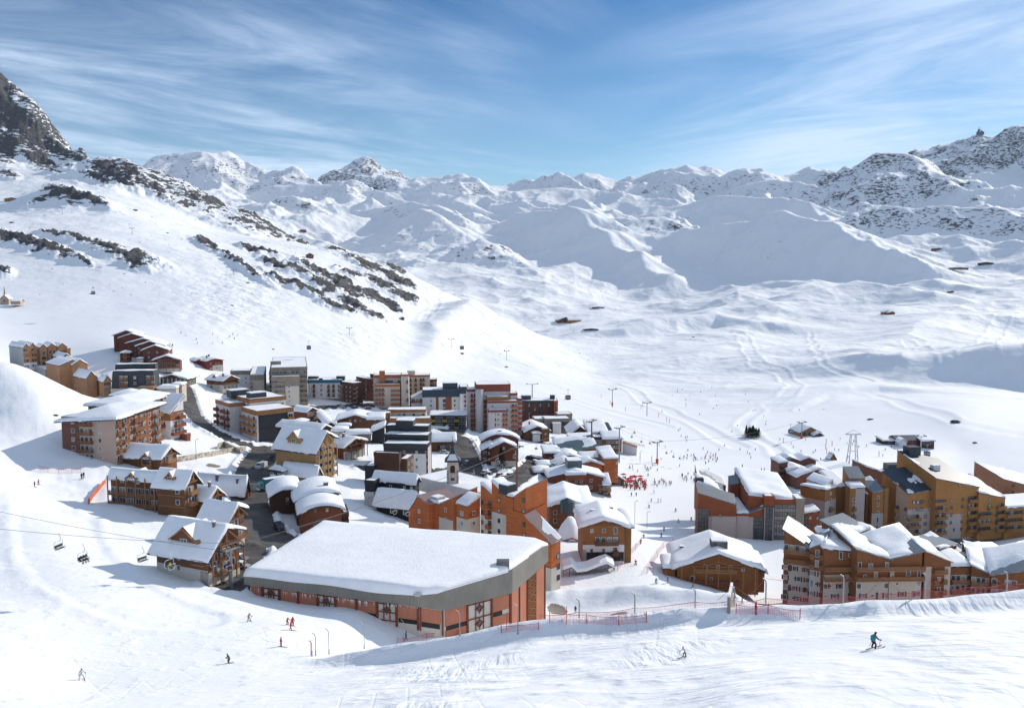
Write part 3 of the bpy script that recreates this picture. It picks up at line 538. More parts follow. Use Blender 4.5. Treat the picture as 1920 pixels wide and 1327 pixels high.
# ---------------------------------------------------------------- buildings
def sample_axis(a, b, step, edge=(0, .12, .3, .65)):
    L_ = b - a
    if L_ < 3: return list(np.linspace(a, b, 7))
    n = max(2, int((L_ - 1.3) / step)); mid = list(np.linspace(a + edge[-1], b - edge[-1], n + 1))
    return [a + e for e in edge[:-1]] + mid + [b - e for e in edge[:-1]][::-1]
class Bd:
    def __init__(s, name, label, u, v, th, group=None, cat='building', Y=None, wall=BROWN, rail=None, fr='w', fh=2.8, snow=.7, seed=None, parent=None, at=None):
        p = at if at is not None else px(u, v, Y) if Y else hit(u, v); s.Y = p.y; s.th = math.radians(th); s.P = p
        s.root = empty(name, (p.x, p.y, p.z), s.th, label, cat, group)
        if parent:
            s.root.parent = parent.root; d = parent.loc(p); s.root.location = d; s.root.rotation_euler = (0, 0, s.th - parent.th)
        s.c, s.s_ = math.cos(s.th), math.sin(s.th)
        s.wall = wall; s.rail = rail or RAILM; s.fr = fr; s.fh = fh; s.snow = snow; s.rnd = random.Random(seed if seed is not None else int(u * 7 + v))
    def wing(s, th): return Bd('wing', None, 0, 0, th, None, None, wall=s.wall, rail=s.rail, fr=s.fr, fh=s.fh, snow=s.snow, seed=s.rnd.randint(0, 99), parent=s, at=s.P)
    def loc(s, p): d = Vector(p) - s.P; return Vector((d.x * s.c + d.y * s.s_, -d.x * s.s_ + d.y * s.c, d.z))
    def wor(s, q): return Vector((q[0] * s.c - q[1] * s.s_, q[0] * s.s_ + q[1] * s.c, q[2])) + s.P
    def on_plane(s, p, axis, u, v):       # ray(u,v) with the vertical plane through local p along local x or y -> local point
        r = Vector(ray(u, v)); n = Vector((-s.s_, s.c, 0)) if axis == 'x' else Vector((s.c, s.s_, 0)); w = s.wor(p)
        t = w.dot(n) / r.dot(n); return s.loc(r * t)
    def ulen(s, p, axis, u):              # distance along the axis at which column u is reached, height kept
        w = s.wor(p); d = Vector((s.c, s.s_, 0)) if axis == 'x' else Vector((-s.s_, s.c, 0)); k = (u - CU) / F
        a = w.x - k * (w.y * cp - w.z * sp); b = d.x - k * d.y * cp
        t = -a / b if abs(b) > 1e-9 else 10; return t if 1 < t < 120 else max(3.0, min(abs(t), 60))
    def V(s, u0, v0, uL=None, uR=None, vL=None, vR=None, dl=None, dr=None, d=0, roof='flat', rz=2.5, ng=1, over=.7, wall=None, band=None, bandh=1.0, snow=None, cov=1.0,
          fL=None, fR=None, top=1.6, base=None, drop=3, roofm=None, rail=None, inset=0, rs='rail', fh=None, ov=None, bd=1.2, zs=None, name='wall', fr=None, taper=0, bk=None):
        p = s.loc(px(u0, v0, s.Y + d)); z0 = p.z
        if uR is not None and vR is not None: q = s.on_plane(p, 'x', uR, vR); w = q.x - p.x; zR = q.z
        else: w = dr if dr else s.ulen(p, 'x', uR); zR = z0
        if uL is not None and vL is not None: q = s.on_plane(p, 'y', uL, vL); l = q.y - p.y; zL = q.z
        else: l = dl if dl else s.ulen(p, 'y', uL); zL = z0
        w = min(max(w, 1.5), 90); l = min(max(l, 1.5), 90)
        if zs: zR, zL = z0 + zs[0], z0 + zs[1]
        if bk is not None: zL = z0 + bk
        if roof in ('gR', 'gL', 'hR', 'hL'): rz = rz * .74
        if 'arc' in roof: rz = rz * .48
        x0, y0 = p.x, p.y
        if base is not None: zb = base if base < 50 else s.on_plane(p, 'x', u0, base).z
        else: zb = min(ground(*s.wor((x0 + a, y0 + b, 0))[:2]) for a in (0, w) for b in (0, l)) - s.P.z - 1
        def H(x, y):
            a = (x - x0) / w; b = (y - y0) / l; bs = z0 + (zR - z0) * a + (zL - z0) * b
            if roof in ('gR', 'hR', 'arcR'):
                t = min(max(a, 0), .99999) * ng % 1; hh = 1 - abs(t * 2 - 1) if roof != 'arcR' else math.sin(math.pi * t) ** .8
                if a < 0: hh = a * w / (w / ng / 2)
                if a > 1: hh = -(a - 1) * w / (w / ng / 2)
                hz = rz * hh
                if roof == 'hR': hz = min(hz, rz * 2 * ((y - y0) / w * ng), rz * 2 * ((y0 + l - y) / w * ng))
                return bs + hz
            if roof in ('gL', 'hL', 'arcL'):
                t = min(max(b, 0), .99999) * ng % 1; hh = 1 - abs(t * 2 - 1) if roof != 'arcL' else math.sin(math.pi * t) ** .8
                if b < 0: hh = b * l / (l / ng / 2)
                if b > 1: hh = -(b - 1) * l / (l / ng / 2)
                hz = rz * hh
                if roof == 'hL': hz = min(hz, rz * 2 * ((x - x0) / l * ng), rz * 2 * ((x0 + w - x) / l * ng))
                return bs + hz
            if roof == 'vR': return bs + rz * abs(a * 2 - 1)        # butterfly
            return bs
        # walls
        m = MB(); X = [x0] + ([x0 + w * (i + 1) / (2 * ng) for i in range(2 * ng - 1)] if roof in ('gR', 'arcR', 'vR') else []) + [x0 + w]
        Yy = [y0] + ([y0 + l * (i + 1) / (2 * ng) for i in range(2 * ng - 1)] if roof in ('gL', 'arcL') else []) + [y0 + l]
        if 'arc' in roof: X = list(np.linspace(x0, x0 + w, 9)) if roof == 'arcR' else X; Yy = list(np.linspace(y0, y0 + l, 9)) if roof == 'arcL' else Yy
        ring = [(x, y0) for x in X] + [(x0 + w, y) for y in Yy[1:]] + [(x, y0 + l) for x in X[::-1][1:]] + [(x0, y) for y in Yy[::-1][1:-1]]
        n = len(ring); tp = taper
        def tpd(x, y): return (x + (tp if x == x0 else -tp if x == x0 + w else 0), y + (tp if y == y0 else -tp if y == y0 + l else 0))
        m.add([(x, y, zb) for x, y in ring] + [(*tpd(x, y), H(x, y) - .02) for x, y in ring], [(i, (i + 1) % n, n + (i + 1) % n, n + i) for i in range(n)])
        m.obj(name, wall or s.wall, s.root)
        g = dict(x0=x0, y0=y0, w=w, l=l, z0=z0, zb=zb, H=H, rail=rail or s.rail, fr=fr or s.fr)
        # roof slab
        if ov is None: ov = (0, 0, 0, 0) if roof == 'flat' else (over,) * 4
        ax, bx, ay, by = x0 - ov[0] + tp, x0 + w + ov[1] - tp, y0 - ov[2] + tp, y0 + l + ov[3] - tp
        step = 1.1 if s.Y < 330 else 1.8
        gx = sorted(set(sample_axis(ax, bx, step) + (X[1:-1] if roof in ('gR', 'vR') else []))); gy = sorted(set(sample_axis(ay, by, step) + (Yy[1:-1] if roof == 'gL' else [])))
        th_ = .28
        rgx = [ax] + X[1:-1] + [bx] if roof not in ('hR', 'hL') else gx; rgy = [ay] + Yy[1:-1] + [by] if roof not in ('hR', 'hL') else gy
        r = MB(); nx, ny = len(rgx), len(rgy); vs = [(x, y, H(x, y) + .02) for y in rgy for x in rgx] + [(x, y, H(x, y) - th_ + .3 * 0) for y in rgy for x in rgx]
        fs = [(j * nx + i, j * nx + i + 1, (j + 1) * nx + i + 1, (j + 1) * nx + i) for j in range(ny - 1) for i in range(nx - 1)]; k = nx * ny
        fs += [tuple(q + k for q in f)[::-1] for f in fs]
        fs += [(i + 1, i, k + i, k + i + 1) for i in range(nx - 1)] + [((ny - 1) * nx + i, (ny - 1) * nx + i + 1, k + (ny - 1) * nx + i + 1, k + (ny - 1) * nx + i) for i in range(nx - 1)]
        fs += [(j * nx, (j + 1) * nx, k + (j + 1) * nx, k + j * nx) for j in range(ny - 1)] + [((j + 1) * nx + nx - 1, j * nx + nx - 1, k + j * nx + nx - 1, k + (j + 1) * nx + nx - 1) for j in range(ny - 1)]
        if roof == 'flat' and tp == 0 and ov == (0, 0, 0, 0):
            rr = MB(); e = .12
            zf = lambda x, y: H(x, y)
            for (xa, ya, xb, yb) in ((x0 - e, y0 - e, x0 + w + e, y0 + .25), (x0 - e, y0 + l - .25, x0 + w + e, y0 + l + e), (x0 - e, y0 + .25, x0 + .25, y0 + l - .25), (x0 + w - .25, y0 + .25, x0 + w + e, y0 + l - .25)):
                c4 = [(xa, ya), (xb, ya), (xb, yb), (xa, yb)]
                rr.add([(x, y, zf(x, y) - bandh) for x, y in c4] + [(x, y, zf(x, y) + .35) for x, y in c4], [(0, 3, 2, 1), (4, 5, 6, 7), (0, 1, 5, 4), (1, 2, 6, 5), (2, 3, 7, 6), (3, 0, 4, 7)])
            ro = r.add(vs, fs).obj('roof', roofm or ROOFD, s.root); rr.obj('parapet', band or roofm or wall or s.wall, ro)
        else: ro = r.add(vs, fs).obj('roof', roofm or ROOFD, s.root)
        # snow on the roof
        t = s.snow if snow is None else snow
        t = t * .78 if t > .5 else t
        if t > 0:
            e = 1.0 if roof != 'flat' else 0.0; sd = s.rnd.random() * 50; tt = t if roof != 'flat' else min(t, .45)
            if roof == 'flat' and tp == 0: gx = sample_axis(ax + .22, bx - .22, step); gy = sample_axis(ay + .22, by - .22, step)
            sx0, sx1, sy0, sy1 = gx[0], gx[-1], gy[0], gy[-1]; q = MB(); nx = len(gx); idx = {}
            for j, y in enumerate(gy):
                for i, x in enumerate(gx):
                    dd = min(x - sx0, sx1 - x, y - sy0, sy1 - y); nn = mnoise.noise(Vector((x * .16 + sd, y * .16, sd))); n2 = mnoise.noise(Vector((x * .6, y * .6 + sd, 0)))
                    if roof == 'flat': tk = tt * (.75 + .5 * nn)
                    else:
                        rr_ = max(.5, t * .9); pr = math.sqrt(max(0, 1 - (1 - min(dd / rr_, 1)) ** 2)); tk = t * (.95 + .35 * nn + .1 * n2) * pr
                    xx, yy = x, y
                    if roof != 'flat' and dd < .05:
                        w_ = .22 * t * (n2 + nn * .8); xx += (w_ if x == sx1 else -w_ if x == sx0 else 0); yy += (w_ if y == sy1 else -w_ if y == sy0 else 0)
                    c_ = 1.0
                    if cov < 1: c_ = (cov * 2.2 - 1.3) + 1.5 * mnoise.noise(Vector((x * .11 + sd, y * .11 + sd * .7, 3.3))) + .15 * n2; c_ = min(1, max(-.2, c_ * 3)); tk = tk * c_ if c_ > 0 else -.1
                    hz = H(x, y)
                    if ng >= 1 and roof[:1] in 'gh' and tk > 0:      # soften the ridge and valleys
                        hz = (H(x - .5, y) + H(x + .5, y) + H(x, y - .5) + H(x, y + .5) + 2 * hz) / 6 if dd > .5 else hz
                    q.v.append((xx, yy, hz + (tk if tk > 0 else -.06) + (.03 if dd > .05 else -.12 if roof != 'flat' else 0)))
            for j in range(len(gy) - 1):
                for i in range(nx - 1):
                    f = (j * nx + i, j * nx + i + 1, (j + 1) * nx + i + 1, (j + 1) * nx + i); q.f.append(f); q.m.append(0)
            q.obj('snow_cover', SNOW, ro, smooth=True)
        for face, pat in (('L', fL), ('R', fR)):
            if pat: s.facade(g, face, pat, top, fh or s.fh, rs, bd)
        s.g = g; s.ro = ro; return g
    def place(s, name, me, face, g, sx, z, mat_=None, par=None):
        if face == 'R': M = Matrix.Translation((g['x0'] + sx, g['y0'], z))
        else: M = Matrix.Translation((g['x0'], g['y0'] + sx, z)) @ Matrix.Rotation(-math.pi / 2, 4, 'Z')
        return link(name, me, par or s.root, M)
    def facade(s, g, face, pat, top, fh, rs='rail', bd=1.2):
        ln = g['w'] if face == 'R' else g['l']
        if isinstance(pat, str): pat = [pat] * max(1, int((g['z0'] - g['zb'] - 1 - top) / fh + .6))
        for k, row in enumerate(pat):
            z = g['z0'] - top - k * fh; n = len(row); cw = ln / n; i = 0
            if z < g['zb'] + 1.6: break
            while i < n:
                ch = row[i]; sx = (i + .5) * cw
                if face == 'L': sx = ln - sx
                if ch in 'wWnstvh':
                    ww, hh = {'w': (1.05, 1.25), 'W': (2.0, 1.35), 'n': (.6, .6), 's': (1.1, 1.2), 't': (.8, 1.9), 'v': (.7, 1.0), 'h': (1.7, .8)}[ch]
                    ww = min(ww, cw * .8); s.place('window', win_mesh(ww, hh, g['fr'], ch == 's', s.rnd.choice([GLASSL, GLASSC, None, None, None])), face, g, sx, z); i += 1
                elif ch in 'bB=':
                    j = i
                    while j < n and row[j] == ch: j += 1
                    a, b = i * cw, j * cw; mid = (a + b) / 2; L_ = (b - a) - .12; mid_ = ln - mid if face == 'L' else mid
                    s.place('balcony', balc_mesh(L_, bd, g['rail'], rs), face, g, mid_, z - 1.0)
                    if ch != '=':
                        for q in range(i, j):
                            qx = (q + .5) * cw; qx = ln - qx if face == 'L' else qx
                            s.place('window', win_mesh(min(1.9, cw * .72), 1.9, g['fr'], False, s.rnd.choice([GLASSL, GLASSC, None, None, None, None])), face, g, qx, z - .05)
                    i = j
                elif ch == 'x':
                    j = i
                    while j < n and row[j] == ch: j += 1
                    a, b = i * cw, j * cw; mid = (a + b) / 2; mid_ = ln - mid if face == 'L' else mid
                    s.place('window', win_mesh((b - a) * .92, fh * .72, g['fr'], False), face, g, mid_, z); i = j
                elif ch == 'g': s.place('door', door_mesh(min(cw * .8, 2.6), 2.3), face, g, sx, z); i += 1
                else: i += 1
    def pz(s, g, face, u, v):             # local height on a face at a pixel
        return s.on_plane(Vector((g['x0'], g['y0'], 0)), 'x' if face == 'R' else 'y', u, v)
    def patch(s, g, face, s0, s1, z0, z1, m, name='cladding', proud=.05):
        ln = g['w'] if face == 'R' else g['l']; a, b = s0 * ln, s1 * ln
        if face == 'L': a, b = (1 - s1) * ln, (1 - s0) * ln
        q = MB().box(-(b - a) / 2, -proud, z0, (b - a) / 2, .02, z1); return s.place(name, q.mesh(name, m), face, g, (a + b) / 2, 0)
    def low(s, g, v, face='R', m=None, proud=.05, s0=0, s1=1, name='plinth_wall', u=None):   # differently coloured lower storeys, from pixel row v at the near corner down
        w = s.wor((g['x0'], g['y0'], g['z0'])); u0 = u or proj(w)[0]; z = s.pz(g, face, u0, v).z
        return s.patch(g, face, s0, s1, g['zb'], z, m or CREAM, name, proud)
    def posts(s, g, face, n, wdt=.22, out=1.25, m=None, z0=None, z1=None, s0=0, s1=1):
        ln = g['w'] if face == 'R' else g['l']; me = MB().box(-wdt / 2, -wdt / 2, (z0 if z0 is not None else g['zb']), wdt / 2, wdt / 2, (z1 if z1 is not None else g['z0'])).mesh('post', m or RAILM)
        for i in range(n):
            t = (s0 + (s1 - s0) * (i / (n - 1) if n > 1 else .5)) * ln; t = ln - t if face == 'L' else t
            if face == 'R': M = Matrix.Translation((g['x0'] + t, g['y0'] - out, 0))
            else: M = Matrix.Translation((g['x0'] - out, g['y0'] + t, 0))
            link('post', me, s.root, M)
    def truss(s, g, face='R', m=None, out=.9):      # open timber triangle under the front eave
        q = MB(); ln = g['w'] if face == 'R' else g['l']; z0 = g['z0']
        pk = g['H'](g['x0'] + g['w'] / 2, g['y0'] + g['l'] / 2) - .35
        q.bar((-ln / 2 - .4, -out, z0 - .25), (0, -out, pk), .22); q.bar((ln / 2 + .4, -out, z0 - .25), (0, -out, pk), .22); q.bar((-ln * .33, -out, z0 + .1), (ln * .33, -out, z0 + .1), .18)
        q.bar((0, -out, z0 + .1), (0, -out, pk), .18); q.bar((-ln * .16, -out, z0 + .1), (0, -out, z0 + (pk - z0) * .5), .14); q.bar((ln * .16, -out, z0 + .1), (0, -out, z0 + (pk - z0) * .5), .14)
        s.place('truss', q.mesh('truss', m or RAILM), face, g, ln / 2, 0)
    def chim(s, g, a, b, w=.8, h=1.8, m=None, cap=True):
        x, y = g['x0'] + a * g['w'], g['y0'] + b * g['l']; z = g['H'](x, y); q = MB().box(-w / 2, -w / 2, -.5, w / 2, w / 2, h)
        if cap: q.box(-w / 2 - .12, -w / 2 - .12, h, w / 2 + .12, w / 2 + .12, h + .14); 
        link('chimney', q.mesh('chimney', m or mat('chimney', (.16, .13, .12), .8)), s.ro, Matrix.Translation((x, y, z)))
        k = MB().box(-w / 2 - .08, -w / 2 - .08, h + .14, w / 2 + .08, w / 2 + .08, h + .38); return link('chimney_snow', k.mesh('chimney_snow', SNOW), s.ro, Matrix.Translation((x, y, z)))
    def hut(s, g, a, b, w, l, h, m=None, snow=.3):   # lift housing / plant room on a roof
        x, y = g['x0'] + a * g['w'], g['y0'] + b * g['l']; z = g['H'](x, y); o = MB().box(-w / 2, -l / 2, -.6, w / 2, l / 2, h).obj('roof_housing', m or SLATE, s.ro, Matrix.Translation((x, y, z)))
        if snow: MB().box(-w / 2 + .1, -l / 2 + .1, h, w / 2 - .1, l / 2 - .1, h + snow).obj('snow_cap', SNOW, o)
    def dormer(s, g, a, b, w, h, side='L', wm=None, rm=None, out=1.0, rise=.55):  # small gabled dormer looking out through the snow
        x, y = g['x0'] + a * g['w'], g['y0'] + b * g['l']; z = g['H'](x, y) - .3
        rot = {'R': 0, 'L': -math.pi / 2}[side]; M = Matrix.Translation((x, y, z)) @ Matrix.Rotation(rot, 4, 'Z')
        q = MB(); rd = w * rise; q.prism([(-w / 2, 0), (w / 2, 0), (w / 2, h), (0, h + rd), (-w / 2, h)], -out, 5)
        d = q.obj('dormer', wm or s.wall, s.ro, M)
        r = MB()
        for sx in (-1, 1): r.add([(sx * (w / 2 + .45), -out - .45, h - .35 * rise), (0, -out - .45, h + rd + .12), (0, 5, h + rd + .12), (sx * (w / 2 + .45), 5, h - .35 * rise), (sx * (w / 2 + .45), -out - .45, h - .35 * rise - .22), (0, -out - .45, h + rd - .1), (0, 5, h + rd - .1), (sx * (w / 2 + .45), 5, h - .35 * rise - .22)],
                       [(0, 1, 2, 3), (7, 6, 5, 4), (0, 4, 5, 1), (2, 6, 7, 3), (3, 7, 4, 0)])
        r.obj('dormer_roof', rm or RAILM, d)
        sn = MB()
        for sx in (-1, 1): sn.add([(sx * (w / 2 + .3), -out - .1, h - .3 * rise), (0, -out - .1, h + rd + .5), (0, 5, h + rd + .6), (sx * (w / 2 + .3), 5, h + .2)], [(0, 1, 2, 3)])
        sn.obj('dormer_snow', SNOW, d, smooth=True)
        link('window', win_mesh(min(1.6, w * .5), min(1.0, h + .2), s.fr), d, Matrix.Translation((0, -out, h * .55 + .1)))
_DC = {}
def door_mesh(w, h):
    k = (round(w, 1), h)
    if k not in _DC:
        m = MB().box(-w / 2, -.06, -h / 2, w / 2, .02, h / 2, 0); m.box(-w / 2 - .12, -.12, -h / 2, -w / 2, .02, h / 2 + .12, 1); m.box(w / 2, -.12, -h / 2, w / 2 + .12, .02, h / 2 + .12, 1); m.box(-w / 2, -.12, h / 2, w / 2, .02, h / 2 + .12, 1)
        _DC[k] = m.mesh('door', [mat('door', (.05, .04, .035), .6), RAILM])
    return _DC[k]
# ---------------------------------------------------------------- buildings, left and back of the village
GL = "larch clad blocks on the left"; GC = "brown timber chalets down the left slope"; GT = "apartment towers at the back of the village"
b = Bd('apartment_house', 'timber block with twin gables and a blank grey side wall, farthest left', 43, 687, 50, GL, Y=472, wall=LARCH, fr='d', fh=2.9, snow=.5)
g = b.V(43, 651, 17, 68, roof='gR', ng=2, rz=2.8, over=.2, fR='vv.vv', top=1.6); b.patch(g, 'L', 0, 1, g['zb'], g['z0'] - .1, GREY); b.low(g, 681, 'R', WPL)
b = Bd('apartment_house', 'row of three small timber gables stepping up behind the twin gabled block', 75, 678, 40, GL, Y=478, wall=LARCH, fr='d', snow=.5)
b.V(75, 651, 67, 88, roof='gR', rz=2.2, over=.2, fR='.www.', top=3.2); b.V(89, 650, 86, 106, roof='gR', rz=2.6, over=.2, d=3, fR='.www.', top=3.0, dl=12); b.V(108, 650, 105, 126, roof='gR', rz=2.6, over=.2, d=6, fR='.www.', top=3.2, dl=12); b.V(126, 654, 125, 132, d=7, dl=5)
b = Bd('storage_annex', 'low windowless grey annex with a flat snowy roof among timber blocks', 85, 720, 42, GL, Y=462, wall=GREY)
b.V(85, 693, 59, dr=7, snow=.5)
b = Bd('apartment_house', 'pale grey and timber gabled block peeping over the tallest larch block', 116, 700, 42, GL, Y=470, wall=LARCH, snow=.6)
g = b.V(116, 671, 87, 134, roof='gR', rz=3.0, over=.2); b.patch(g, 'L', 0, 1, g['zb'], g['z0'] - .1, GREY)
b = Bd('apartment_house', 'tallest larch block with a blank banded side and a wide gable', 135, 748, 45, GL, Y=448, wall=LARCH, snow=.6)
b.V(135.6, 684, 112, 164, roof='gR', rz=3.6, over=.3); b.V(111, 685, 86, roof='gR', rz=3.4, over=.3, dr=13, d=-2.5)
b = Bd('apartment_house', 'larch block with four rows of paired small windows and dark shaded side', 162, 753, 45, GL, Y=436, wall=LARCH, fr='w', fh=2.95, snow=.6)
g = b.V(162, 708, 129, 181, roof='gR', rz=4.2, over=.5, fL='...v.v......', top=2.4); b.V(186, 712, 184, 191, dl=4, d=4, roof='gR', rz=1.4, fR='=', fh=2.9, over=.3)
b = Bd('apartment_house', 'small orange timber house with a steep gable beside the slate building', 194, 740, 42, GL, Y=432, wall=LARCH, fr='d', snow=.6)
b.V(194, 714, 185, 208, roof='gR', rz=3.6, over=.4, fR='vwv', top=1.6, fh=3)
b = Bd('apartment_house', 'long brick red residence of overlapping snowy gables stepping down the slope', 292, 697, 14, 'brick red chalets above the slate building', wall=BRICK, fr='w', snow=.55)
b.V(213, 628, uR=262, dl=14, d=34, roof='gR', rz=3.6, over=1, fR='.v.v.v', base=672, top=4); b.V(223, 633, uR=270, dl=10, d=29, roof='gR', rz=3.2, over=.8)
g = b.V(237, 643, uR=300, dl=14, d=24, roof='gR', rz=3.4, over=1, fR='.v..v.'); b.V(256, 648, uR=307, dl=14, d=16, roof='gR', rz=3.2, over=1, fR='v..v..')
b.V(267, 656, uR=314, dl=12, d=9, roof='gR', rz=3.4, over=1, fR='.v.v.v'); b.V(288, 650, uR=319, dl=10, d=42, roof='gL', rz=2.2, over=.6)
g = b.V(287, 675, uR=337, dl=10, d=0, roof='gR', rz=3.2, over=1.2, fR=['.bbbb.', 'bbbbbb', 'bbbbbb'], top=.8, base=698, rail=RUST); b.truss(g, m=RUST); b.low(g, 691, 'R', CREAM); b.posts(g, 'R', 5, m=RUST)
b.V(225, 661, uR=243, dl=6, d=10, roof='hR', rz=1.2, over=.5, fR='=b=', rail=RUST, fh=2.4, wall=DBROWN); b.V(256, 672, uR=268, dl=4, d=6, roof='hR', rz=.8, over=.4, wall=CREAM)
b = Bd('apartment_house', 'slate clad building with sloping mansard walls and orange timber loggias', 208, 742, 5, 'brick red chalets above the slate building', wall=SLATE, rail=RUST, snow=.5)
b.V(212, 684, uR=293, dl=6, d=9, roofm=SLATE, ov=(0,)*4, taper=.8, band=SLATE)
g = b.V(206, 697, uR=290, dl=9, roofm=SLATE, taper=.9, fR=['..bb.w..bb', '..bb.w..bb', '..bb.w..bb'], top=3, fh=2.8, base=742); b.V(258, 726, uR=287, dl=5, d=-3, wall=OCHRE, snow=.15, fR='..t.t.')
b.V(208, 730, uR=240, dl=3, d=-1.5, wall=CREAM, snow=.2)
b = Bd('chalet', 'deep red chalet standing alone on the snow above the road', 387, 693, 45, 'brick red chalets above the slate building', wall=wd(.26, .05, .04), fr='w', snow=.5)
g = b.V(387, 677, 366, 418, roof='gR', rz=2.0, over=.7, fR='.v.vv.', top=2); b.V(366, 676, 355, dr=6, d=4, roof='gR', rz=1.6, over=.5); b.low(g, 686, 'R', CREAM, s0=.35); b.chim(g, .3, .4); b.chim(g, .7, .8)
b = Bd('chalet', 'brown chalet with white ground floor beside the upper bend of the road', 417, 738, 58, GC, wall=BROWN, fr='b', snow=.6)
g = b.V(418, 713, 387, 446, roof='gR', rz=3.2, over=1.0, fL=['.b.b.', '.w.w.', '..t..'], fR=['bbbb', 'wvwv', 'vvvv'], top=1.6, rail=RAILM, base=738); b.low(g, 722, 'L'); b.low(g, 722, 'R'); b.truss(g); b.dormer(g, .2, .6, 2.2, .5); b.chim(g, .3, .25)
b = Bd('market_hall', 'open sided market hall with stone piers and a broad snowy gable', 300, 723, -6, wall=mat('stone', (.16, .14, .12), .9), cat='building')
g = b.V(300, 708, uR=348, dl=12, roof='gR', rz=2.4, over=1.6, fR=['.xx.xxx.xx.'], top=2.2, fh=3.4, base=724); b.posts(g, 'R', 7, .5, 1.0, BEIGE); b.truss(g, m=BROWN)
b = Bd('service_building', 'small beige flat roofed building capped with thick snow beside the road', 296, 741, 5, wall=BEIGE, cat='building')
b.V(294, 728, uR=330, dl=9, snow=1.4, roof='shed', over=.4, fR='..nn.n', top=1.5, zs=(0, .1)); b.V(320, 722, uR=341, dl=8, d=6, snow=1.2, roof='shed', over=.3)
# large pink and brick residence
b = Bd('apartment_building', 'large pink beige residence with maroon corner and long brick wing of balconies', 215.6, 871, 78, wall=PINK, fr='w', fh=2.83, rail=RAILM, snow=.9)
g = b.V(215.6, 783, 115, 300, vL=787, vR=756, roof='hR', rz=3.6, over=1.6, fL='..w.bbb.w...', fR='b.bb.w=b=bb.w.bbb', top=1.9, base=874)
b.patch(g, 'L', 0, .33, g['z0'] - 12.2, g['z0'] - .3, pl(.2, .09, .07)); b.patch(g, 'R', 0, 1, g['z0'] - 12.5, g['z0'] - .3, RUST, proud=.03)
b.V(236, 760, 165, dr=22, d=30, roof='hR', rz=3.4, over=1.2, wall=RUST, fL='..', fR='ww.w'); b.V(262, 750, 205, dr=18, d=52, roof='hL', rz=2.6, over=1.0, wall=RUST, fR='w.w'); b.V(250, 741, 210, dr=10, d=75, roof='hL', rz=2.0, over=1, wall=RUST)
b = Bd('apartment_house', 'tall white and red house with a steep one sided snowy roof by the road', 319, 824, 68, wall=WPL, fr='w', rail=RED, snow=.6, fh=2.8)
g = b.V(319, 772, 296, 343, vR=742, roof='shed', over=.8, fR=['..bb', '.bbb', 'bbbb', 'bbbb', 'bbbb'], fL=['.....', '.bb..', '.....'], top=2.0, rs='solid', base=825); b.patch(g, 'L', 0, 1, g['z0'] - 3.4, g['z0'] - .2, OCHRE); b.patch(g, 'R', 0, 1, g['z0'] - 3.4, g['z0'] - .2, RUST)
b.V(350, 815, uR=357, dl=4, d=3, wall=RED, snow=.5)
# chalets stepping down the left slope
b = Bd('chalet', 'long brown chalet with two balconied gables in front of the pink residence', 301, 884, 74, GC, wall=BROWN, rail=HONEY, fr='w', snow=1.0)
g = b.V(301, 857, 205, 331, roof='gR', rz=3.6, over=1.1, fR=['.bb.', '.bb.'], top=1.2, base=888)
for a in (.12, .66):
    b.dormer(g, 0, 1 - a - .1, 3.0, .1, 'L', out=1.3, rm=HONEY, rise=.42); s = (1 - a - .1) * g['l']
    b.place('balcony', balc_mesh(3.0, 1.3, HONEY, 'rail'), 'L', g, s, g['z0'] - 3.3); b.place('window', win_mesh(1.2, 1.9), 'L', g, s - .3, g['z0'] - 1.7)
    for k in (-1.5, 1.5): b.place('post', MB().box(-.1, -1.3, -3.6, .1, -1.1, .4).mesh('post', HONEY), 'L', g, s + k, g['z0'])
b.truss(g, m=HONEY)
b = Bd('chalet', 'brown chalet with three storeys of timber galleries above the snow bank', 294, 958, 74, GC, wall=BROWN, rail=RAILM, fr='w', snow=.8)
g = b.V(295, 896, 207, 305, roof='gR', rz=2.0, over=.8, fL=['.w.w.w', 'bbbbbb', 'bbbbbb', 'bbbbbb'], top=1.3, base=965, fh=2.9); b.posts(g, 'L', 6, .25, 1.3, HONEY); b.dormer(g, 0, .5, 3, 0, 'L', out=1, rm=HONEY, rise=.4); b.patch(g, 'L', 0, .5, g['zb'], g['z0'] - 9.5, mat('stone', (.3, .27, .23), .9), 'stone_base', .12)
b = Bd('chalet', 'tall square brown chalet with four single windows and a snowy roof dormer', 345, 974, 72, GC, wall=BROWN, rail=HONEY, fr='w', snow=.9)
g = b.V(345, 907, 294, 369, roof='gR', rz=4.0, over=1.2, fL='....w.', fR='.bb.', top=2.2, fh=2.95, base=976); b.dormer(g, .2, .5, 2.4, .5, 'L', rm=HONEY, out=1.3); b.truss(g, m=HONEY)
for k in range(4): b.patch(g, 'L', 0, 1, g['z0'] - 3.6 - 2.95 * k, g['z0'] - 3.4 - 2.95 * k, HONEY, 'trim_board', .09)
b = Bd('chalet', 'wide chalet hidden under one big smooth snow roof with two vents', 457, 936, 78, GC, wall=DBROWN, rail=RUST, fr='w', snow=1.3)
g = b.V(457, 915, 372, 464, roof='gR', rz=4.6, over=.9, fL='.......', fR='b.b', top=1.6, base=943); b.chim(g, .2, .15, .6, 1.2); b.chim(g, .3, .6, .8, 1.4)
b = Bd('chalet', 'small chalet with rounded snow roof and balconies between larger brown chalets', 391, 972, 66, GC, wall=BROWN, rail=HONEY, fr='w', snow=1.1)
g = b.V(391, 933, 353, 416, roof='gR', rz=3.0, over=1.0, fL='bb.b', fR='.bb.', top=1.6, base=974); b.truss(g, m=HONEY); b.chim(g, .4, .2, .6)
b = Bd('chalet', 'chalet with stacked balconies along its gable above the dark street', 426, 1032, 70, GC, wall=BROWN, rail=RAILM, fr='w', snow=1.1)
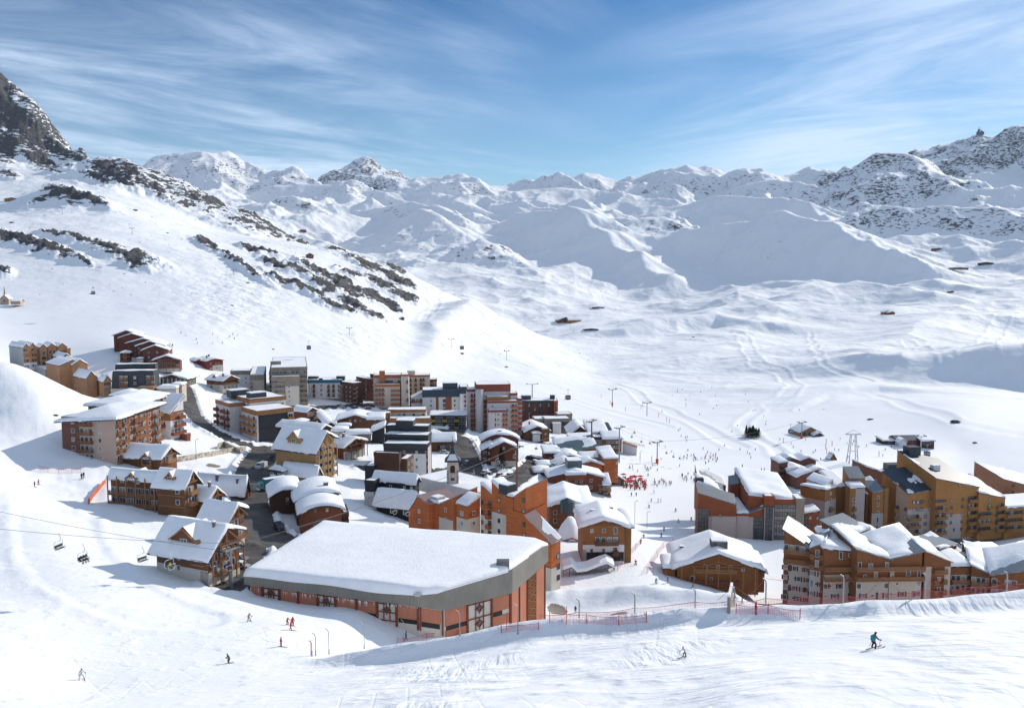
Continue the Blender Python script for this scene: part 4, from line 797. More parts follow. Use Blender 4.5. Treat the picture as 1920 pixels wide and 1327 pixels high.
g = b.V(426, 977, 375, 457, vR=950, roof='gR', rz=3.2, over=1.0, fR=['.bbb.', 'bbbbb', 'bbbbb', 'bbbbb'], fL='.w.w', top=1.3, base=1035); b.truss(g); b.low(g, 1005, 'R', CREAM)
b = Bd('chalet', 'broad chalet with triangular roof window facing the ski slope, lowest on the left', 389, 1100, 66, GC, wall=BROWN, rail=RAILM, fr='w', snow=1.0)
g = b.V(389, 1040, 293, 447, vR=990, roof='gR', rz=4.3, over=1.3, fR=['..bbb..', '.bbbbb.', 'bbbbbbb', 'bbbbbbb', '.g.g.g.'], fL=['....v.bb', '...v....'], top=1.0, fh=2.75, base=1103); b.truss(g); b.low(g, 1070, 'L', CREAM); b.low(g, 1076, 'R', CREAM); b.patch(g, 'L', .86, 1, g['zb'], g['z0'] - 3.6, mat('stone', (.33, .3, .27), .9), 'stone_corner', .15); b.posts(g, 'R', 5, .22, 1.3, RAILM)
b.dormer(g, .22, .48, 7.0, .35, 'L', out=1.6, rm=HONEY, rise=.34); b.chim(g, .42, .12, .5, 1.6)
# centre left blocks
b = Bd('apartment_building', 'stepped apartment block with dark end wall, orange bands and curved balconies', 481, 828, 40, 'flat roofed blocks with orange bands', wall=WPL, rail=HONEY, fr='w', fh=2.75, snow=.5)
BD = wd(.4, .19, .08, step=5)
g = b.V(481, 772, 453, 550, roof='flat', band=BD, bandh=1.6, fL='bbb', fR='.....b', rs='solid', top=3.2, base=830); b.patch(g, 'R', .04, .84, g['zb'], g['z0'] - 1.5, mat('cladding', (.05, .052, .056), .6, step=5), 'end_wall')
g = b.V(468, 750, 430, 536, d=14, roof='flat', band=BD, bandh=1.4, fL='.bb..bb', fR='v...v', rs='solid', top=3.0, rail=RED); b.hut(g, .3, .2, 7, 5, 2.4); b.hut(g, .1, .75, 8, 5, 2.6)
b.V(430, 758, 404, dr=8, d=14, roof='flat', band=BD, bandh=1.2, fL='b.bb', rs='solid', top=3.0, rail=RED)
GB = mat('cladding', (.33, .27, .21), .75, step=1.4, ver=True)
b = Bd('apartment_tower', 'tall greyish beige tower with ribbed concrete bands and stepped front wing', 509, 760, 14, GT, wall=GB, rail=GB, fr='w', fh=2.8, snow=.35)
g = b.V(508, 690, 495, 576, roof='flat', fR='bbbbbbbbb', fL='bb', rs='solid', top=3, band=GB, bandh=1.8, base=762); b.hut(g, .12, .3, 6, 5, 2.2, GB)
g = b.V(509, 707, uR=562, dl=5, d=-6, roof='flat', fR='bbbb.v...', rs='solid', top=3, band=GB, bandh=2, base=762); b.patch(g, 'R', .48, .96, g['zb'], g['z0'] - 5.5, CREAM, 'side_wall'); b.V(468, 704, 461, 495, d=6, roof='flat', fR='b..v', band=GB, bandh=3, wall=BEIGE, rs='solid', top=4)
b = Bd('apartment_building', 'low white block with a brown flat top left of the greyish tower', 443, 722, 10, GT, wall=WPL, snow=.4)
b.V(432, 696, uR=470, dl=10, fR='.v..v.', band=GB, bandh=2.2)
b = Bd('apartment_building', 'white block with bright blue roof band and dark red balconies', 577, 746, 3, GT, wall=WPL, rail=wd(.2, .06, .05), fr='d', snow=.4)
g = b.V(577, 713, uR=641, dl=12, fR='..b..w..b.b.v.', rs='solid', top=3.4, band=mat('sheet_metal', (.02, .17, .28), .5), bandh=1.7, base=748); b.hut(g, .12, .5, 6, 5, 2); b.hut(g, .93, .5, 5, 5, 2); b.patch(g, 'R', .33, .44, g['z0'] - 1.6, g['z0'] + 1.4, mat('sheet_metal', (.02, .17, .28), .5), 'blue_fin', .5)
b = Bd('apartment_building', 'brown cube shaped block with striped balconies and small square windows', 662, 758, 48, GT, wall=wd(.14, .065, .05), rail=wd(.3, .2, .15), fr='w', snow=.4)
b.V(662, 719, 637, 680, fL='bb.v.v.', fR='=v..', rs='solid', top=2.6, base=760)
b = Bd('apartment_building', 'dark brown frame shaped block between the brown cube and orange tower', 690, 752, 40, GT, wall=wd(.12, .045, .04), rail=RED, snow=.35)
b.V(690, 711, 668, 702, fL='b.b', fR='..b'); b.V(701, 703, 694, 706, d=5, base=720)
OB = wd(.48, .17, .07, step=5); TW = pl(.62, .54, .44)
b = Bd('apartment_tower', 'cream tower with orange balconies and an orange lift shaft', 703, 763, 6, GT, wall=TW, rail=OB, fr='w', fh=2.75, snow=.4)
g = b.V(700, 704, uR=752, dl=12, d=4, fR='..xxx.b', top=4, band=OB, bandh=1.6, base=766); b.patch(g, 'R', .22, .42, g['zb'], g['z0'] + 3.0, OB, 'lift_shaft', 2.2)
g = b.V(703, 722, uR=750, dl=5, d=-3, fR='bbb..===', rs='solid', top=2.8, band=OB, bandh=1.2, base=766); g = b.V(752, 703, uR=766, dl=10, d=-2, fR='..b', rs='solid', top=4, fh=5.5, band=OB, bandh=.8, base=764)
g = b.V(767, 704, uR=806, dl=10, d=16, fR='b.b.bb..', rs='solid', top=2.6, band=OB, bandh=1, rail=wd(.2, .07, .05)); b.hut(g, .1, .4, 5, 5, 2.6, TW); b.V(803, 712, uR=819, dl=6, d=25, wall=wd(.12, .06, .05), fR='=b')
b = Bd('apartment_building', 'white block with a dark navy metal crown and brown pilasters', 792, 776, 6, GT, wall=pl(.6, .58, .54), rail=RED, fr='d', snow=.3)
g = b.V(792, 732, uR=862, dl=14, fR='..v...x..v.', top=6.5, band=NAVY, bandh=4.2, base=778); b.hut(g, .75, .4, 9, 8, 4, NAVY)
for a in (.36, .62): b.patch(g, 'R', a, a + .16 if a > .5 else a + .07, g['zb'], g['z0'] - 4, wd(.3, .1, .05), 'pilaster', .1)
b.V(862, 726, uR=878, dl=12, d=1, fR='.=', wall=WPL, rail=RED, band=NAVY, bandh=4, rs='solid', top=5); g = b.V(771, 746, uR=794, dl=9, d=2, roof='shed', zs=(3.6, 0), over=.3, fR=['bbb', '...', 'bbb'], top=1.6, roofm=NAVY, rail=RED, snow=.5)
b = Bd('restaurant', 'low restaurant with green and yellow awnings below the navy crowned block', 808, 797, 3, wall=DBROWN, rail=mat('awning', (.35, .4, .05), .7), snow=.6, cat='restaurant')
b.V(808, 778, uR=874, dl=8, roof='shed', zs=(0, .8), over=.8, fR='=xx=xx=xx', top=2.4, fh=4, rs='solid', wall=DBROWN)
# middle
b = Bd('shop_building', 'long low building with two stepped tan bands and snowy terraces', 730, 800, 2, wall=TW, fr='d', snow=.5)
g = b.V(730, 785, uR=806, dl=7, d=0, band=BD, bandh=3.2, base=806); g = b.V(726, 769, uR=798, dl=9, d=8, fR='..ww.w.w', top=2.6, band=BD, bandh=1.2); b.V(720, 775, uR=731, dl=5, d=1, wall=wd(.3, .14, .08), fL='b', fR='v', snow=.4)
b = Bd('chalet', 'big brown chalet hall with a low broad snowy gable in the village centre', 632, 806, 6, 'brown chalets in the village centre', wall=BROWN, rail=RAILM, fr='b', snow=1.0)
g = b.V(632, 787, uR=700, dl=16, roof='gR', rz=3.2, over=1.2, fR=['..www..', '.......'], top=.5, base=812); b.V(690, 785, uR=719, dl=14, d=1, roof='gL', rz=2.2, over=.8, rail=HONEY, fR='.bb'); b.V(634, 798, uR=656, dl=4, d=-7, roof='hR', rz=.8, over=.8, snow=1.2)
b = Bd('chalet', 'low sheds under a pillow of thick snow below the brown chalet hall', 652, 826, 6, 'brown chalets in the village centre', wall=HONEY, snow=1.5)
b.V(651, 813, uR=694, dl=7, roof='hR', rz=1.2, over=1, fR='.w.xx', top=1.8, base=828); b.V(622, 808, uR=650, dl=7, d=6, roof='hR', rz=.8, over=.6, wall=CREAM); b.V(697, 808, uR=720, dl=9, d=2, roof='shed', zs=(2, .5), wall=mat('paint', (.02, .02, .022), .6), snow=.8)
b = Bd('chalet', 'small red chalet with curved gable balconies beside the street crossing', 575, 792, 58, 'brown chalets in the village centre', wall=RED, rail=RUST, snow=.9)
g = b.V(575, 772, 548, 594, roof='gR', rz=2.4, over=.8, fR='bbb', top=1.4, base=795)
b.V(560, 791, 546, dr=7, d=-14, roof='hR', rz=1, over=.4, wall=DBROWN)
b = Bd('chalet', 'dark low chalet with snowy hipped roofs left of the chalet hall', 612, 806, 20, 'brown chalets in the village centre', wall=DBROWN, snow=1.1)
b.V(612, 796, 595, 628, roof='gR', rz=1.4, over=.8)
b = Bd('chalet', 'grand honey coloured pine chalet with snowy dormer and balconied gable', 592, 900, 62, wall=PINE, rail=wd(.5, .3, .13, step=.3), fr='w', snow=1.1, fh=2.7)
g = b.V(592, 843, 517, 626, vR=818, roof='gR', rz=5.2, over=1.2, fR=['.bbbb.', 'bbbbbb', 'bbbbbb', 'bbbbbb', 'bbbbbb'], top=.6, base=902); b.truss(g, m=PINE); b.dormer(g, .16, .55, 5.4, 1.3, 'L', wm=PINE, rm=wd(.5, .3, .13), out=1.4, rise=.45); b.posts(g, 'R', 5, .25, 1.3, PINE)
b.V(600, 806, 520, dr=6, d=30, roof='gR', rz=1.8, over=.6, wall=DBROWN)
b = Bd('garage', 'pine garage under a thick square pillow of snow in front of the pine chalet', 592, 905, 66, wall=PINE, snow=1.5, cat='garage')
b.V(592, 889, 531, 601, roof='gR', rz=2.8, over=.8, base=912)
b = Bd('kiosk', 'small grey rendered entrance hut beside the delivery truck', 528, 896, 60, wall=GREY, snow=.5, cat='hut')
b.V(528, 880, 506, 535, roof='hR', rz=1.5, over=.6, fL='.x.', top=1.6, snow=.25)
b = Bd('chalet', 'red brown chalet with white lower floor and long balcony beyond the pine chalet', 644, 862, 58, wall=RED, rail=RAILM, fr='b', snow=1.0)
g = b.V(644, 838, 621, 684, vR=824, roof='gR', rz=3.0, over=1.0, fR=['.bbbb.', 'bbbbbb'], top=1.0, fh=3.1, base=864); b.truss(g); b.posts(g, 'R', 5); b.low(g, 848, 'R', CREAM); b.chim(g, .4, .7)
G3 = "dark chalets with humped snow roofs"
b = Bd('chalet', 'dark brown chalet with humped snow roof, left of the three behind the hall', 508, 962, 18, G3, wall=DBROWN, rail=DBROWN, fr='b', snow=1.2)
b.V(508, 930, uR=560, vR=918, dl=13, roof='arcR', rz=2.6, over=1, fR=['...b..', '..bb..', '..bb..'], top=1.6, base=964)
b = Bd('chalet', 'brown chalet with humped snow roof and brick chimney, middle of the three', 556, 985, 18, G3, wall=wd(.17, .065, .04), rail=DBROWN, fr='b', snow=1.2)
g = b.V(556, 938, uR=632, vR=923, dl=14, roof='arcR', rz=3.0, over=1, fR=['..v.v.', '......'], top=-.2, base=990); b.chim(g, .75, .2, 1.2, 1.6)
b = Bd('chalet', 'reddish chalet with humped snow roof, closest of the three to the hall', 566, 1005, 16, G3, wall=wd(.2, .065, .035), rail=DBROWN, fr='b', snow=1.2)
g = b.V(563, 962, uR=641, vR=952, dl=12, roof='arcR', rz=3.2, over=1, fR=['..v.v..', '..ww...', '.......'], top=-.4, base=1010, fh=3.4)
b.V(643, 962, uR=652, dl=8, d=3, roof='flat', wall=DBROWN, fR='=', rail=DBROWN, snow=.2, base=1000)
# dark stepped tower and its front wings
b = Bd('apartment_tower', 'charcoal tower with three snowy stepped terraces and a white side wall', 802, 902, 84, wall=mat('cladding', (.055, .058, .065), .6, step=3), rail=DARK, fr='w', snow=.6, fh=2.8)
g = b.V(803, 800, 723, 808, d=14, snow=.6, base=905); b.hut(g, .3, .55, 5, 7, 2.4, mat('cladding', (.055, .058, .065), .6, step=3)); b.V(802.5, 817, 721, 808, d=7, dr=7); g = b.V(802, 834, 719, 808, fL='......v...v..v', top=3, base=905)
b.patch(g, 'L', .5, .96, g['zb'], g['z0'] - 3.5, WPL, 'white_wall'); b.patch(g, 'R', 0, 1, g['zb'], g['z0'] - .5, pl(.5, .45, .42), 'side_wall')
b = Bd('apartment_building', 'brown box shaped block with snow on its dark side terrace', 749, 930, 80, wall=DBROWN, rail=RED, fr='w', snow=.8)
b.V(748, 851, 701, 752, snow=.15, base=940, d=6); b.V(701, 875, 684, dr=8, wall=mat('paint', (.03, .03, .032), .6), snow=1.0, base=950, d=5); b.V(763, 862, 750, 775, d=9, fR='vv', wall=wd(.14, .08, .05), snow=.6)
b = Bd('chalet', 'black clad chalet with two big overhanging snow slabs behind the sports hall', 779, 968, 72, wall=mat('cladding', (.03, .03, .033), .6, step=2), rail=DARK, fr='w', snow=1.5)
BK = mat('cladding', (.03, .03, .033), .6, step=2)
g = b.V(778, 904, 700, 786, roof='gR', rz=2.4, over=.6, fL='..v.vv', top=2, base=975); b.V(702, 903, 684, dr=9, roof='flat', snow=.8, wall=BK, base=975); g = b.V(770, 945, 706, 783, vR=932, d=-7, roof='gR', rz=3.2, over=1.2, base=985); b.V(701, 925, 683, dr=7, d=-1, wall=pl(.5, .5, .5), fL='.v.', snow=.3, base=975)
b = Bd('chalet', 'timber and stone house with a thick snow roof beside the curving street', 808, 846, 4, wall=BROWN, rail=RAILM, fr='b', snow=1.1)
g = b.V(809, 826, uR=852, dl=10, roof='gL', rz=3.0, over=1.0, fR='.g.x.', top=3.2, base=848); b.patch(g, 'R', .3, .85, g['zb'], g['z0'] - 2.2, mat('stone', (.3, .27, .24), .9), 'stone_wall')
# ---------------------------------------------------------------- buildings, middle and right of the village
GM = "red brown chalets by the piste"; ORW = ORANGE
b = Bd('apartment_tower', 'white terraced tower with a rust red top band and saw toothed red balconies', 905, 813, 6, GT, wall=pl(.6, .55, .52), rail=wd(.42, .1, .05), fr='w', fh=2.75, snow=.4)
RB = wd(.3, .085, .05, step=5)
g = b.V(893, 722, uR=957, dl=14, d=8, fR='.b....', top=9, band=RB, bandh=3.6, rs='solid', base=816); b.V(876, 731, uR=893, dl=10, d=11, fR='.bb', rs='solid', top=3, band=RB, bandh=1)
g = b.V(914, 753, uR=971, dl=7, d=2, fR='.v.....bb', top=2.4, rs='solid', band=RB, bandh=.8, rail=wd(.55, .16, .06), base=816); b.V(913, 745, uR=954, dl=5, d=4, wall=HONEY, snow=.7, base=760)
g = b.V(916, 770, uR=952, dl=5, d=-2, fR='..tv.bb', top=2.2, rs='solid', band=RB, bandh=.9, rail=wd(.55, .16, .06), base=816); b.V(971, 748, uR=979, dl=9, d=6, fR='=', rs='solid', base=816, band=RB)
b.V(957, 738, uR=970, dl=8, d=8, band=RB, bandh=.9, base=816)
m = MB().tube([(0, 0, -24), (0, 0, 0)], 2.2, 16); q = b.loc(px(899, 730, b.Y + 6)); m.obj('stair_turret', b.wall, b.root, Matrix.Translation(q), True)
b = Bd('apartment_building', 'long dark hotel block with brown piers and green glazed window strips', 975, 794, 3, GT, wall=wd(.15, .06, .045), fr='d', fh=2.7, snow=.4)
g = b.V(974, 752, uR=1042, dl=12, fR='tt.t.t.tt.t..', top=2.6, band=mat('sheet_metal', (.05, .08, .07), .5), bandh=1.2, base=795); b.hut(g, .2, .5, 6, 5, 3); b.hut(g, .93, .5, 3, 3, 3); b.V(1039, 752, uR=1046, dl=12, d=-1, wall=wd(.5, .17, .08), fR='=', rail=wd(.5, .17, .08), base=795)
b = Bd('ski_lift_station', 'grey concrete station building with snowy flat terraces beside the dark hotel', 1003, 806, 8, wall=pl(.24, .22, .2), fr='d', snow=.9, cat='station')
b.V(1003, 786, uR=1035, dl=10, fR='..w.w', top=1.6); b.V(1022, 786, uR=1068, dl=10, d=-3, snow=1.1, fR='..x', top=3); b.V(1046, 777, uR=1073, dl=9, d=8, wall=pl(.3, .26, .2), snow=.2); b.V(1037, 794, uR=1052, dl=5, d=-7, wall=WPL, snow=.5)
b.V(1034, 795, uR=1042, dl=6, d=-6, wall=mat('paint', (.03, .035, .04), .5), snow=.2)
b = Bd('chalet', 'brown chalet with a long snowy roof at the foot of the white terraced tower', 985, 826, 10, GM, wall=BROWN, rail=RAILM, fr='b', snow=1.0)
g = b.V(985, 808, uR=1030, dl=18, roof='gR', rz=3.4, over=1.0, fR='...ww.', top=3, base=828); b.chim(g, .3, .5); b.V(1016, 805, uR=1030, dl=3, d=-3, fR='.w.', top=2.4, snow=.3, base=828); b.V(1000, 812, uR=1013, dl=3, d=-3, roof='hR', rz=.6, wall=WPL, snow=1, base=828)
b = Bd('lift_building', 'wide lift station chalet with open timber truss gable and solar roof', 1131, 847, 3, GM, wall=BROWN, rail=RAILM, fr='w', snow=1.1, cat='station')
g = b.V(1131, 822, uR=1166, dl=16, roof='gL', rz=3.0, over=.8, fR='.wwww.', top=2, base=848); g = b.V(1070, 812, uR=1104, dl=22, d=22, roof='gR', rz=5.4, over=1.2, wall=BROWN, base=830); b.truss(g, m=RAILM); b.V(1104, 812, uR=1140, dl=22, d=14, roof='shed', zs=(.3, 3), over=.6, base=835)
b.V(1120, 804, uR=1146, dl=14, d=36, roof='shed', zs=(-.3, 1.5), over=.5, roofm=NAVY, snow=0, base=820); b.V(1113, 820, uR=1131, dl=8, d=1, wall=mat('paint', (.05, .045, .04), .6), fR='xx', top=3, fh=4, snow=.5)
b = Bd('ramp', 'fenced timber ramp leading down from the lift station to the piste', 1168, 850, -12, wall=BROWN, cat='ramp')
b.V(1167, 829, uR=1194, vR=838, dl=4, roof='shed', over=.1, snow=0, roofm=RAILM, wall=WPL, base=855); 
m = MB()
for k in range(15): x = k * .85; m.bar((x, 0, 0), (x, 0, 1.3), .12)
m.bar((0, 0, 1.2), (12, 0, 1.2), .14); m.bar((0, 0, .6), (12, 0, .6), .1); m.obj('railing', RAILM, b.root, Matrix.Translation(b.loc(px(1167, 829, b.Y - .2)) + Vector((0, -.15, 0))) @ Matrix.Rotation(math.radians(11), 4, 'Y'))
b = Bd('shop_building', 'low snow covered shop terraces between the street and the lift station', 1042, 836, 4, wall=BEIGE, snow=.9, fr='d')
b.V(1042, 829, uR=1105, dl=7, roof='shed', zs=(.2, .8), over=.6, fR='xx.xx.xx', top=2, base=836); b.V(1066, 822, uR=1112, dl=8, d=10, roof='shed', zs=(.3, 1), over=.4, wall=pl(.45, .3, .25)); b.V(1036, 838, uR=1090, dl=9, d=-12, roof='hR', rz=1.2, over=.8, snow=1.2, wall=DBROWN)
b = Bd('chalet', 'red chalet with two curved snow roofs one above the other by the chairlift pole', 920, 874, 8, GM, wall=RED, rail=DBROWN, fr='w', snow=.9)
g = b.V(921, 839, uR=968, vR=837, dl=10, roof='gR', rz=3.2, over=.9, fR=['...v...', '..v....', '.v.....', '...v...'], top=.4, base=876); b.low(g, 865, 'R', CREAM); g = b.V(905, 824, uR=972, dl=9, d=9, roof='arcR', rz=5.0, over=1.0, fR='bb...', rail=RED, base=872); b.chim(g, .5, .3, 1.2, .8)
b.V(905, 843, uR=921, dl=7, d=2, roof='shed', zs=(1.8, .4), over=.7, fR='bv', base=874)
TEAL = mat('sheet_metal', (.09, .135, .14), .4, ver=True, step=.8, spec=.5, line=.5)
b = Bd('apartment_building', 'sprawling brown and orange residence with green metal roofs by the piste', 1030, 905, 6, GM, wall=RED, rail=HONEY, fr='w', snow=.9)
g = b.V(1030, 893, uR=1131, vR=893, dl=12, d=0, roof='gR', rz=3.4, over=1.0, fR=['...v.vw.w..', '........w.b', '.......v.wb', '.........wb'], top=2.2, base=945); b.V(1061, 890, uR=1098, dl=2, d=-2.5, roof='shed', zs=(0, .5), over=.4, snow=1, base=900); b.hut(g, .5, .6, 6, 7, 3.2, TEAL, .3)
g = b.V(1040, 872, uR=1130, dl=9, d=20, roof='gR', rz=2.4, ng=2, over=.8, cov=.8, roofm=TEAL, base=900, wall=ORW); b.V(1045, 860, uR=1092, dl=12, d=32, roof='gR', rz=2.6, over=.8, cov=.8, roofm=TEAL, base=890); g = b.V(1092, 862, uR=1132, dl=14, d=32, roof='gL', rz=2.6, over=.6, cov=.8, roofm=TEAL, base=890)
g = b.V(1022, 849, uR=1048, dl=10, d=40, roof='shed', zs=(0, 1), over=.8, fR=['.b..', '.b..'], top=3, base=880); g = b.V(1048, 848, uR=1119, vR=838, dl=16, d=44, roof='shed', bk=2.5, over=.8, roofm=TEAL, cov=.55, wall=ORANGE, base=880)
g = b.V(1132, 860, uR=1159, dl=12, d=22, roof='shed', zs=(0, 1.0), over=.3, fR='.....v', top=2, wall=ORANGE, base=905); b.V(1124, 850, uR=1150, dl=8, d=36, roof='shed', zs=(.5, 1), over=.4, base=870)
b.V(1004, 884, uR=1032, dl=9, d=12, roof='hR', rz=1.6, over=.8, fR='..xx', base=895); b.V(1010, 872, uR=1034, dl=8, d=24, roof='hR', rz=1.4, over=.8, base=890)
b.V(1131, 908, uR=1145, dl=6, d=1, roof='shed', zs=(0, 3), over=.4, fR='wb', wall=BROWN, base=945)
b = Bd('mountain_restaurant', 'small brown restaurant hut with snowy gable behind the red sun terrace', 1147, 908, 20, GM, wall=BROWN, rail=HONEY, snow=.7, cat='restaurant')
b.V(1147, 901, uR=1170, dl=7, roof='gR', rz=2.4, over=.8, fR='.x.', top=1.6, fh=5)
# octagon lantern building and gabled chalet
b = Bd('chalet', 'ochre timber chalet with garages and balconies facing the snow shelter', 1093, 1058, 1, wall=OCHRE, rail=BROWN, fr='w', fh=2.85, snow=1.3)
b.wall = wd(.34, .15, .055, ver=True)
g = b.V(1093, 984, uR=1171, dl=15, roof='gR', rz=2.6, over=1.4, fR=['.v.v.t.', '..bbbb.', '.v.v.b.', '..bbbb.', '.......'], top=1.6, base=1060); b.truss(g, m=RAILM); b.low(g, 1021, 'R', WPL); b.chim(g, .3, .5, 1.0, .9); b.chim(g, .8, .7, .8, 1.2)
for a in (.18, .5, .82): b.place('garage_door', MB().box(-2, -.12, -1.3, 2, .02, 1.3).mesh('garage_door', mat('door', (.03, .028, .026), .6)), 'R', g, a * g['w'], g['zb'] + 2.6)
b.V(1171, 986, uR=1184, dl=10, d=2, roof='shed', zs=(0, 1.5), over=.8, wall=b.wall, base=1055); b.patch(g, 'R', -.02, .09, g['zb'], g['z0'] - 7, mat('stone', (.33, .3, .27), .9), 'stone_corner', .2)
b = Bd('apartment_building', 'low spreading residence with a dark eight sided lantern rising from its snow roof', 1060, 1000, 0, wall=OCHRE, rail=RAILM, snow=1.4)
b.wall = wd(.3, .12, .05); g = b.V(1030, 948, uR=1096, dl=22, d=6, roof='gR', rz=2.6, over=1.2, fR='.w.....w.', top=2.2, base=1000); b.V(1076, 952, uR=1110, dl=26, d=4, roof='hL', rz=2.4, over=1.2, base=1000); b.V(1028, 935, uR=1082, dl=14, d=30, roof='hR', rz=2.8, over=1.2, base=990)
q = b.loc(px(1064, 948, b.Y + 2)); m = MB().tube([(0, 0, -2.2), (0, 0, 1.4)], 2.3, 8); lan = m.obj('lantern', mat('sheet_metal', (.055, .085, .1), .45, ver=True, step=.8), b.root, Matrix.Translation(q)); m = MB().tube([(0, 0, 1.4), (0, 0, 1.6), (0, 0, 2.6)], [2.5, 2.4, .25], 8); m.obj('lantern_roof', mat('sheet_metal', (.055, .085, .1), .45), lan)
for k in (-1.2, 0, 1.2): link('post', MB().box(-.18, -.18, -5, .18, .18, -2.2).mesh('post', RAILM), lan, Matrix.Translation((k, -1.6 if k == 0 else -1, 0)))
m = MB(); N_ = 24
for i in range(N_): a = math.pi * 2 * i / N_; m.v.append((4.6 * math.cos(a), 6 * math.sin(a), 0))
for i in range(N_): a = math.pi * 2 * i / N_; m.v.append((4.6 * .62 * math.cos(a), 6 * .62 * math.sin(a) + .6, 3.2))
for i in range(N_): a = math.pi * 2 * i / N_; m.v.append((4.6 * .2 * math.cos(a), 6 * .2 * math.sin(a) + 1.4, 5.4))
for k in range(2):
    for i in range(N_): m.f.append((k * N_ + i, k * N_ + (i + 1) % N_, (k + 1) * N_ + (i + 1) % N_, (k + 1) * N_ + i)); m.m.append(0)
m.f.append(tuple(2 * N_ + i for i in range(N_))); m.m.append(0); m.obj('entrance_snow_cover', SNOW, b.root, Matrix.Translation(b.loc(px(1070, 1003, b.Y - 6))), True)
m = MB().box(-4.2, -1, -4, 4.2, 6, 0); ent = m.obj('entrance_hall', mat('paint', (.035, .025, .02), .7), b.root, Matrix.Translation(b.loc(px(1070, 1005, b.Y - 6))))
m = MB(); m.bar((-4.6, -5.2, -.6), (0, -5.8, 1.2), .3); m.bar((4.6, -5.2, -.6), (0, -5.8, 1.2), .3); m.bar((-3, -5.2, -.2), (3, -5.2, -.2), .2); m.bar((0, -5.5, -.2), (0, -5.5, 1.1), .2)
for k in (-4.2, -1.4, 1.4, 4.2): m.bar((k, -5.2, -4.6), (k, -5.2, -.4), .25)
m.obj('entrance_frame', RAILM, ent)
def shelter():
    p = hit(1060, 1082); r = empty('shelter', p, 0, 'low open timber shelter under a wavy ribbon of snow at the piste edge', 'shelter'); q = lambda u, v, d=0: px(u, v, p.y + d) - p
    top = [(1055, 1068), (1072, 1062), (1082, 1072), (1100, 1070), (1125, 1060), (1138, 1056), (1152, 1064)]; m = MB(); f = MB()
    for i, (u, v) in enumerate(top):
        a = q(u, v, i * .8); b_ = a + Vector((0, 4, .5)); m.v += [tuple(a + Vector((0, -.3, 0))), tuple(a + Vector((0, 0, .8))), tuple(b_ + Vector((0, 0, .9))), tuple(b_)]; f.v += [tuple(a + Vector((0, -.2, -.3))), tuple(a + Vector((0, -.2, 0))), tuple(b_ - Vector((0, 0, .05))), tuple(b_ + Vector((0, 0, -.3)))]
    for i in range(len(top) - 1):
        for k in range(4): F_ = (i * 4 + k, i * 4 + (k + 1) % 4, (i + 1) * 4 + (k + 1) % 4, (i + 1) * 4 + k); m.f.append(F_); m.m.append(0); f.f.append(F_); f.m.append(0)
    for x in (m, f): e = (len(top) - 1) * 4; x.f += [(3, 2, 1, 0), (e, e + 1, e + 2, e + 3)]; x.m += [0, 0]
    f.obj('roof', ROOFD, r); m.obj('snow_cover', SNOW, r, smooth=False)
    for i in range(9):
        u = 1056 + i * 12; k = np.interp(u, [t[0] for t in top], [t[1] for t in top]); a = q(u, k, (u - 1055) / 14 * .8); g_ = ground(p.x + a.x, p.y + a.y) - p.z
        link('post', MB().bar((a.x, a.y, g_ - .5), (a.x, a.y, a.z), .22).mesh('post', RAILM), r)
shelter()
# the orange residence behind the sports hall
b = Bd('apartment_building', 'tall orange residence with zigzag slanted roofs and cream lower walls', 986, 1075, 46, wall=ORANGE, rail=ORANGE, fr='d', fh=2.9, snow=.9, Y=228)
OL = ORANGE
g = b.V(986, 914, 962, 1026, vL=931, vR=896, roof='shed', ov=(.05,) * 4, snow=.5, cov=.5, roofm=MAUVE, fL='..v', fR=['..', '.v', '..', 'v.'], top=3.5, base=1060)
g = b.V(987, 966, 962, 1025, vR=946, roof='flat', snow=0, d=-.5, ov=(0,) * 4, fL='..v', top=2.5, base=1070, roofm=ORANGE)
g2 = b.V(1034, 1017, 986.5, 1051, vL=966, vR=1007, d=-8, roof='shed', ov=(.3, .3, .3, .3), snow=.7, cov=.55, roofm=MAUVE, fL='......', fR=['.w', '.w', '.w', '=.', '=.', '=.'], top=4, base=1112, fh=2.9); b.low(g2, 1066, 'R'); b.low(g2, 1066, 'L')
g = b.V(950, 928, 922, dr=3, vL=926, d=6, roof='shed', ov=(.1,) * 4, bk=3, fL='.v.', top=1.8, base=1060, cov=.9, roofm=MAUVE); b.low(g, 966, 'L'); b.hut(g, .5, .2, 3.4, 3.4, 2)
g = b.V(922, 926, 901, dr=9, vL=905, d=10, roof='shed', ov=(.1,) * 4, fL='v.b', fR='', top=3, base=1060, cov=.8, roofm=MAUVE, fh=2.8); b.low(g, 970, 'L')
g = b.V(962, 932, 949, dr=6, d=3, roof='shed', zs=(0, 0), ov=(.1,) * 4, base=1060)
b = Bd('apartment_building', 'lower orange residence with jagged mauve and snow roofs next to the black clad chalet', 849, 1010, 46, wall=ORANGE, rail=ORANGE, fr='w', fh=2.9, snow=.9, Y=243)
g = b.V(849, 933, 822, 895, vL=944, vR=912, roof='shed', ov=(.1,) * 4, fL='.v.', fR='.v..', top=4, cov=.8, base=1010, roofm=MAUVE); b.low(g, 976, 'L')
g = b.V(804, 944, 782, dr=11, vL=928, d=4, roof='shed', ov=(.1,) * 4, fL='v..', top=3, cov=.65, base=1000, roofm=MAUVE); g = b.V(783, 930, 766, dr=6, vL=958, d=9, roof='shed', ov=(.1,) * 4, base=1000, cov=.5)
g = b.V(822, 944, 804, dr=5, d=4, roof='shed', zs=(0, 0), ov=(.1,) * 4, base=1000); b.hut(g, .4, .6, 3, 3, 1.2, GREY)
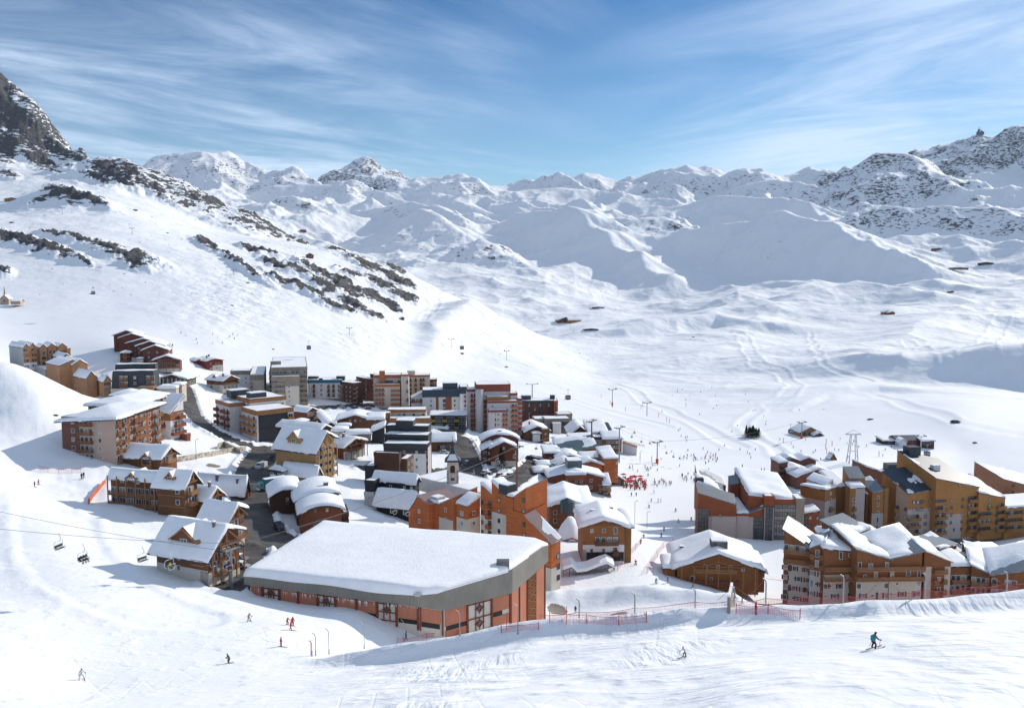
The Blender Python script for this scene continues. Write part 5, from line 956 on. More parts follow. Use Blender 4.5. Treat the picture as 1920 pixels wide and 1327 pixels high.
g = b.V(876, 948, 856, 900, vL=942, vR=929, d=-3, roof='shed', ov=(.2,) * 4, fL='.w.', fR='.v.', top=2.5, base=1010, snow=1.0, roofm=MAUVE); b.low(g, 974, 'L'); b.low(g, 974, 'R')
b.V(900, 925, 780, dr=14, d=25, roof='flat', snow=.8, wall=WPL, base=950)
# chalet in front, right of the piste
b = Bd('chalet', 'broad honey timber chalet with sweeping snow roof and plant box beside the piste fence', 1268, 1083, -5, wall=wd(.33, .13, .045, ver=True), rail=RAILM, fr='w', fh=3.0, snow=1.4)
g = b.V(1270, 1059, uR=1423, vR=1063, dl=17, roof='gR', rz=5.2, over=1.5, fR=['....t.t.t.v..', '..w..n.......', '....t.t.t.v..', '..v....v...v.'], top=.6, base=1110)
b.place('balcony', balc_mesh(11, 1.2, HONEY, 'rail'), 'R', g, g['w'] * .47, g['z0'] - 1.4); b.place('balcony', balc_mesh(16, 1.2, RED, 'rail'), 'R', g, g['w'] * .38, g['z0'] - 4.6); b.posts(g, 'R', 7, .25, 1.3, HONEY, s0=.05, s1=.95); b.truss(g, m=HONEY); b.hut(g, .53, .25, 4.4, 3.6, 2.4, mat('stone', (.14, .13, .12), .9), .35); b.chim(g, .1, .6, 1, 1.2)
b.V(1245, 1064, uR=1266, dl=8, d=1, roof='shed', zs=(0, .5), over=.5, base=1085, fR='.x', top=2); b.V(1423, 1066, uR=1434, dl=12, d=2, roof='shed', zs=(-.6, 1), over=.8, base=1110)
# red brown building with the curtain wall
CUR = pl(.42, .36, .33)
RW = wd(.33, .095, .038, step=.6)
b = Bd('apartment_building', 'dark red building with saw tooth blue metal roofs and a glazed curtain wall', 1309, 1012, -3, wall=RW, rail=DARK, fr='d', fh=2.8, snow=.9, Y=305)
g = b.V(1309, 923, uR=1381, vR=945, dl=5, roof='shed', ov=(.1,) * 4, roofm=ZINC, snow=0, fR=['......', '......', '...v..'], top=2.5, base=1020, bk=2.4); b.low(g, 967, 'R', pl(.5, .41, .36)); b.patch(g, 'R', 0, .28, g['zb'], g['z0'] - 5.6, mat('glass', (.05, .045, .045), .15, spec=.6), 'glazing', .1); b.place('glazing_bars', MB().mesh('x', DARK) if 0 else (lambda m: [m.box(-2.9 + i * .95, -.22, -14, -2.8 + i * .95, -.1, 0) for i in range(7)] and [m.box(-2.9, -.22, -k * 1.4 - .1, 2.9, -.1, -k * 1.4) for k in range(11)] and m.mesh('glazing_bars', mat('paint', (.25, .2, .17), .6)))(MB()), 'R', g, g['w'] * .14, g['z0'] - 5.7)
g = b.V(1381, 961, uR=1404, dl=24, d=0, roof='shed', zs=(0, .5), ov=(.05,) * 4, roofm=ZINC, base=1020, snow=1.0); b.low(g, 967, 'R', pl(.5, .41, .36))
g = b.V(1404, 961, uR=1434, vR=950, dl=6, d=0, roof='shed', ov=(.1,) * 4, roofm=ZINC, snow=.7, cov=.6, base=1020, bk=1.0, fR=['....', '....']); b.low(g, 969, 'R', pl(.5, .41, .36)); b.place('glazing', (lambda m: (m.box(-1.7, -.15, -12, 1.7, .02, 0, 0), [m.box(-1.7 + i * .85, -.24, -12, -1.62 + i * .85, -.14, 0, 1) for i in range(5)], [m.box(-1.7, -.24, -k * 1.4 - .1, 1.75, -.14, -k * 1.4, 1) for k in range(9)]) and m.mesh('glazing', [GLASS, DARK]))(MB()), 'R', g, g['w'] * .62, g['z0'] - 1.6)
b.V(1404, 950, uR=1429, vR=942, dl=5, d=10, roof='shed', ov=(.1,) * 4, roofm=ZINC, snow=.8, cov=.6, base=970, bk=1.0)
g = b.V(1307, 906, uR=1360, vR=924, dl=6, d=14, roof='shed', ov=(.1,) * 4, roofm=ZINC, cov=.7, base=960, bk=2.0, snow=1.2); b.hut(g, .1, .3, 3, 2.6, 1.4, DARK, 0); g = b.V(1307, 889, uR=1361, vR=911, dl=6, d=30, roof='shed', ov=(.1,) * 4, roofm=ZINC, cov=.75, base=940, bk=2.2, snow=.9)
g = b.V(1370, 908, uR=1386, vR=905, dl=5, d=18, roof='shed', ov=(.1,) * 4, roofm=ZINC, snow=0, base=960, bk=2); b.V(1386, 912, uR=1403, vR=921, dl=4, d=18, roof='shed', ov=(.1,) * 4, snow=.3, roofm=ZINC, base=960)
g = b.V(1434, 931, uR=1452, dl=4, d=-1, roof='flat', snow=.2, base=1020); b.place('glazing', (lambda m: (m.box(-1.2, -.15, -16, 1.2, .02, 0, 0), [m.box(-1.2 + i * 1.15, -.24, -16, -1.1 + i * 1.15, -.14, 0, 1) for i in range(3)], [m.box(-1.2, -.24, -k * 1.4 - .1, 1.2, -.14, -k * 1.4, 1) for k in range(12)]) and m.mesh('glazing', [GLASS, DARK]))(MB()), 'R', g, g['w'] * .5, g['z0'] - 3.4); b.low(g, 951, 'R', CUR)
g = b.V(1404, 927, uR=1492, vR=938, dl=26, d=2, roof='shed', ov=(.1,) * 4, bk=3.2, roofm=ZINC, cov=1, snow=1.3, base=1020, wall=RW)
g = b.V(1452, 937, uR=1493, dl=3, d=0, snow=.2, base=1020, band=RW, bandh=1.4, wall=CUR)
m = MB(); w_ = g['w']
for k in range(6):
    m.box(.1, -.12, -k * 2.8 - 1.4, w_ - .1, .02, -k * 2.8, 0 if k % 1 == 0 else 2); m.box(.1, -.1, -k * 2.8 - 2.8, w_ - .1, .02, -k * 2.8 - 1.4, 1)
for k in range(9): m.box(.1 + k * (w_ - .3) / 8, -.2, -16.8, .2 + k * (w_ - .3) / 8, -.09, 0, 2)
for k in range(12): m.box(.1, -.2, -k * 1.4 - .08, w_ - .1, -.12, -k * 1.4, 2)
b.place('curtain_wall', m.mesh('curtain_wall', [mat('glass', (.16, .15, .12), .15, spec=.6), pl(.4, .34, .32), DARK]), 'R', g, 0, g['z0'] - 1.5)
b.V(1493, 936, uR=1509, dl=8, d=-1, wall=pl(.3, .25, .2), snow=.2, base=1020); b.V(1509, 962, uR=1537, vR=957, dl=8, d=2, roof='shed', ov=(.2,) * 4, snow=.5, base=1010, fR='ww.v')
GR = "terraced buildings on the right of the resort"
b = Bd('apartment_building', 'small reddish residence with rounded balconies standing alone on the piste edge', 1472, 914, 8, GR, wall=wd(.22, .09, .06), rail=wd(.2, .075, .05), fr='d', snow=1.0, fh=2.8)
b.V(1469, 864, uR=1530, dl=9, d=16, roof='gR', ng=2, rz=2.2, over=.8, cov=.75, roofm=ZINC, base=915); g = b.V(1477, 881, uR=1512, dl=9, d=4, roof='gR', rz=1.8, over=.7, cov=.8, roofm=ZINC, fR=['v...b', 'v..bb', 'v..bb', 'v..bb'], top=3, base=915); g = b.V(1461, 868, uR=1477, dl=9, d=6, roof='shed', zs=(.5, .5), over=.3, fR='bb', rs='solid', top=2.4, base=915)
g = b.V(1494, 893, uR=1519, vR=884, dl=9, d=-4, roof='shed', over=.6, fR=['..b', '.bb'], top=2.4, base=915); b.V(1512, 886, uR=1558, dl=14, d=10, roof='gR', rz=2.4, over=.8, base=915)
OC = wd(.36, .17, .06, step=.6)
b = Bd('apartment_building', 'ochre and pale grey block with stepped towers behind the large front residence', 1547.5, 1005, 40, GR, wall=OC, rail=OC, fr='w', fh=2.8, snow=.9, Y=318)
g = b.V(1547.5, 918, 1501, 1568, vL=909, vR=913, roof='shed', ov=(.2,) * 4, snow=1.0, fR=['.v.', '.t.', '.b.', '.t.', '.b.', '.t.', '.b.'], top=2, base=1010); b.low(g, 940, 'L', CUR); b.low(g, 940, 'R', CUR); g = b.V(1549, 910, 1512, 1562, vL=898, vR=899, d=5, roof='shed', ov=(.1,) * 4, wall=CREAM, roofm=ZINC, snow=1.0, cov=.7, base=930)
w = b.wing(4)
w.V(1568, 912, uR=1595, dl=16, d=8, roof='shed', zs=(0, 2), ov=(.1,) * 4, snow=1.0, cov=.9, base=1010); g = w.V(1593, 896, uR=1622, dl=6, d=5, roof='shed', zs=(0, 3), ov=(.1,) * 4, roofm=ZINC, snow=0, base=1010)
g = w.V(1594, 914, uR=1622, dl=4, d=1, roof='shed', zs=(0, .8), over=.2, snow=1, fR=['..', '.w...', '.b...', '.b...', '.b...'], top=1.6, fh=2.9, base=1010); w.patch(g, 'R', .38, 1, g['zb'], g['z0'] - .2, CUR, 'side_wall')
g = w.V(1624, 926, uR=1636, dl=8, d=6, roof='shed', zs=(0, 1), ov=(.1,) * 4, base=1010, snow=.3); g = w.V(1636, 922, uR=1659, vR=917, dl=12, d=3, roof='shed', bk=2, ov=(.1,) * 4, roofm=ZINC, cov=.55, fR=['..v..', '..v..', '..v..', '..t..', '..b..'], top=2, base=1010, fh=2.85); w.low(g, 962, 'R', CUR); w.V(1659, 917, uR=1664, dl=9, d=3, snow=0, base=1010)
b = Bd('apartment_building', 'plain brick red building with a dipping snow roof behind the ochre block', 1626, 912, 6, GR, wall=wd(.21, .085, .055, step=.6), fr='w', snow=.8)
g = b.V(1625, 874, uR=1681, vR=893, dl=14, roof='shed', ov=(.2,) * 4, bk=0, fR=['....v...', '..t....v'], top=4.5, base=912); g = b.V(1681, 893, uR=1701, vR=886, dl=14, roof='shed', ov=(.2,) * 4, bk=0, base=912); b.hut(g, .5, .6, 7, 5, 3.5, DARK, 0)
b = Bd('apartment_building', 'rust coloured low block with a thick slab of snow, far right beside the piste', 1831, 918, 28, GR, wall=wd(.26, .085, .045, step=.6), fr='d', snow=1.4)
g = b.V(1831, 902, 1815, 1894, vL=890, vR=890, roof='shed', ov=(.2,) * 4, roofm=ZINC, fR='...v.v.', top=3.5, base=920); b.hut(g, .9, .5, 5, 6, .4, ZINC, 0)
b = Bd('apartment_building', 'pink ochre block with a slanted metal roof cut by the right edge of view', 1882, 975, 8, GR, wall=wd(.4, .2, .12, step=.8), fr='d', snow=.9, Y=345)
b.V(1882, 897, uR=1990, vR=925, dl=18, roof='shed', ov=(.2,) * 4, bk=3, roofm=ZINC, cov=.5, fR='.v.......', top=3, base=1010)
# yellow residence
b = Bd('apartment_building', 'large yellow timber residence with many balconies and sloping blue metal roofs', 1703, 1012, 14, GR, wall=YEL, rail=wd(.4, .2, .065, step=.3), fr='d', fh=2.82, snow=1.2, Y=318)
g = b.V(1703, 925, uR=1756, vR=915, dl=15, roof='shed', ov=(.15,) * 4, bk=5, roofm=NAVY, cov=.6, fR=['.......', '.www.v.', '.www.v.', 'bbb.w..', 'bbb.w..', 'bbb.w..'], top=.6, base=1012); b.low(g, 955, 'R', CUR)
g = b.V(1756, 896, uR=1836, vR=912, dl=22, roof='shed', ov=(.15,) * 4, bk=6, roofm=NAVY, snow=.3, cov=.35, fR=['............', '......v.....', '............', 'hhh.v..v.bbb', 'bbb.v..v.bbb', 'bbb.v..v.bbb', 'bbb.v..v.bbb', 'bbb..v.v.bbb', 'bbb..v.v.bbb'], top=.2, base=1012); b.patch(g, 'R', .2, .62, g['zb'], g['z0'] - 14, CUR, 'lower_wall'); b.hut(g, .35, .4, 3, 2, 1.6, WHITE, .2); b.hut(g, .3, .95, 5, 4, 3, DARK, 0)
g = b.V(1836, 923, uR=1885, vR=932, dl=16, d=3, roof='shed', ov=(.15,) * 4, bk=4, roofm=NAVY, snow=1.0, cov=.8, fR=['..v...', '..b.=b', 'bbb.bb', 'bbb.bb', 'bbb.bb', 'bbb.bb'], top=2.8, base=1012)
g = b.V(1885, 952, uR=1985, dl=12, d=5, roof='shed', zs=(0, 1), ov=(.15,) * 4, snow=.8, fR='bbbb.bbb.bbb', top=2.2, base=1012)
w = b.wing(50); w.V(1703, 925, 1681, dr=4, vL=906, roof='flat', ov=(.1,) * 4, snow=0, wall=wd(.42, .28, .2, step=.8), fL='b.v', rail=wd(.4, .2, .065, step=.3), base=1012, top=6)
# big front residence
OW = wd(.27, .105, .04, ver=True); CW = pl(.55, .46, .38); GAL = wd(.36, .17, .08, step=.3)
b = Bd('apartment_building', 'large honey and cream residence with dipping roofs, galleries and red shutters at the right', 1608, 1158, 2, GR, wall=OW, rail=GAL, fr='w', fh=2.75, snow=.9, Y=221)
SH = ['.s.n.s.', '.s.n.s.', '.s.n.s.', '.s.n.s.']
w = b.wing(-24)
g = w.V(1471, 992, uR=1520, vR=1025, d=13, dl=11, roof='shed', over=.5, bk=.4, roofm=ZINC, cov=.62, fR=['......', 'bbbbb', '=====', 'sts.ws', 's.ns.s', 'wts.ss', 's.ns.s', 'wts.ss'], top=2.2, base=1165); w.patch(g, 'R', .2, 1, g['zb'], g['z0'] - 9.4, CW, 'lower_wall')
g = w.V(1520, 1025, uR=1546, vR=1016, d=7.2, dl=12, roof='shed', over=.4, bk=0, roofm=ZINC, cov=.8, fR=['...', '=t=', '=t=', 's.s', 'tns', 's.s'], top=-1.2, base=1165); w.patch(g, 'R', 0, 1, g['zb'], g['z0'] - 6.2, CW, 'lower_wall')
g = b.V(1546, 1027, uR=1608, vR=1034, dl=9, d=4, roof='shed', over=.4, bk=0, snow=1.5, fR=['...t.v.', '=======', '=======', 'sn.s.ts', 'n.sn.t.', 'sn.s.ts', 'n.sn.t.'], top=2.0, base=1165); b.patch(g, 'R', 0, 1, g['zb'], g['z0'] - 7.2, CW, 'lower_wall')
g = b.V(1608, 1028, uR=1669, vR=1045, dl=16, roof='shed', over=.6, bk=1.2, roofm=ZINC, cov=.66, fR=['......', '......', 't.w..t', '.n.t..', 'w..n.w', '.s.nt.s', 's.s.tn.', 'ns.s.s.', 's.s..ns', 'ns.s.s.'], top=-.6, fh=2.62, base=1165); b.patch(g, 'R', 0, 1, g['zb'], g['z0'] - 8.6, CW, 'lower_wall')
b.place('balcony', balc_mesh(g['w'] + 9, 1.5, GAL, 'rail'), 'R', g, g['w'] / 2 + 4.2, g['z0'] - 5.4); b.place('balcony', balc_mesh(g['w'] + 9, 1.5, GAL, 'rail'), 'R', g, g['w'] / 2 + 4.2, g['z0'] - 8.1)
g = b.V(1669, 1045, uR=1730, vR=1031, dl=16, roof='shed', over=.6, bk=1.2, roofm=ZINC, cov=.66, fR=['......', 't..w.t', '.n...w', 'n.s.ts', '.s.ns.s', 'ns..s.s', 's.n.st.', 'ns.s..s'], top=1.4, base=1165); b.patch(g, 'R', 0, 1, g['zb'], g['z0'] - 6.3, CW, 'lower_wall')
g = b.V(1734, 1031, uR=1783, vR=1051, dl=12, d=2, roof='shed', over=.4, bk=1, roofm=ZINC, cov=.5, fR=['......', '..===.', '..=v=.', '..=v=.', '..=v=.', '..=v=.'], top=2.2, base=1165); b.patch(g, 'R', .03, .28, g['zb'], g['z0'] - 4.4, CW, 'pilaster'); b.patch(g, 'R', .78, 1, g['zb'], g['z0'] - 4.4, CW, 'pilaster', .06)
g = b.V(1783, 1061, uR=1822, dl=10, d=6, roof='shed', zs=(0, 1), over=.3, snow=1.3, cov=.95, fR=['....', 'bbbb', 'bbbb', '.s.t', '.s.s'], top=.6, base=1165); b.patch(g, 'R', 0, 1, g['zb'], g['z0'] - 7, CW, 'lower_wall')
w = b.wing(-20)
g = w.V(1822, 1058, uR=1859, vR=1075, d=5, dl=14, roof='shed', over=.5, bk=2, roofm=ZINC, cov=.8, fR=['....', 'bbbb', 'bbbb', '.s.s', '.s.s'], top=1.4, base=1165, snow=1.3); g = w.V(1859, 1075, uR=1960, vR=1062, d=1.5, dl=14, roof='shed', over=.5, bk=2, roofm=ZINC, cov=.82, fR=['........', 'b.bb.bbb', 'bbbbbbbb', '.s.s.s.s'], top=-.6, base=1165, snow=1.3)
w = b.wing(36)
w.V(1589, 1003, 1541, 1629, vL=975, vR=990, d=14, roof='shed', ov=(.5,) * 4, roofm=ZINC, cov=.62, base=1100, snow=1.5); w.V(1680, 1015, 1655, 1712, vL=990, vR=1006, d=14, roof='shed', ov=(.4,) * 4, roofm=ZINC, snow=0, base=1100)
w.V(1761, 1027, 1711, 1794, vL=1008, vR=1018, d=14, roof='shed', ov=(.4,) * 4, roofm=ZINC, cov=.6, snow=1.3, base=1100, fR='.n.'); w.V(1832, 1034, 1804, 1888, vL=1018, vR=1032, d=14, roof='shed', ov=(.4,) * 4, roofm=ZINC, cov=.55, snow=1.2, base=1100); w.V(1925, 1040, 1890, 1960, vL=1022, vR=1030, d=14, roof='shed', ov=(.4,) * 4, roofm=ZINC, cov=.5, base=1100)
b.V(1560, 1016, uR=1606, dl=12, d=12, roof='hR', rz=1.5, over=.3, base=1060, snow=1.4); b.V(1608, 1016, uR=1672, dl=14, d=16, roof='hR', rz=1.5, over=.3, base=1060, snow=1.2); b.V(1780, 1046, uR=1820, dl=9, d=14, roof='shed', zs=(0, .5), over=.2, base=1100, snow=.8, wall=CW)
# outlying huts and chalets
def hut_(name, label, u, v, w, h, th, wall, rz=1.6, cat='hut', group=None, dl=8, fR='.v.v.', **k):
    p = k.get('Y') and px(u, v, k['Y']) or (hit_far(u, v) if v < 700 else hit(u, v, 200, 2600)); s = p.y / F
    b = Bd(name, label, u, v, th, group, cat, wall=wall, fr='d', snow=k.get('snow', .7), Y=p.y); z = v - h
    g = b.V(u, z, uR=u + w, dl=dl, roof='gR', rz=rz, over=.8, fR=fR, top=1.4, base=v + 1); return b, g
GH = "mountain huts on the slopes"
hut_('mountain_hut', 'timber hut high on the left slope under the cliff', 8, 378, 28, 5, 12, HONEY, 2.5, group=GH, dl=12)
hut_('mountain_hut', 'small hut between the rock bands on the left hill', 574, 483, 14, 5, 15, BROWN, 3, group=GH)
hut_('mountain_hut', 'reddish hut at the saddle above the left hill', 562, 434, 12, 3, 5, RED, 1.5, group=GH)
hut_('mountain_hut', 'tiny red cabin at the top of the shaded gully', 752, 599, 6, 3, 15, RED, 1.4, group=GH, fR='.v.')
b, g = hut_('mountain_restaurant', 'large chalet restaurant with terrace on the valley floor far below the glacier', 1046, 606, 30, 6, 12, BROWN, 7, 'restaurant', GH, dl=18); b.V(1066, 600, uR=1090, dl=12, d=-10, roof='gL', rz=4, over=1, base=608, wall=HONEY)
hut_('mountain_hut', 'long low building just above the valley restaurant', 1111, 579, 22, 3, 2, BROWN, 1.5, group=GH, fR='.x.x.x.')
hut_('mountain_hut', 'low dark cabins below the valley restaurant', 1096, 620, 26, 3, 2, DBROWN, 1.5, group=GH, fR='.x.x.')
b, g = hut_('mountain_restaurant', 'twin gabled timber restaurant on the open slope at the right', 1658, 590, 13, 5, 20, HONEY, 3.5, 'restaurant', GH); b.V(1667, 586, uR=1678, dl=8, d=-6, roof='gR', rz=2.5, over=.8, base=591, wall=RED)
hut_('lift_building', 'red lift station on the snowy spur at the right', 1749, 471, 22, 5, 5, wd(.3, .07, .05), 1.5, 'station', GH, fR='.x.x.')
hut_('mountain_restaurant', 'dark timber restaurant with red flags on the right hand spur', 1836, 498, 28, 5, -4, DBROWN, 3, 'restaurant', GH)
hut_('mountain_hut', 'long low stone hut on the rocky spur at the right', 1782, 505, 34, 3, 3, mat('stone', (.2, .16, .13), .9), 1.5, group=GH, fR='.x.x.x')
hut_('mountain_hut', 'single small cabin above the right hand slope', 1781, 549, 8, 3, 8, BROWN, 1.5, group=GH, fR='.v.')
b, g = hut_('mountain_restaurant', 'piste restaurant with snowy roof beside the spruce clump', 1500, 818, 38, 8, 6, HONEY, 4.4, 'restaurant', GH, dl=14, fR='xx.xx.x'); b.V(1527, 815, uR=1543, dl=8, d=-4, roof='gR', rz=2, over=.8, base=820, wall=RED)
b = Bd('ski_school_building', 'long low dark building with slanted roofs on the beginners slope', 1662, 833, 4, GH, 'building', wall=DBROWN, fr='d', snow=.5)
b.V(1656, 826, uR=1682, dl=9, roof='shed', zs=(0, 1), over=.5, fR='.xx.', top=1.5); b.V(1682, 824, uR=1730, dl=10, d=-1, roof='gL', rz=2.4, over=.8, roofm=NAVY, cov=.4, fR='x.xx.x.xx', top=1.6, wall=RED); b.V(1686, 828, uR=1700, dl=5, d=-5, roof='gR', rz=2.6, over=.5, wall=WPL); b.V(1728, 826, uR=1752, dl=8, d=-3, roof='shed', zs=(0, 1.5), over=.6, fR='xxx')
hut_('kiosk', 'little timber ticket kiosk beside the white cable pylon', 1557, 862, 9, 5, 8, HONEY, 3, 'kiosk', GH, dl=3.4, fR='.v.')
b = Bd('church_spire_building', 'old orange building of a hamlet at the far left edge', 3, 571, 10, None, 'building', wall=pl(.5, .36, .28), fr='d', snow=.2)
g = b.V(0, 560, uR=16, dl=8, roof='gR', rz=4, over=.4, roofm=RUST, fR='.v.'); b.V(20, 565, uR=38, dl=8, d=-6, roof='gL', rz=2, over=.4, roofm=RUST, base=571); m = MB().tube([(0, 0, 0), (0, 0, 5), (0, 0, 10)], [.7, .6, .05], 6); m.obj('spire', pl(.4, .3, .25), b.root, Matrix.Translation(b.loc(px(9, 560, b.Y + 2)) + Vector((0, 0, 0))))
# ---------------------------------------------------------------- sports hall
PNK = mat('sheet_metal', (.5, .19, .11), .6, ver=True, step=.35, line=.35, var=.08); FAS = mat('sheet_metal', (.25, .235, .2), .5, ver=True, step=.5, line=.45, var=.1); PST = wd(.22, .06, .03)
def sports_hall():
    fz = lambda u, v, z=-61.8: px(u, v, z * ray(u, v)[1] / ray(u, v)[2])
    top = [fz(457, 1072), fz(784, 1109), fz(832, 1105), fz(961, 1067), fz(1028, 1021), fz(1008, 1013), fz(604, 980)]
    zt = sum(p.z for p in top) / len(top); P0 = top[0].copy()
    r = empty('sports_hall', P0, 0, 'big sports hall with one sweeping snow roof, ribbed grey fascia and salmon panels', 'sports hall')
    L_ = [p - P0 for p in top]; n = len(L_); cen = sum(L_, Vector()) / n
    def gz(p): return ground(P0.x + p.x, P0.y + p.y) - P0.z - 2.5
    drop = [2.6, 3.0, 4.2, 5.0, 3.8, 2.5, 2.5]
    A_ = np.array([[p.x, p.y, 1] for p in L_]); co = np.linalg.lstsq(A_, np.array([p.z for p in L_]), rcond=None)[0]
    for p in L_: p.z = float(co[0] * p.x + co[1] * p.y + co[2])
    cen = sum(L_, Vector()) / n
    m = MB()                                        # fascia
    for i in range(n):
        a, b_ = L_[i], L_[(i + 1) % n]; m.add([(a.x, a.y, a.z - drop[i]), (b_.x, b_.y, b_.z - drop[(i + 1) % n]), b_, a], [(0, 1, 2, 3)])
    ins = [Vector((cen.x + (p.x - cen.x) * .97, cen.y + (p.y - cen.y) * .97, 0)) for p in L_]
    m.add([(p.x, p.y, p.z - d) for p, d in zip(L_, drop)] + [(q.x, q.y, p.z - d) for q, p, d in zip(ins, L_, drop)], [(i, n + i, n + (i + 1) % n, (i + 1) % n) for i in range(n)])
    m.add([tuple(p) for p in L_] , [tuple(range(n))])
    fa = m.obj('roof', FAS, r)
    # walls
    m = MB()
    for i in range(n):
        j = (i + 1) % n; a, b_ = ins[i], ins[j]; m.add([(a.x, a.y, gz(a)), (b_.x, b_.y, gz(b_)), (b_.x, b_.y, L_[j].z - drop[j] + .3), (a.x, a.y, L_[i].z - drop[i] + .3)], [(0, 1, 2, 3)])
    m.obj('wall', pl(.6, .55, .48), r)
    # snow
    s = MB(); ring = []
    for i in range(n):
        a, b_ = L_[i], L_[(i + 1) % n]; k = max(2, int((b_ - a).length / 1.2))
        for t in range(k): ring.append((a.lerp(b_, t / k), i))
    N_ = len(ring); sc = [1.002, .997, .988, .97, .94, .88, .78, .64, .48, .3, .14]; hz = [-.3, .3, .68, .9, 1.0, 1.03, 1.05, 1.06, 1.07, 1.07, 1.07]
    for k, (f, h) in enumerate(zip(sc, hz)):
        for (p, i) in ring:
            nn = mnoise.noise(Vector((p.x * .12, p.y * .12, 1))) ; e = .0
            if i in (0, 1): e = 1.0 if k == 0 else .8 if k == 1 else 0      # the front eave sags and hangs over
            if i in (3,): f2 = f * (.965 if p.x > L_[3].x + 4 else .985)
            else: f2 = f
            q = cen + (p - cen) * f2; nn = mnoise.noise(Vector((q.x * .09, q.y * .09, 1))); s.v.append((q.x, q.y - e * .25 * (1 + nn), q.z + h + (.35 * nn if k > 1 else 0) - e * (.55 + .5 * nn)))
    for k in range(len(sc) - 1):
        for i in range(N_): s.f.append((k * N_ + i, k * N_ + (i + 1) % N_, (k + 1) * N_ + (i + 1) % N_, (k + 1) * N_ + i)); s.m.append(0)
    s.f.append(tuple((len(sc) - 1) * N_ + i for i in range(N_))); s.m.append(0); s.obj('snow_cover', SNOW, fa, smooth=True)
    ic = MB(); rr = random.Random(3)
    for i in range(70):
        t = rr.random(); a = L_[0].lerp(L_[1], t); ln = rr.uniform(.3, 1.3) * (1 if .5 < t < .8 or t < .4 else .4); o = len(ic.v); x, y, z = a.x, a.y - .25, a.z - 3.0
        ic.v += [(x - .07, y - .05, z), (x + .07, y - .05, z), (x, y + .07, z), (x, y, z - ln)]; ic.f += [(o, o + 1, o + 3), (o + 1, o + 2, o + 3), (o + 2, o, o + 3)]; ic.m += [0] * 3
    ic.obj('icicles', mat('ice', (.75, .8, .85), .15, spec=.6), fa)
    # bays: columns of panels along a facade between two columns u0,u1 on segment i
    def along(i, u):
        a, b_ = ins[i] + P0, ins[(i + 1) % n] + P0; k = ray(u, 1120)[0] / ray(u, 1120)[1]; d = b_ - a; t = (k * a.y - a.x) / (d.x - k * d.y); return max(0, min(1, t))
    def at(i, t, out, z): a, b_ = ins[i], ins[(i + 1) % n]; d = (b_ - a).normalized(); o = Vector((d.y, -d.x, 0)); q = a.lerp(b_, t) + o * out; return Vector((q.x, q.y, z))
    def topz(i, t): j = (i + 1) % n; return (L_[i].z - drop[i]) * (1 - t) + (L_[j].z - drop[j]) * t
    def panel(i, u0, u1, z0, z1, mt, out=.12, name='panel', ts=None):
        t0, t1 = ts or (along(i, u0), along(i, u1)); m = MB(); V8 = []
        for o_ in (out, -.02):
            for t, zz in ((t0, z0), (t1, z0), (t1, z1), (t0, z1)): V8.append(tuple(at(i, t, o_, topz(i, t) - zz)))
        m.add(V8, [(0, 1, 2, 3), (7, 6, 5, 4), (0, 4, 5, 1), (1, 5, 6, 2), (2, 6, 7, 3), (3, 7, 4, 0)]); return m.obj(name, mt, r)
    def diamond(i, u, z, s_=.75):
        t = along(i, u); c = at(i, t, .22, topz(i, t) - z); a, b_ = ins[i], ins[(i + 1) % n]; d = (b_ - a).normalized()
        m = MB(); k = [c + d * s_, c + Vector((0, 0, s_)), c - d * s_, c - Vector((0, 0, s_))]; m.add([tuple(q) for q in k], [(0, 1, 2, 3)], 0)
        for q in range(4): m.bar(k[q], k[(q + 1) % 4], .2, .2, 1)
        for q in k: m.bar(q, q + (q - c) * .6, .16, .16, 1)
        m.obj('window', [GLASS, PST], r)
    def frame(i, u0, u1, h):
        m = MB(); t0, t1 = along(i, u0), along(i, u1)
        for z in (.4, h * .55, h): m.bar(at(i, t0, .15, topz(i, t0) - z), at(i, t1, .15, topz(i, t1) - z), .18)
        for k in (0, .33, .67, 1): t = t0 + (t1 - t0) * k; m.bar(at(i, t, .15, topz(i, t)), at(i, t, .15, topz(i, t) - h), .18)
        m.obj('timber_frame', PST, r)
    us = [460, 493, 525, 560, 596, 630, 669, 707, 744, 784]; kinds = 'pdppdpsds'
    dep = np.interp(us, [457, 600, 830], [3.0, 3.6, 4.4])
    for k in range(len(us) - 1):
        u0, u1, h = us[k], us[k + 1], dep[k] * .93
        if kinds[k] in 'ps': panel(0, u0, u1, .35, h if kinds[k] == 'p' else h * .75, PNK)
        if kinds[k] == 's': panel(0, u0 + 3, u1 - 3, h * .75, h * .98, mat('paint', (.02, .02, .02), .5), .14, 'window')
        if kinds[k] == 'd': frame(0, u0 + 2, u1 - 2, h); diamond(0, (u0 + u1) / 2, h * .42, .6)
    for u, h in zip(us, dep): panel(0, u - 1.6, u + 1.6, -.2, h * 1.12, PST, .35, 'post')
    panel(1, 786, 826, .35, 3.0, PNK); panel(1, 790, 824, 3.0, 4.0, mat('paint', (.02, .02, .02), .5), .14, 'window'); panel(1, 786, 789, -.2, 4.8, PST, .35, 'post'); panel(1, 828, 831, -.2, 5.2, PST, .35, 'post')
    panel(2, 834, 875, .3, 3.4, PNK); panel(2, 836, 873, 3.4, 4.3, mat('paint', (.02, .02, .02), .5), .14, 'window'); panel(2, 834, 875, 4.3, 6.2, PNK); frame(2, 877, 920, 6.2); diamond(2, 898, 1.5, .75); diamond(2, 898, 4.6, .75)
    for u in (875, 921, 956): panel(2, u - 1.4, u + 1.4, -.2, 6.4, PST, .35, 'post')
    panel(2, 923, 954, .2, 3.2, PNK); panel(2, 924, 941, 3.2, 4.2, mat('paint', (.02, .02, .02), .5), .14, 'window'); panel(2, 923, 954, 4.2, 6.2, PNK)
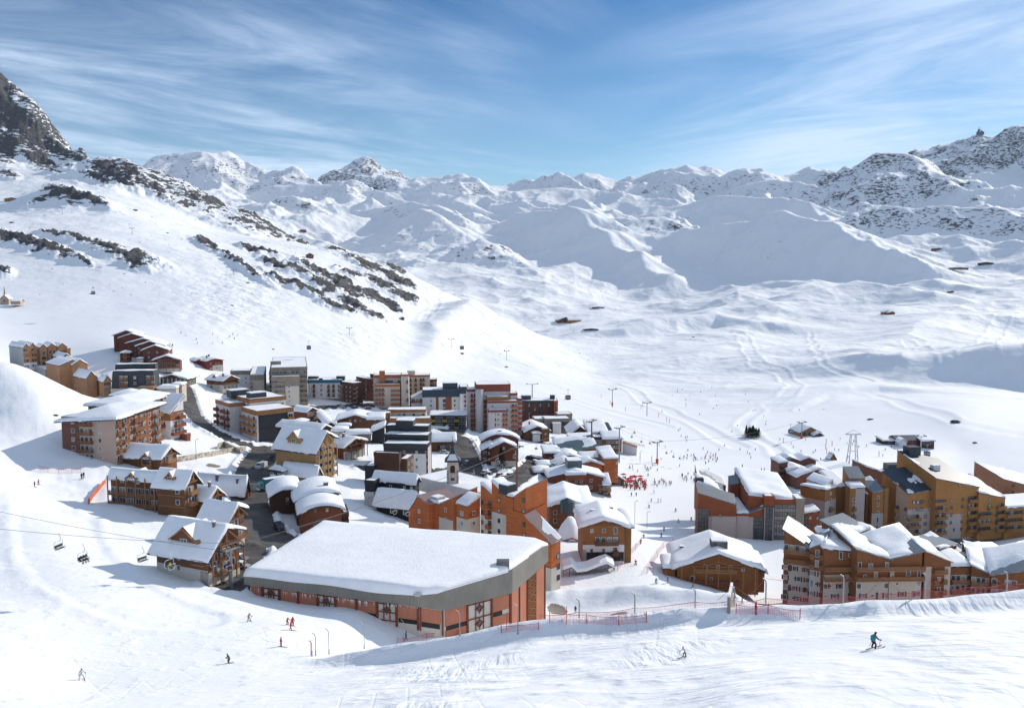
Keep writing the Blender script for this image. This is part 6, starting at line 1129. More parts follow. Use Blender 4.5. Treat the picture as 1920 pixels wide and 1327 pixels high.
    panel(3, 0, 0, .2, 9.6, PNK, ts=(.02, .22)); panel(3, 0, 0, .2, 10.5, PNK, ts=(.26, .44)); panel(3, 0, 0, .2, 12.5, PNK, ts=(.72, .97))
    m = MB(); rr = random.Random(5)
    for k in range(9): t = .47 + .22 * k / 8; m.bar(at(3, t, .3, topz(3, t)), at(3, t, .3, topz(3, t) - 13), .16)
    for k in range(17): z = .3 + k * .8; m.bar(at(3, .47, .3, topz(3, .47) - z), at(3, .69, .3, topz(3, .69) - z), .14)
    for k in range(8): z = k * 1.6 + .3; m.bar(at(3, .47, .34, topz(3, .5) - z), at(3, .69, .34, topz(3, .6) - z - 1.6), .12); m.bar(at(3, .69, .34, topz(3, .6) - z), at(3, .47, .34, topz(3, .5) - z - 1.6), .12)
    m.obj('timber_lattice', wd(.36, .15, .06), r)
    for t in (.01, .24, .455, .7, .985): panel(3, 0, 0, -.3, 13.5, PST, .3, 'post', ts=(t - .008, t + .008))
    m = MB().box(-.5, -.4, -.3, .5, .4, .3).box(-.9, -.1, -.1, .9, .1, .1); link('floodlight', m.mesh('floodlight', GALV), fa, Matrix.Translation(L_[1] + Vector((0, -.6, -.3))))
    m = MB().box(-1.3, -.8, -1, 1.3, .8, .9); link('roof_vent', m.mesh('roof_vent', mat('metal_dark', (.15, .15, .15), .5)), fa, Matrix.Translation(L_[3].lerp(L_[2], .15) + Vector((0, 2, 1.0))))
sports_hall()
# ---------------------------------------------------------------- church tower
def church():
    p = px(849, 903, 281); r = empty('church_tower', p, .05, 'slim cream bell tower with arched belfry and flared dark spire', 'church tower'); s = p.y / F; hw = 10.5 * s
    h = px(849, 861, p.y).z - p.z; MB().box(-hw, -hw, -14, hw, hw, h).obj('wall', pl(.62, .56, .48), r)
    for sx in (-1, 1): MB().box(sx * hw - .5 if sx > 0 else -hw - .12, -hw - .12, -2, hw + .12 if sx > 0 else -hw + .5, -hw + .5, h * .55).obj('stone_corner', mat('stone', (.36, .33, .3), .9), r)
    m = MB(); a = [(-.75, h - 4.0), (.75, h - 4.0)] + [(.75 * math.cos(k * math.pi / 8), h - 2.3 + .75 * math.sin(k * math.pi / 8)) for k in range(9)]; m.prism(a, -hw - .1, -hw + .2); m.obj('belfry_opening', mat('wood', (.08, .045, .03), .7), r)
    m = MB(); prof = [(hw * 1.45, -.4), (hw * 1.4, 0), (hw * .85, 1.0), (hw * .45, 2.4), (hw * .2, 4.2), (.05, 6.6)]
    for rr, z in prof: m.v += [(sx * rr, sy * rr, h + z) for sx, sy in ((-1, -1), (1, -1), (1, 1), (-1, 1))]
    for k in range(len(prof) - 1):
        for i in range(4): m.f.append((k * 4 + i, k * 4 + (i + 1) % 4, (k + 1) * 4 + (i + 1) % 4, (k + 1) * 4 + i)); m.m.append(0)
    m.f.append((3, 2, 1, 0)); m.m.append(0); ro = m.obj('spire', mat('roofing', (.05, .065, .075), .5), r)
    m = MB(); o = [(hw * 1.3, .14), (hw * .95, .9), (hw * .6, 1.95)]
    for rr, z in o: m.v += [(-rr * .8, -rr - .06, h + z), (rr * .8, -rr - .06, h + z)]
    m.f += [(0, 1, 3, 2), (2, 3, 5, 4)]; m.m += [0, 0]; m.obj('snow_patch', SNOW, ro); MB().bar((0, 0, h + 6.5), (0, 0, h + 7.8), .08).bar((-.3, 0, h + 7.3), (.3, 0, h + 7.3), .08).obj('cross', DARK, ro)
    w = (-hw * .35, hw * .35); MB().box(w[0], -hw - .05, h - 6.5, w[1], -hw + .1, h - 5.6).obj('window', GLASS, r)
church()
# ---------------------------------------------------------------- vehicles
def car_mesh(L_, W_, H_, kind):
    m = MB(); hl, hw = L_ / 2, W_ / 2; body = .55 * H_ if kind != 'van' else .5 * H_
    prof = {'car': [(-hl, .3), (-hl, body * .8), (-hl * .62, body), (-hl * .38, H_), (hl * .45, H_), (hl * .78, body * 1.03), (hl, body * .85), (hl, .3)],
            'van': [(-hl, .3), (-hl, body), (-hl * .78, body * 1.08), (-hl * .55, H_), (hl * .96, H_), (hl, H_ * .9), (hl, .3)]}[kind]
    m.prism(prof, -hw, hw, 0)
    return m
def vehicle(name, label, cat, u, v, yaw, L_, W_, H_, col, kind='car', group=None):
    p = hit(u, v); r = empty(name, p + Vector((0, 0, .02)), math.radians(yaw), label, cat, group); pm = mat('car_paint', col, .3, spec=.5, var=.04); hl, hw = L_ / 2, W_ / 2
    o = car_mesh(L_, W_, H_, kind).obj('body', pm, r); bv = o.modifiers.new('b', 'BEVEL'); bv.width = .07; bv.segments = 2
    g = MB(); zb = (.57 if kind == 'car' else .52) * H_
    for sy in (-1, 1):
        x0, x1 = (-hl * .5, hl * .62) if kind == 'car' else (-hl * .62, hl * .2); g.add([(x0, sy * (hw + .012), zb), (x1, sy * (hw + .012), zb), (x1 - .25, sy * (hw + .012), H_ * .93), (x0 + .3, sy * (hw + .012), H_ * .93)], [(0, 1, 2, 3)])
    g.obj('side_windows', GLASS, r); x0, x1 = (-hl * .6, -hl * .4) if kind == 'car' else (-hl * .77, -hl * .57)
    MB().add([(x0 - .02, -hw * .85, zb + .04), (x0 - .02, hw * .85, zb + .04), (x1 - .02, hw * .8, H_ * .96), (x1 - .02, -hw * .8, H_ * .96)], [(0, 1, 2, 3)]).obj('windscreen', GLASS, r)
    for sx in (-.6, .6):
        for sy in (-1, 1): w = MB().tube([(0, -.11, 0), (0, .11, 0)], .33, 12).obj('wheel', mat('tyre', (.015, .015, .016), .8), r, Matrix.Translation((sx * hl, sy * (hw - .06), .33))); MB().tube([(0, -.12, 0), (0, .12, 0)], .17, 8).obj('rim', GALV, w)
    for sy in (-1, 1): MB().box(-hl - .03, sy * hw * .7 - .15, H_ * .36, -hl + .1, sy * hw * .7 + .15, H_ * .45).obj('headlight', mat('lamp_glass', (.6, .6, .58), .2), r)
    MB().box(-hl * .35, -hw * .8, H_ + .02, hl * .4, hw * .8, H_ + .1).obj('snow_patch', SNOW, r) if kind == 'car' and col[0] > .02 else None
    return r
vehicle('delivery_van', 'white minibus parked on the shaded street above the truck', 'van', 490, 878, 75, 5.2, 2.0, 2.2, (.5, .52, .54), 'van')
vehicle('delivery_van', 'black van parked on the snowy verge beside the dark street', 'van', 524, 994, 120, 4.9, 2.0, 2.0, (.012, .013, .015), 'van')
vehicle('parked_car', 'silver car nearest the sports hall corner by the chairlift pylon', 'car', 450, 1064, 172, 4.4, 1.8, 1.5, (.35, .36, .37))
vehicle('parked_car', 'grey car half buried in snow behind the silver car', 'car', 447, 1050, 172, 4.4, 1.8, 1.5, (.2, .21, .22))
vehicle('parked_car', 'white car parked in front of the timber and stone house', 'car', 833, 850, 175, 4.4, 1.8, 1.6, (.6, .6, .6))
vehicle('parked_car', 'dark car parked left of the bell tower', 'car', 822, 900, 10, 4.4, 1.8, 1.5, (.02, .022, .025))
vehicle('parked_car', 'black car at the roadside right of the curved roof chalet', 'car', 992, 861, 20, 4.6, 1.9, 1.7, (.012, .012, .014))
vehicle('parked_car', 'snow topped car in the small car park left of the lift pole', 'car', 955, 893, 60, 4.4, 1.8, 1.5, (.3, .3, .32))
vehicle('parked_car', 'dark blue car between the snow heaps beside the bell tower square', 'car', 925, 885, 30, 4.4, 1.8, 1.5, (.02, .04, .09))
for u, v, y, c, l in ((908, 888, 70, (.4, .41, .42), 'silver car leftmost in the car park behind the orange residence'), (917, 891, 65, (.03, .03, .035), 'black car second from left in the car park behind the orange residence'), (936, 893, 65, (.25, .02, .02), 'red car in the car park behind the orange residence'), (945, 897, 60, (.5, .5, .5), 'white car in the car park behind the orange residence'), (1003, 868, 25, (.3, .31, .33), 'grey car parked on the road edge by the green roofed residence'), (875, 870, 80, (.1, .11, .13), 'dark grey car driving on the curving village street'), (505, 862, 70, (.02, .02, .025), 'black car beyond the white minibus'), (640, 765, 5, (.45, .45, .46), 'pale car on the upper street below the brown cube block'), (665, 766, 5, (.05, .06, .1), 'dark blue car on the upper street'), (690, 767, 5, (.3, .05, .04), 'dark red car on the upper street')): vehicle('parked_car', l, 'car', u, v, y, 4.4, 1.8, 1.5, c)
def truck():
    p = hit(484, 921); r = empty('delivery_truck', p, math.radians(38), 'turquoise box truck standing in the street with its snowy roof', 'truck'); t = mat('car_paint', (.0, .13, .16), .35, spec=.5)
    MB().box(1.9, -1.2, .9, 9.2, 1.2, 3.6).obj('box_body', t, r); MB().box(1.95, -1.15, 3.62, 9.15, 1.15, 3.72).obj('snow_cover', SNOW, r); MB().box(2.5, -1.215, 1.6, 8.6, -1.2, 2.9).obj('side_panel', mat('car_paint', (.0, .09, .12), .4), r)
    c = MB().prism([(0, .5), (0, 2.0), (.25, 2.7), (1.7, 2.9), (1.7, .5)], -1.15, 1.15, 0).obj('cab', mat('car_paint', (.05, .25, .27), .35, spec=.5), r); bv = c.modifiers.new('b', 'BEVEL'); bv.width = .08
    MB().add([(-.02, -1.0, 1.75), (-.02, 1.0, 1.75), (.2, 1.0, 2.6), (.2, -1.0, 2.6)], [(0, 1, 2, 3)]).obj('windscreen', GLASS, r); MB().box(.5, -1.17, 1.7, 1.4, -1.15, 2.5).obj('side_window', GLASS, r); MB().box(-.06, -1.1, .5, 0, 1.1, 1.0).obj('bumper', WHITE, r)
    for x in (.8, 6.4, 7.6):
        for y in (-1.1, 1.1): MB().tube([(0, -.15, 0), (0, .15, 0)], .48, 12).obj('wheel', mat('tyre', (.015, .015, .016), .8), r, Matrix.Translation((x, y, .48)))
truck()
# ---------------------------------------------------------------- ski lifts
STEEL = mat('metal', (.3, .32, .33), .5, metal=.2); WSTEEL = mat('paint', (.62, .63, .64), .5)
LIFT = []
def pylon(label, u, v0, v1, col=STEEL, yaw=0, arm=2.6, rad=.35, group=None, Y=None, red=False):
    p = px(u, v0, Y) if Y else (hit_far(u, v0) if v0 < 700 else hit(u, v0, 60, 2500)); h = px(u, v1, p.y).z - p.z; r = empty('lift_pylon', p, math.radians(yaw), label, 'lift pylon', group)
    MB().tube([(0, 0, -1.5), (0, 0, h)], [rad, rad * .7], 10).obj('mast', col, r); m = MB().box(-arm, -.2, h - .2, arm, .2, h + .15)
    m.bar((-arm * .4, 0, h), (0, 0, h - arm * .4), .15).bar((arm * .4, 0, h), (0, 0, h - arm * .4), .15); m.obj('crossarm', col, r)
    for sx in (-1, 1):
        q = MB().box(sx * arm - .12, -1.5, h + .1, sx * arm + .12, 1.5, h + .3)
        for k in range(4): q.tube([(sx * arm - .15, -1.2 + k * .8, h + .42), (sx * arm + .15, -1.2 + k * .8, h + .42)], .2, 8)
        q.obj('wheel_train', DARK, r)
    m = MB().bar((-arm * .8, 0, h + 1.2), (arm * .8, 0, h + 1.2), .08).bar((-arm * .8, 0, h + .1), (-arm * .8, 0, h + 1.2), .08).bar((arm * .8, 0, h + .1), (arm * .8, 0, h + 1.2), .08); m.obj('walkway_rail', col, r)
    if red: MB().tube([(0, 0, -.2), (0, 0, 2.2)], rad * 2.2, 10).obj('safety_pad', mat('padding', (.6, .08, .03), .7), r)
    c, s_ = math.cos(math.radians(yaw)), math.sin(math.radians(yaw)); return [p + Vector((sx * arm * c, sx * arm * s_, h + .6)) for sx in (-1, 1)]
def cable(a, b_, label, sag=.02, rad=.035, group='lift cables'):
    m = MB(); n = 16; pts = []
    for i in range(n + 1): t = i / n; q = a.lerp(b_, t); q.z -= sag * (b_ - a).length * 4 * t * (1 - t); pts.append(q - a)
    o = m.tube(pts, rad, 5).obj('lift_cable', mat('metal_dark', (.08, .08, .085), .6)); o.location = a; tag(o, label, 'cable', group)
A0 = pylon('grey chairlift pylon standing between the lowest left chalet and the sports hall', 434, 1102, 1030, STEEL, 60, 2.6, .42)
A1 = pylon('tall brown lift pylon beside the red chalet with curved roofs', 969, 912, 840, wd(.22, .12, .08), 60, 2.6, .4, Y=330)
A2 = pylon('brown lift pylon in front of the truss gabled lift station', 1109, 846, 790, wd(.22, .12, .08), 60, 3.0, .45, Y=420)
A3 = pylon('grey lift pylon beside the fenced ramp of the lift station', 1161, 861, 802, STEEL, 50, 3, .42, Y=440)
A4 = pylon('lift pylon with orange padded foot on the piste right of the ramp', 1232, 868, 829, STEEL, 30, 2.6, .35, red=True)
A5 = pylon('chairlift pylon with padded foot next to the piste restaurant', 1466 + 37, 822, 792, STEEL, 20, 2.6, .35, red=True)
A6 = pylon('small pylon on the slope left of the top of the gondola line', 1148, 760, 730, STEEL, 20, 3, .3, red=True, Y=640)
A7 = pylon('small pylon with two arms on the slope above the lift station', 1213, 776, 755, STEEL, 20, 3, .3, Y=640)
A8 = pylon('white double pylon behind the long dark hotel', 998, 744, 720, WSTEEL, 10, 4, .6, Y=620)
A9 = pylon('white pylon casting a long shadow beyond the yellow residence', 1726, 851, 818, WSTEEL, 10, 2.4, .3)
GP = 'distant lift pylons on the hill behind the tower blocks'
for i, (u, v0, v1, l) in enumerate([(655, 628, 615, 'leftmost small pylon on the mogul slope'), (846, 652, 636, 'middle distant pylon above the towers near the shaded gully'), (950, 676, 658, 'distant pylon right of the shaded gully'), (438, 515, 506, 'tiny pylon high on the left hill beside the moguls'), (65, 385, 376, 'tiny pylon beside the hut under the cliff'), (117, 402, 390, 'second tiny pylon right of the hut under the cliff'), (248, 440, 428, 'tiny pylon above the long dark rock bands')]): pylon(l, u, v0, v1, STEEL, 15, 2.4, .25, GP)
far0 = px(-60, 946, 150); far1 = px(-60, 985, 140)
cable(A0[0], far0, 'upper cable of the chairlift climbing past the left chalets', .012); cable(A0[1], far1, 'lower cable of the chairlift climbing past the left chalets', .012)
for k, w in ((0, 'left'), (1, 'right')):
    cable(A0[k], A1[k], f'{w} cable spanning from the pylon by the sports hall to the tall brown pylon', .012); cable(A1[k], A2[k], f'{w} cable between the two brown lift pylons', .012); cable(A3[k], A4[k], f'{w} cable from the ramp pylon down to the padded pylon', .015); cable(A4[k], A5[k], f'{w} cable crossing the beginners area to the piste restaurant', .02)
def chair(label, u, v, Y, yaw, riders=(), sc=1.0):
    p = px(u, v, Y); r = empty('chairlift_chair', p, math.radians(yaw), label, 'chairlift chair', 'chairs hanging on the lift cables'); w = 1.05
    m = MB(); m.tube([(0, 0, 2.9), (.05, 0, 2.5), (.35, 0, 2.1), (.3, 0, 1.7), (0, 0, 1.45)], .07, 6); m.obj('hanger', WSTEEL, r)
    m = MB(); m.tube([(-w, -.5, .1), (-w, .1, 0), (-w, .3, .3), (-w, .25, 1.2), (-w * .8, .1, 1.45), (w * .8, .1, 1.45), (w, .25, 1.2), (w, .3, .3), (w, .1, 0), (w, -.5, .1)], .055, 6); m.tube([(-w, -.35, .5), (w, -.35, .5)], .04, 6); m.obj('frame', WSTEEL, r)
    MB().box(-w + .1, -.35, .02, w - .1, .2, .1).obj('seat', DARK, r); MB().box(-w + .1, .22, .15, w - .1, .3, .75).obj('backrest', DARK, r); m = MB().tube([(-w * .6, -.5, -.45), (w * .6, -.5, -.45)], .04, 6); m.bar((-w * .6, -.5, -.45), (-w * .8, -.4, .5), .05).bar((w * .6, -.5, -.45), (w * .8, -.4, .5), .05); m.obj('footrest', WSTEEL, r)
    return r
# ---------------------------------------------------------------- people
def body_mesh(pose):
    me = bpy.data.meshes.new('b'); J = POSES[pose]; names = list(J); E_ = [('pel', 'spi'), ('spi', 'che'), ('che', 'nec'), ('nec', 'hea'), ('hea', 'top')]
    for s_ in 'lr': E_ += [('che', 'sh' + s_), ('sh' + s_, 'el' + s_), ('el' + s_, 'ha' + s_), ('ha' + s_, 'fi' + s_), ('pel', 'hi' + s_), ('hi' + s_, 'kn' + s_), ('kn' + s_, 'an' + s_), ('an' + s_, 'to' + s_)]
    me.from_pydata([J[n] for n in names], [(names.index(a), names.index(b_)) for a, b_ in E_], []); o = bpy.data.objects.new('b', me); C.collection.objects.link(o)
    md = o.modifiers.new('s', 'SKIN'); R_ = dict(pel=.17, spi=.16, che=.19, nec=.075, hea=.12, top=.1, sh=.1, el=.065, ha=.05, fi=.045, hi=.12, kn=.085, an=.07, to=.07)
    for i, n in enumerate(names):
        k = R_.get(n) or R_[n[:2]]; v = me.skin_vertices[0].data[i]; v.radius = (k, k * (.72 if n in ('che', 'spi', 'pel') else 1)); v.use_root = n == 'pel'
    su = o.modifiers.new('u', 'SUBSURF'); su.levels = 1; dg = bpy.context.evaluated_depsgraph_get(); dg.update(); out = bpy.data.meshes.new_from_object(o.evaluated_get(dg))
    bpy.data.objects.remove(o); out.name = 'person_' + pose
    for _ in range(5): out.materials.append(SNOW)
    hz, ha = Vector(J['hea']), Vector(J['nec']); wz = J['pel'][2] + .04
    for p in out.polygons:
        c = p.center; p.use_smooth = True
        fl = min((c - Vector(J['fi' + s_])).length for s_ in 'lr'); ft = min((c - Vector(J['to' + s_])).length for s_ in 'lr')
        if (c - hz).length < .2 and c.z > ha.z + .06: p.material_index = 3 if (c.z > hz.z + .03 or c.y > hz.y + .03) else 0
        elif fl < .1: p.material_index = 4
        elif ft < .17: p.material_index = 4
        else: p.material_index = 1 if c.z > wz - .08 or max(abs(c.x), 0) > .3 and c.z > .75 else 2
    return out
def P_(pel, che, hea, sh, hands, knees, feet, el=None):
    sp_ = tuple((a + b_) / 2 for a, b_ in zip(pel, che)); nec = tuple(a * .45 + b_ * .55 for a, b_ in zip(che, hea)); d = dict(pel=pel, spi=sp_, che=che, nec=nec, hea=hea, top=(hea[0], hea[1], hea[2] + .12))
    for i, s_ in enumerate('lr'):
        x = (-1, 1)[i]; d['sh' + s_] = (che[0] + x * sh, che[1], che[2] + .04); d['ha' + s_] = hands[i]; e = el[i] if el else tuple((a + b_) / 2 + k for a, b_, k in zip(d['sh' + s_], hands[i], (x * .06, .06, -.06))); d['el' + s_] = e
        hv = Vector(hands[i]) - Vector(e); d['fi' + s_] = tuple(Vector(hands[i]) + hv.normalized() * .1); d['hi' + s_] = (pel[0] + x * .1, pel[1], pel[2] - .06); d['kn' + s_] = knees[i]; d['an' + s_] = feet[i]; d['to' + s_] = (feet[i][0], feet[i][1] - .17, feet[i][2] - .03)
    return d
POSES = dict(
 stand=P_((0, 0, .93), (0, .02, 1.32), (0, -.02, 1.64), .19, ((-.3, -.1, .86), (.3, -.08, .88)), ((-.12, -.03, .5), (.12, -.02, .5)), ((-.14, 0, .08), (.14, .02, .08))),
 ski=P_((0, .12, .78), (0, -.06, 1.14), (0, -.16, 1.44), .19, ((-.38, -.42, .9), (.38, -.42, .92)), ((-.15, -.12, .46), (.17, -.12, .46)), ((-.17, .04, .1), (.19, .04, .1))),
 turn=P_((.08, .1, .74), (-.06, -.06, 1.08), (-.1, -.16, 1.38), .19, ((-.5, -.3, .72), (.42, -.36, 1.0)), ((-.1, -.14, .44), (.28, -.1, .44)), ((-.2, .02, .1), (.16, .06, .1))),
 plough=P_((0, .1, .82), (0, -.02, 1.2), (0, -.1, 1.5), .19, ((-.42, -.3, .92), (.42, -.3, .92)), ((-.22, -.05, .46), (.22, -.05, .46)), ((-.34, .05, .1), (.34, .05, .1))),
 walk=P_((0, 0, .92), (0, -.04, 1.31), (0, -.08, 1.62), .19, ((-.26, -.3, .95), (.28, .16, .9)), ((-.1, -.16, .5), (.1, .04, .48)), ((-.1, -.24, .1), (.1, .26, .12))),
 sit=P_((0, .05, .12), (0, .12, .52), (0, .06, .84), .19, ((-.24, -.3, .32), (.24, -.3, .32)), ((-.12, -.4, .1), (.12, -.4, .1)), ((-.12, -.42, -.36), (.12, -.42, -.36))))
BM = {k: body_mesh(k) for k in POSES}
SKIN_ = mat('skin', (.45, .26, .18), .6)
COL = dict(red=(.45, .02, .02), black=(.02, .02, .022), grey=(.16, .17, .17), white=(.6, .6, .6), blue=(.03, .1, .35), green=(.03, .16, .06), olive=(.05, .065, .04), pink=(.5, .04, .2), yellow=(.5, .48, .04), orange=(.6, .16, .02), turquoise=(.02, .25, .3), navy=(.02, .03, .08), beige=(.34, .3, .24), magenta=(.4, .02, .22), brown=(.12, .06, .03))
def fab(c): return mat('fabric', COL[c], .85, var=.08)
def ski_mesh():
    if 'ski' not in _WC: _WC['ski'] = MB().prism([(-.045, 0), (.045, 0), (.045, .025), (-.045, .025)], -1.0, .75).add([(-.045, -1.0, 0), (.045, -1.0, 0), (.045, -1.0, .025), (-.045, -1.0, .025), (-.03, -1.15, .1), (.03, -1.15, .1), (.03, -1.15, .12), (-.03, -1.15, .12)], [(0, 1, 5, 4), (3, 7, 6, 2), (4, 5, 6, 7), (1, 2, 6, 5), (0, 4, 7, 3)]).mesh('ski', mat('ski_top', (.15, .02, .03), .4))
    return _WC['ski']
def person(label, u, v, pose='ski', jac='grey', tro='black', hat='black', yaw=0, group=None, skis=True, poles=True, h=1.75, pack=None, at=None, parts=True):
    p = at if at is not None else (hit_far(u, v) if v < 700 else hit(u, v, 45, 2200)); o = bpy.data.objects.new('person', BM[pose]); C.collection.objects.link(o); o.location = p; o.rotation_euler = (0, 0, math.radians(yaw)); k = h / 1.75; o.scale = (k, k, k)
    for sl, mt in zip(o.material_slots, (SKIN_, fab(jac), fab(tro), fab(hat), fab('black'))): sl.link = 'OBJECT'; sl.material = mt
    tag(o, label, 'person', group)
    if not parts: return o
    J = POSES[pose]
    if skis and pose != 'sit':
        for s_ in 'lr': a = J['an' + s_]; link('ski', ski_mesh(), o, Matrix.Translation((a[0], a[1] - .05, .01)) @ Matrix.Rotation((.28 if s_ == 'l' else -.28) if pose == 'plough' else 0, 4, 'Z'))
    if poles and pose != 'sit':
        for s_ in 'lr': a = Vector(J['ha' + s_]); link('ski_pole', MB().tube([a + Vector((0, 0, .12)), Vector((a.x * 1.25, a.y + .45, .03))], .014, 5).mesh('ski_pole', DARK), o)
    if pack: c = J['che']; q = MB().box(-.17, c[1] + .1, c[2] - .34, .17, c[1] + .34, c[2] + .14); w_ = q.obj('backpack', fab(pack), o); bv = w_.modifiers.new('b', 'BEVEL'); bv.width = .05; bv.segments = 2
    # goggles and nose
    hd = J['hea']; MB().box(-.085, hd[1] - .135, hd[2] + .0, .085, hd[1] - .09, hd[2] + .055).obj('goggles', mat('glass', (.05, .03, .02), .1), o)
    return o
person('skier in grey jacket with bright blue backpack on the near piste', 1638, 1216, 'ski', 'grey', 'black', 'black', 115, pack='turquoise', h=1.85)
person('child skier in white jacket and pink helmet on the near piste', 1283, 1232, 'turn', 'white', 'black', 'pink', -60, h=1.4)
person('skier all in white with a pink helmet, alone at the bottom left', 153, 1274, 'plough', 'white', 'white', 'pink', 50)
person('skier in dark olive crouching low in a turn', 429, 1243, 'turn', 'olive', 'olive', 'olive', -60, h=1.7)
person('skier in magenta jacket standing below the red trio', 527, 1212, 'stand', 'magenta', 'brown', 'magenta', 80, h=1.6)
person('left skier of the three in red', 539, 1171, 'ski', 'red', 'red', 'red', 60, h=1.6); person('right skier of the three in red, holding a board', 549, 1173, 'stand', 'red', 'red', 'red', 40, h=1.7); person('lowest skier of the three in red', 545, 1181, 'walk', 'red', 'red', 'red', 80, h=1.6)
person('skier in beige grey outfit left of the red trio', 467, 1165, 'plough', 'beige', 'beige', 'grey', 60)
person('walker in dark clothes on the path under the hall lamp', 761, 1199, 'walk', 'black', 'navy', 'black', 80, skis=False, poles=False)
person('walker in black nearest the pink residence shade', 153, 897, 'walk', 'black', 'black', 'black', 30); person('walker in navy just right of the walker in black', 157, 895, 'walk', 'navy', 'black', 'navy', 30)
person('skier in black at the far left on the sunlit path', 65, 913, 'walk', 'black', 'black', 'black', 80); person('skier in dark red following the black skier at far left', 72, 908, 'ski', 'red', 'black', 'black', 80)
GPz = 'people on the piste through the village'
Z = [(1079,1148,'stand','black','black','standing on the dark asphalt beside the hall',0),(1192,1059,'ski','navy','black','in the shaded lane between the fences',180),(1230,1094,'ski','green','black','in green at the mouth of the shaded lane',150),(1252,1093,'stand','navy','black','in navy beside the one in green',90),(1299,1102,'plough','beige','grey','pale one right of the fence end',60),(1378,1120,'ski','white','black','by the concrete wall corner',90),(1391,1131,'walk','black','black','dark one right of the concrete wall',60),(1417,1151,'stand','red','red','small red one behind the berm',60),
 (1207,1009,'ski','navy','black','dark one at the top of the left fence',180),(1201,1020,'walk','brown','brown','brown one halfway down the left fence',180),(1240,1007,'ski','black','black','just above the shade edge',180),(1245,995,'ski','red','black','with red jacket above the shade edge',180),(1272,980,'plough','yellow','green','in yellow green mid piste',160),(1296,976,'ski','black','navy','dark one near the red building wall',160),(1267,959,'ski','blue','navy','in blue mid piste',180),(1217,952,'ski','blue','blue','blue one left of centre piste',180),
 (1221,941,'walk','black','black','dark one above the blue skier',90),(1234,941,'stand','black','grey','left of the yellow jacket pair',90),(1239,941,'stand','yellow','grey','in yellow of the pair',90),(1184,930,'walk','black','black','left of two walking below the sun terrace',180),(1193,930,'walk','black','navy','right of two walking below the sun terrace',180),(1226,925,'stand','red','black','red one standing below the crowd',90)]
for u, v, po, ja, tr, l, y in Z: person('person ' + l, u, v, po, ja, tr, ja if ja in ('black', 'navy', 'grey') else 'black', y, GPz, skis=po in ('ski', 'plough'), poles=po in ('ski', 'plough'))
rr = random.Random(77)
def crowd(n, us, vs, zone, group, h=1.75, parts=False, sep=3):
    pts = []; cols = ['black', 'navy', 'red', 'blue', 'grey', 'green', 'orange', 'white', 'yellow', 'pink', 'black', 'brown']; k = 0
    while len(pts) < n and k < 4000:
        k += 1; u, v = rr.uniform(*us), rr.gauss((vs[0] + vs[1]) / 2, (vs[1] - vs[0]) / 4)
        if any(abs(u - a) + abs(v - b_) * 2 < sep for a, b_ in pts): continue
        pts.append((u, v)); c = rr.choice(cols); person(f'{zone} person in {c}', u, v, rr.choice(['stand', 'walk', 'ski', 'plough']), c, rr.choice(['black', 'navy', 'grey']), rr.choice(['black', 'red', 'white', c]), rr.uniform(0, 360), group, parts=False)
crowd(16, (1226, 1262), (902, 912), 'standing in the gathering right of the sun terrace,', 'people gathered right of the sun terrace')
crowd(18, (1275, 1308), (888, 905), 'queueing left of the dark red building,', 'people queueing at the lift gate')
crowd(16, (1180, 1240), (868, 892), 'on the play area above the sun terrace,', 'people on the play area')
crowd(30, (1230, 1420), (800, 885), 'tiny on the wide beginners area,', 'tiny skiers on the beginners area', sep=6)
crowd(26, (1280, 1345), (850, 872), 'in the busy lift queue,', 'people in the lift queue', sep=2.5)
crowd(34, (1240, 1500), (690, 800), 'minute on the long piste up the valley,', 'minute skiers on the valley piste', sep=7)
crowd(24, (1440, 1680), (820, 862), 'tiny around the cable pylon slope,', 'tiny skiers around the cable pylon', sep=6)
crowd(14, (1385, 1480), (875, 920), 'small behind the dark red building,', 'people behind the dark red building', sep=5)
crowd(12, (1060, 1200), (600, 680), 'speck sized below the valley restaurant,', 'speck sized skiers below the valley restaurant', sep=6)
crowd(12, (300, 460), (625, 650), 'speck sized on the piste behind the red chalet,', 'speck sized skiers behind the red chalet', sep=6)
crowd(12, (800, 850), (505, 560), 'speck sized on the shoulder of the left hill,', 'speck sized skiers on the hill shoulder', sep=4)
crowd(10, (1800, 1920), (575, 640), 'speck sized on the groomed slope far right,', 'speck sized skiers far right', sep=6)
crowd(8, (870, 910), (825, 845), 'in the shaded village street,', 'people in the village street', sep=5)
crowd(7, (860, 885), (862, 880), 'on the sunlit square by the bell tower,', 'people on the square', sep=5)
# riders and chairs
chair('white chair hanging empty left of the lowest chalet', 268, 1051, 168, 60); chair('white chair carrying a rider in yellow in front of the lowest chalet', 319, 1062, 170, 60); chair('empty white chair in front of the lowest chalet balconies', 397, 1057, 176, 60); chair('chair with two riders beside the grey pylon', 428, 1064, 178, 60)
def ride(label, u, v, Y, yaw, off, c): q = px(u, v, Y); a = math.radians(yaw); person(label, u, v, 'sit', c, 'black', 'black', yaw, 'riders sitting on the chairlift', at=q + Vector((off * math.cos(a), off * math.sin(a), .05)), poles=False)
ride('rider in yellow on the chair before the lowest chalet', 319, 1062, 170, 60, 0, 'yellow'); ride('rider in blue beside the grey pylon', 428, 1064, 178, 60, -.4, 'blue'); ride('rider in red beside the grey pylon', 428, 1064, 178, 60, .4, 'red')
chair('chair with three dark riders low over the groomed track', 157, 1050, 150, 70); [ride(l, 157, 1050, 150, 70, o, c) for l, o, c in (('left dark rider over the groomed track', -.6, 'black'), ('middle rider over the groomed track', 0, 'navy'), ('rider with reddish jacket over the groomed track', .6, 'brown'))]; chair('empty chair seen from above over the groomed track', 112, 1028, 158, 75)
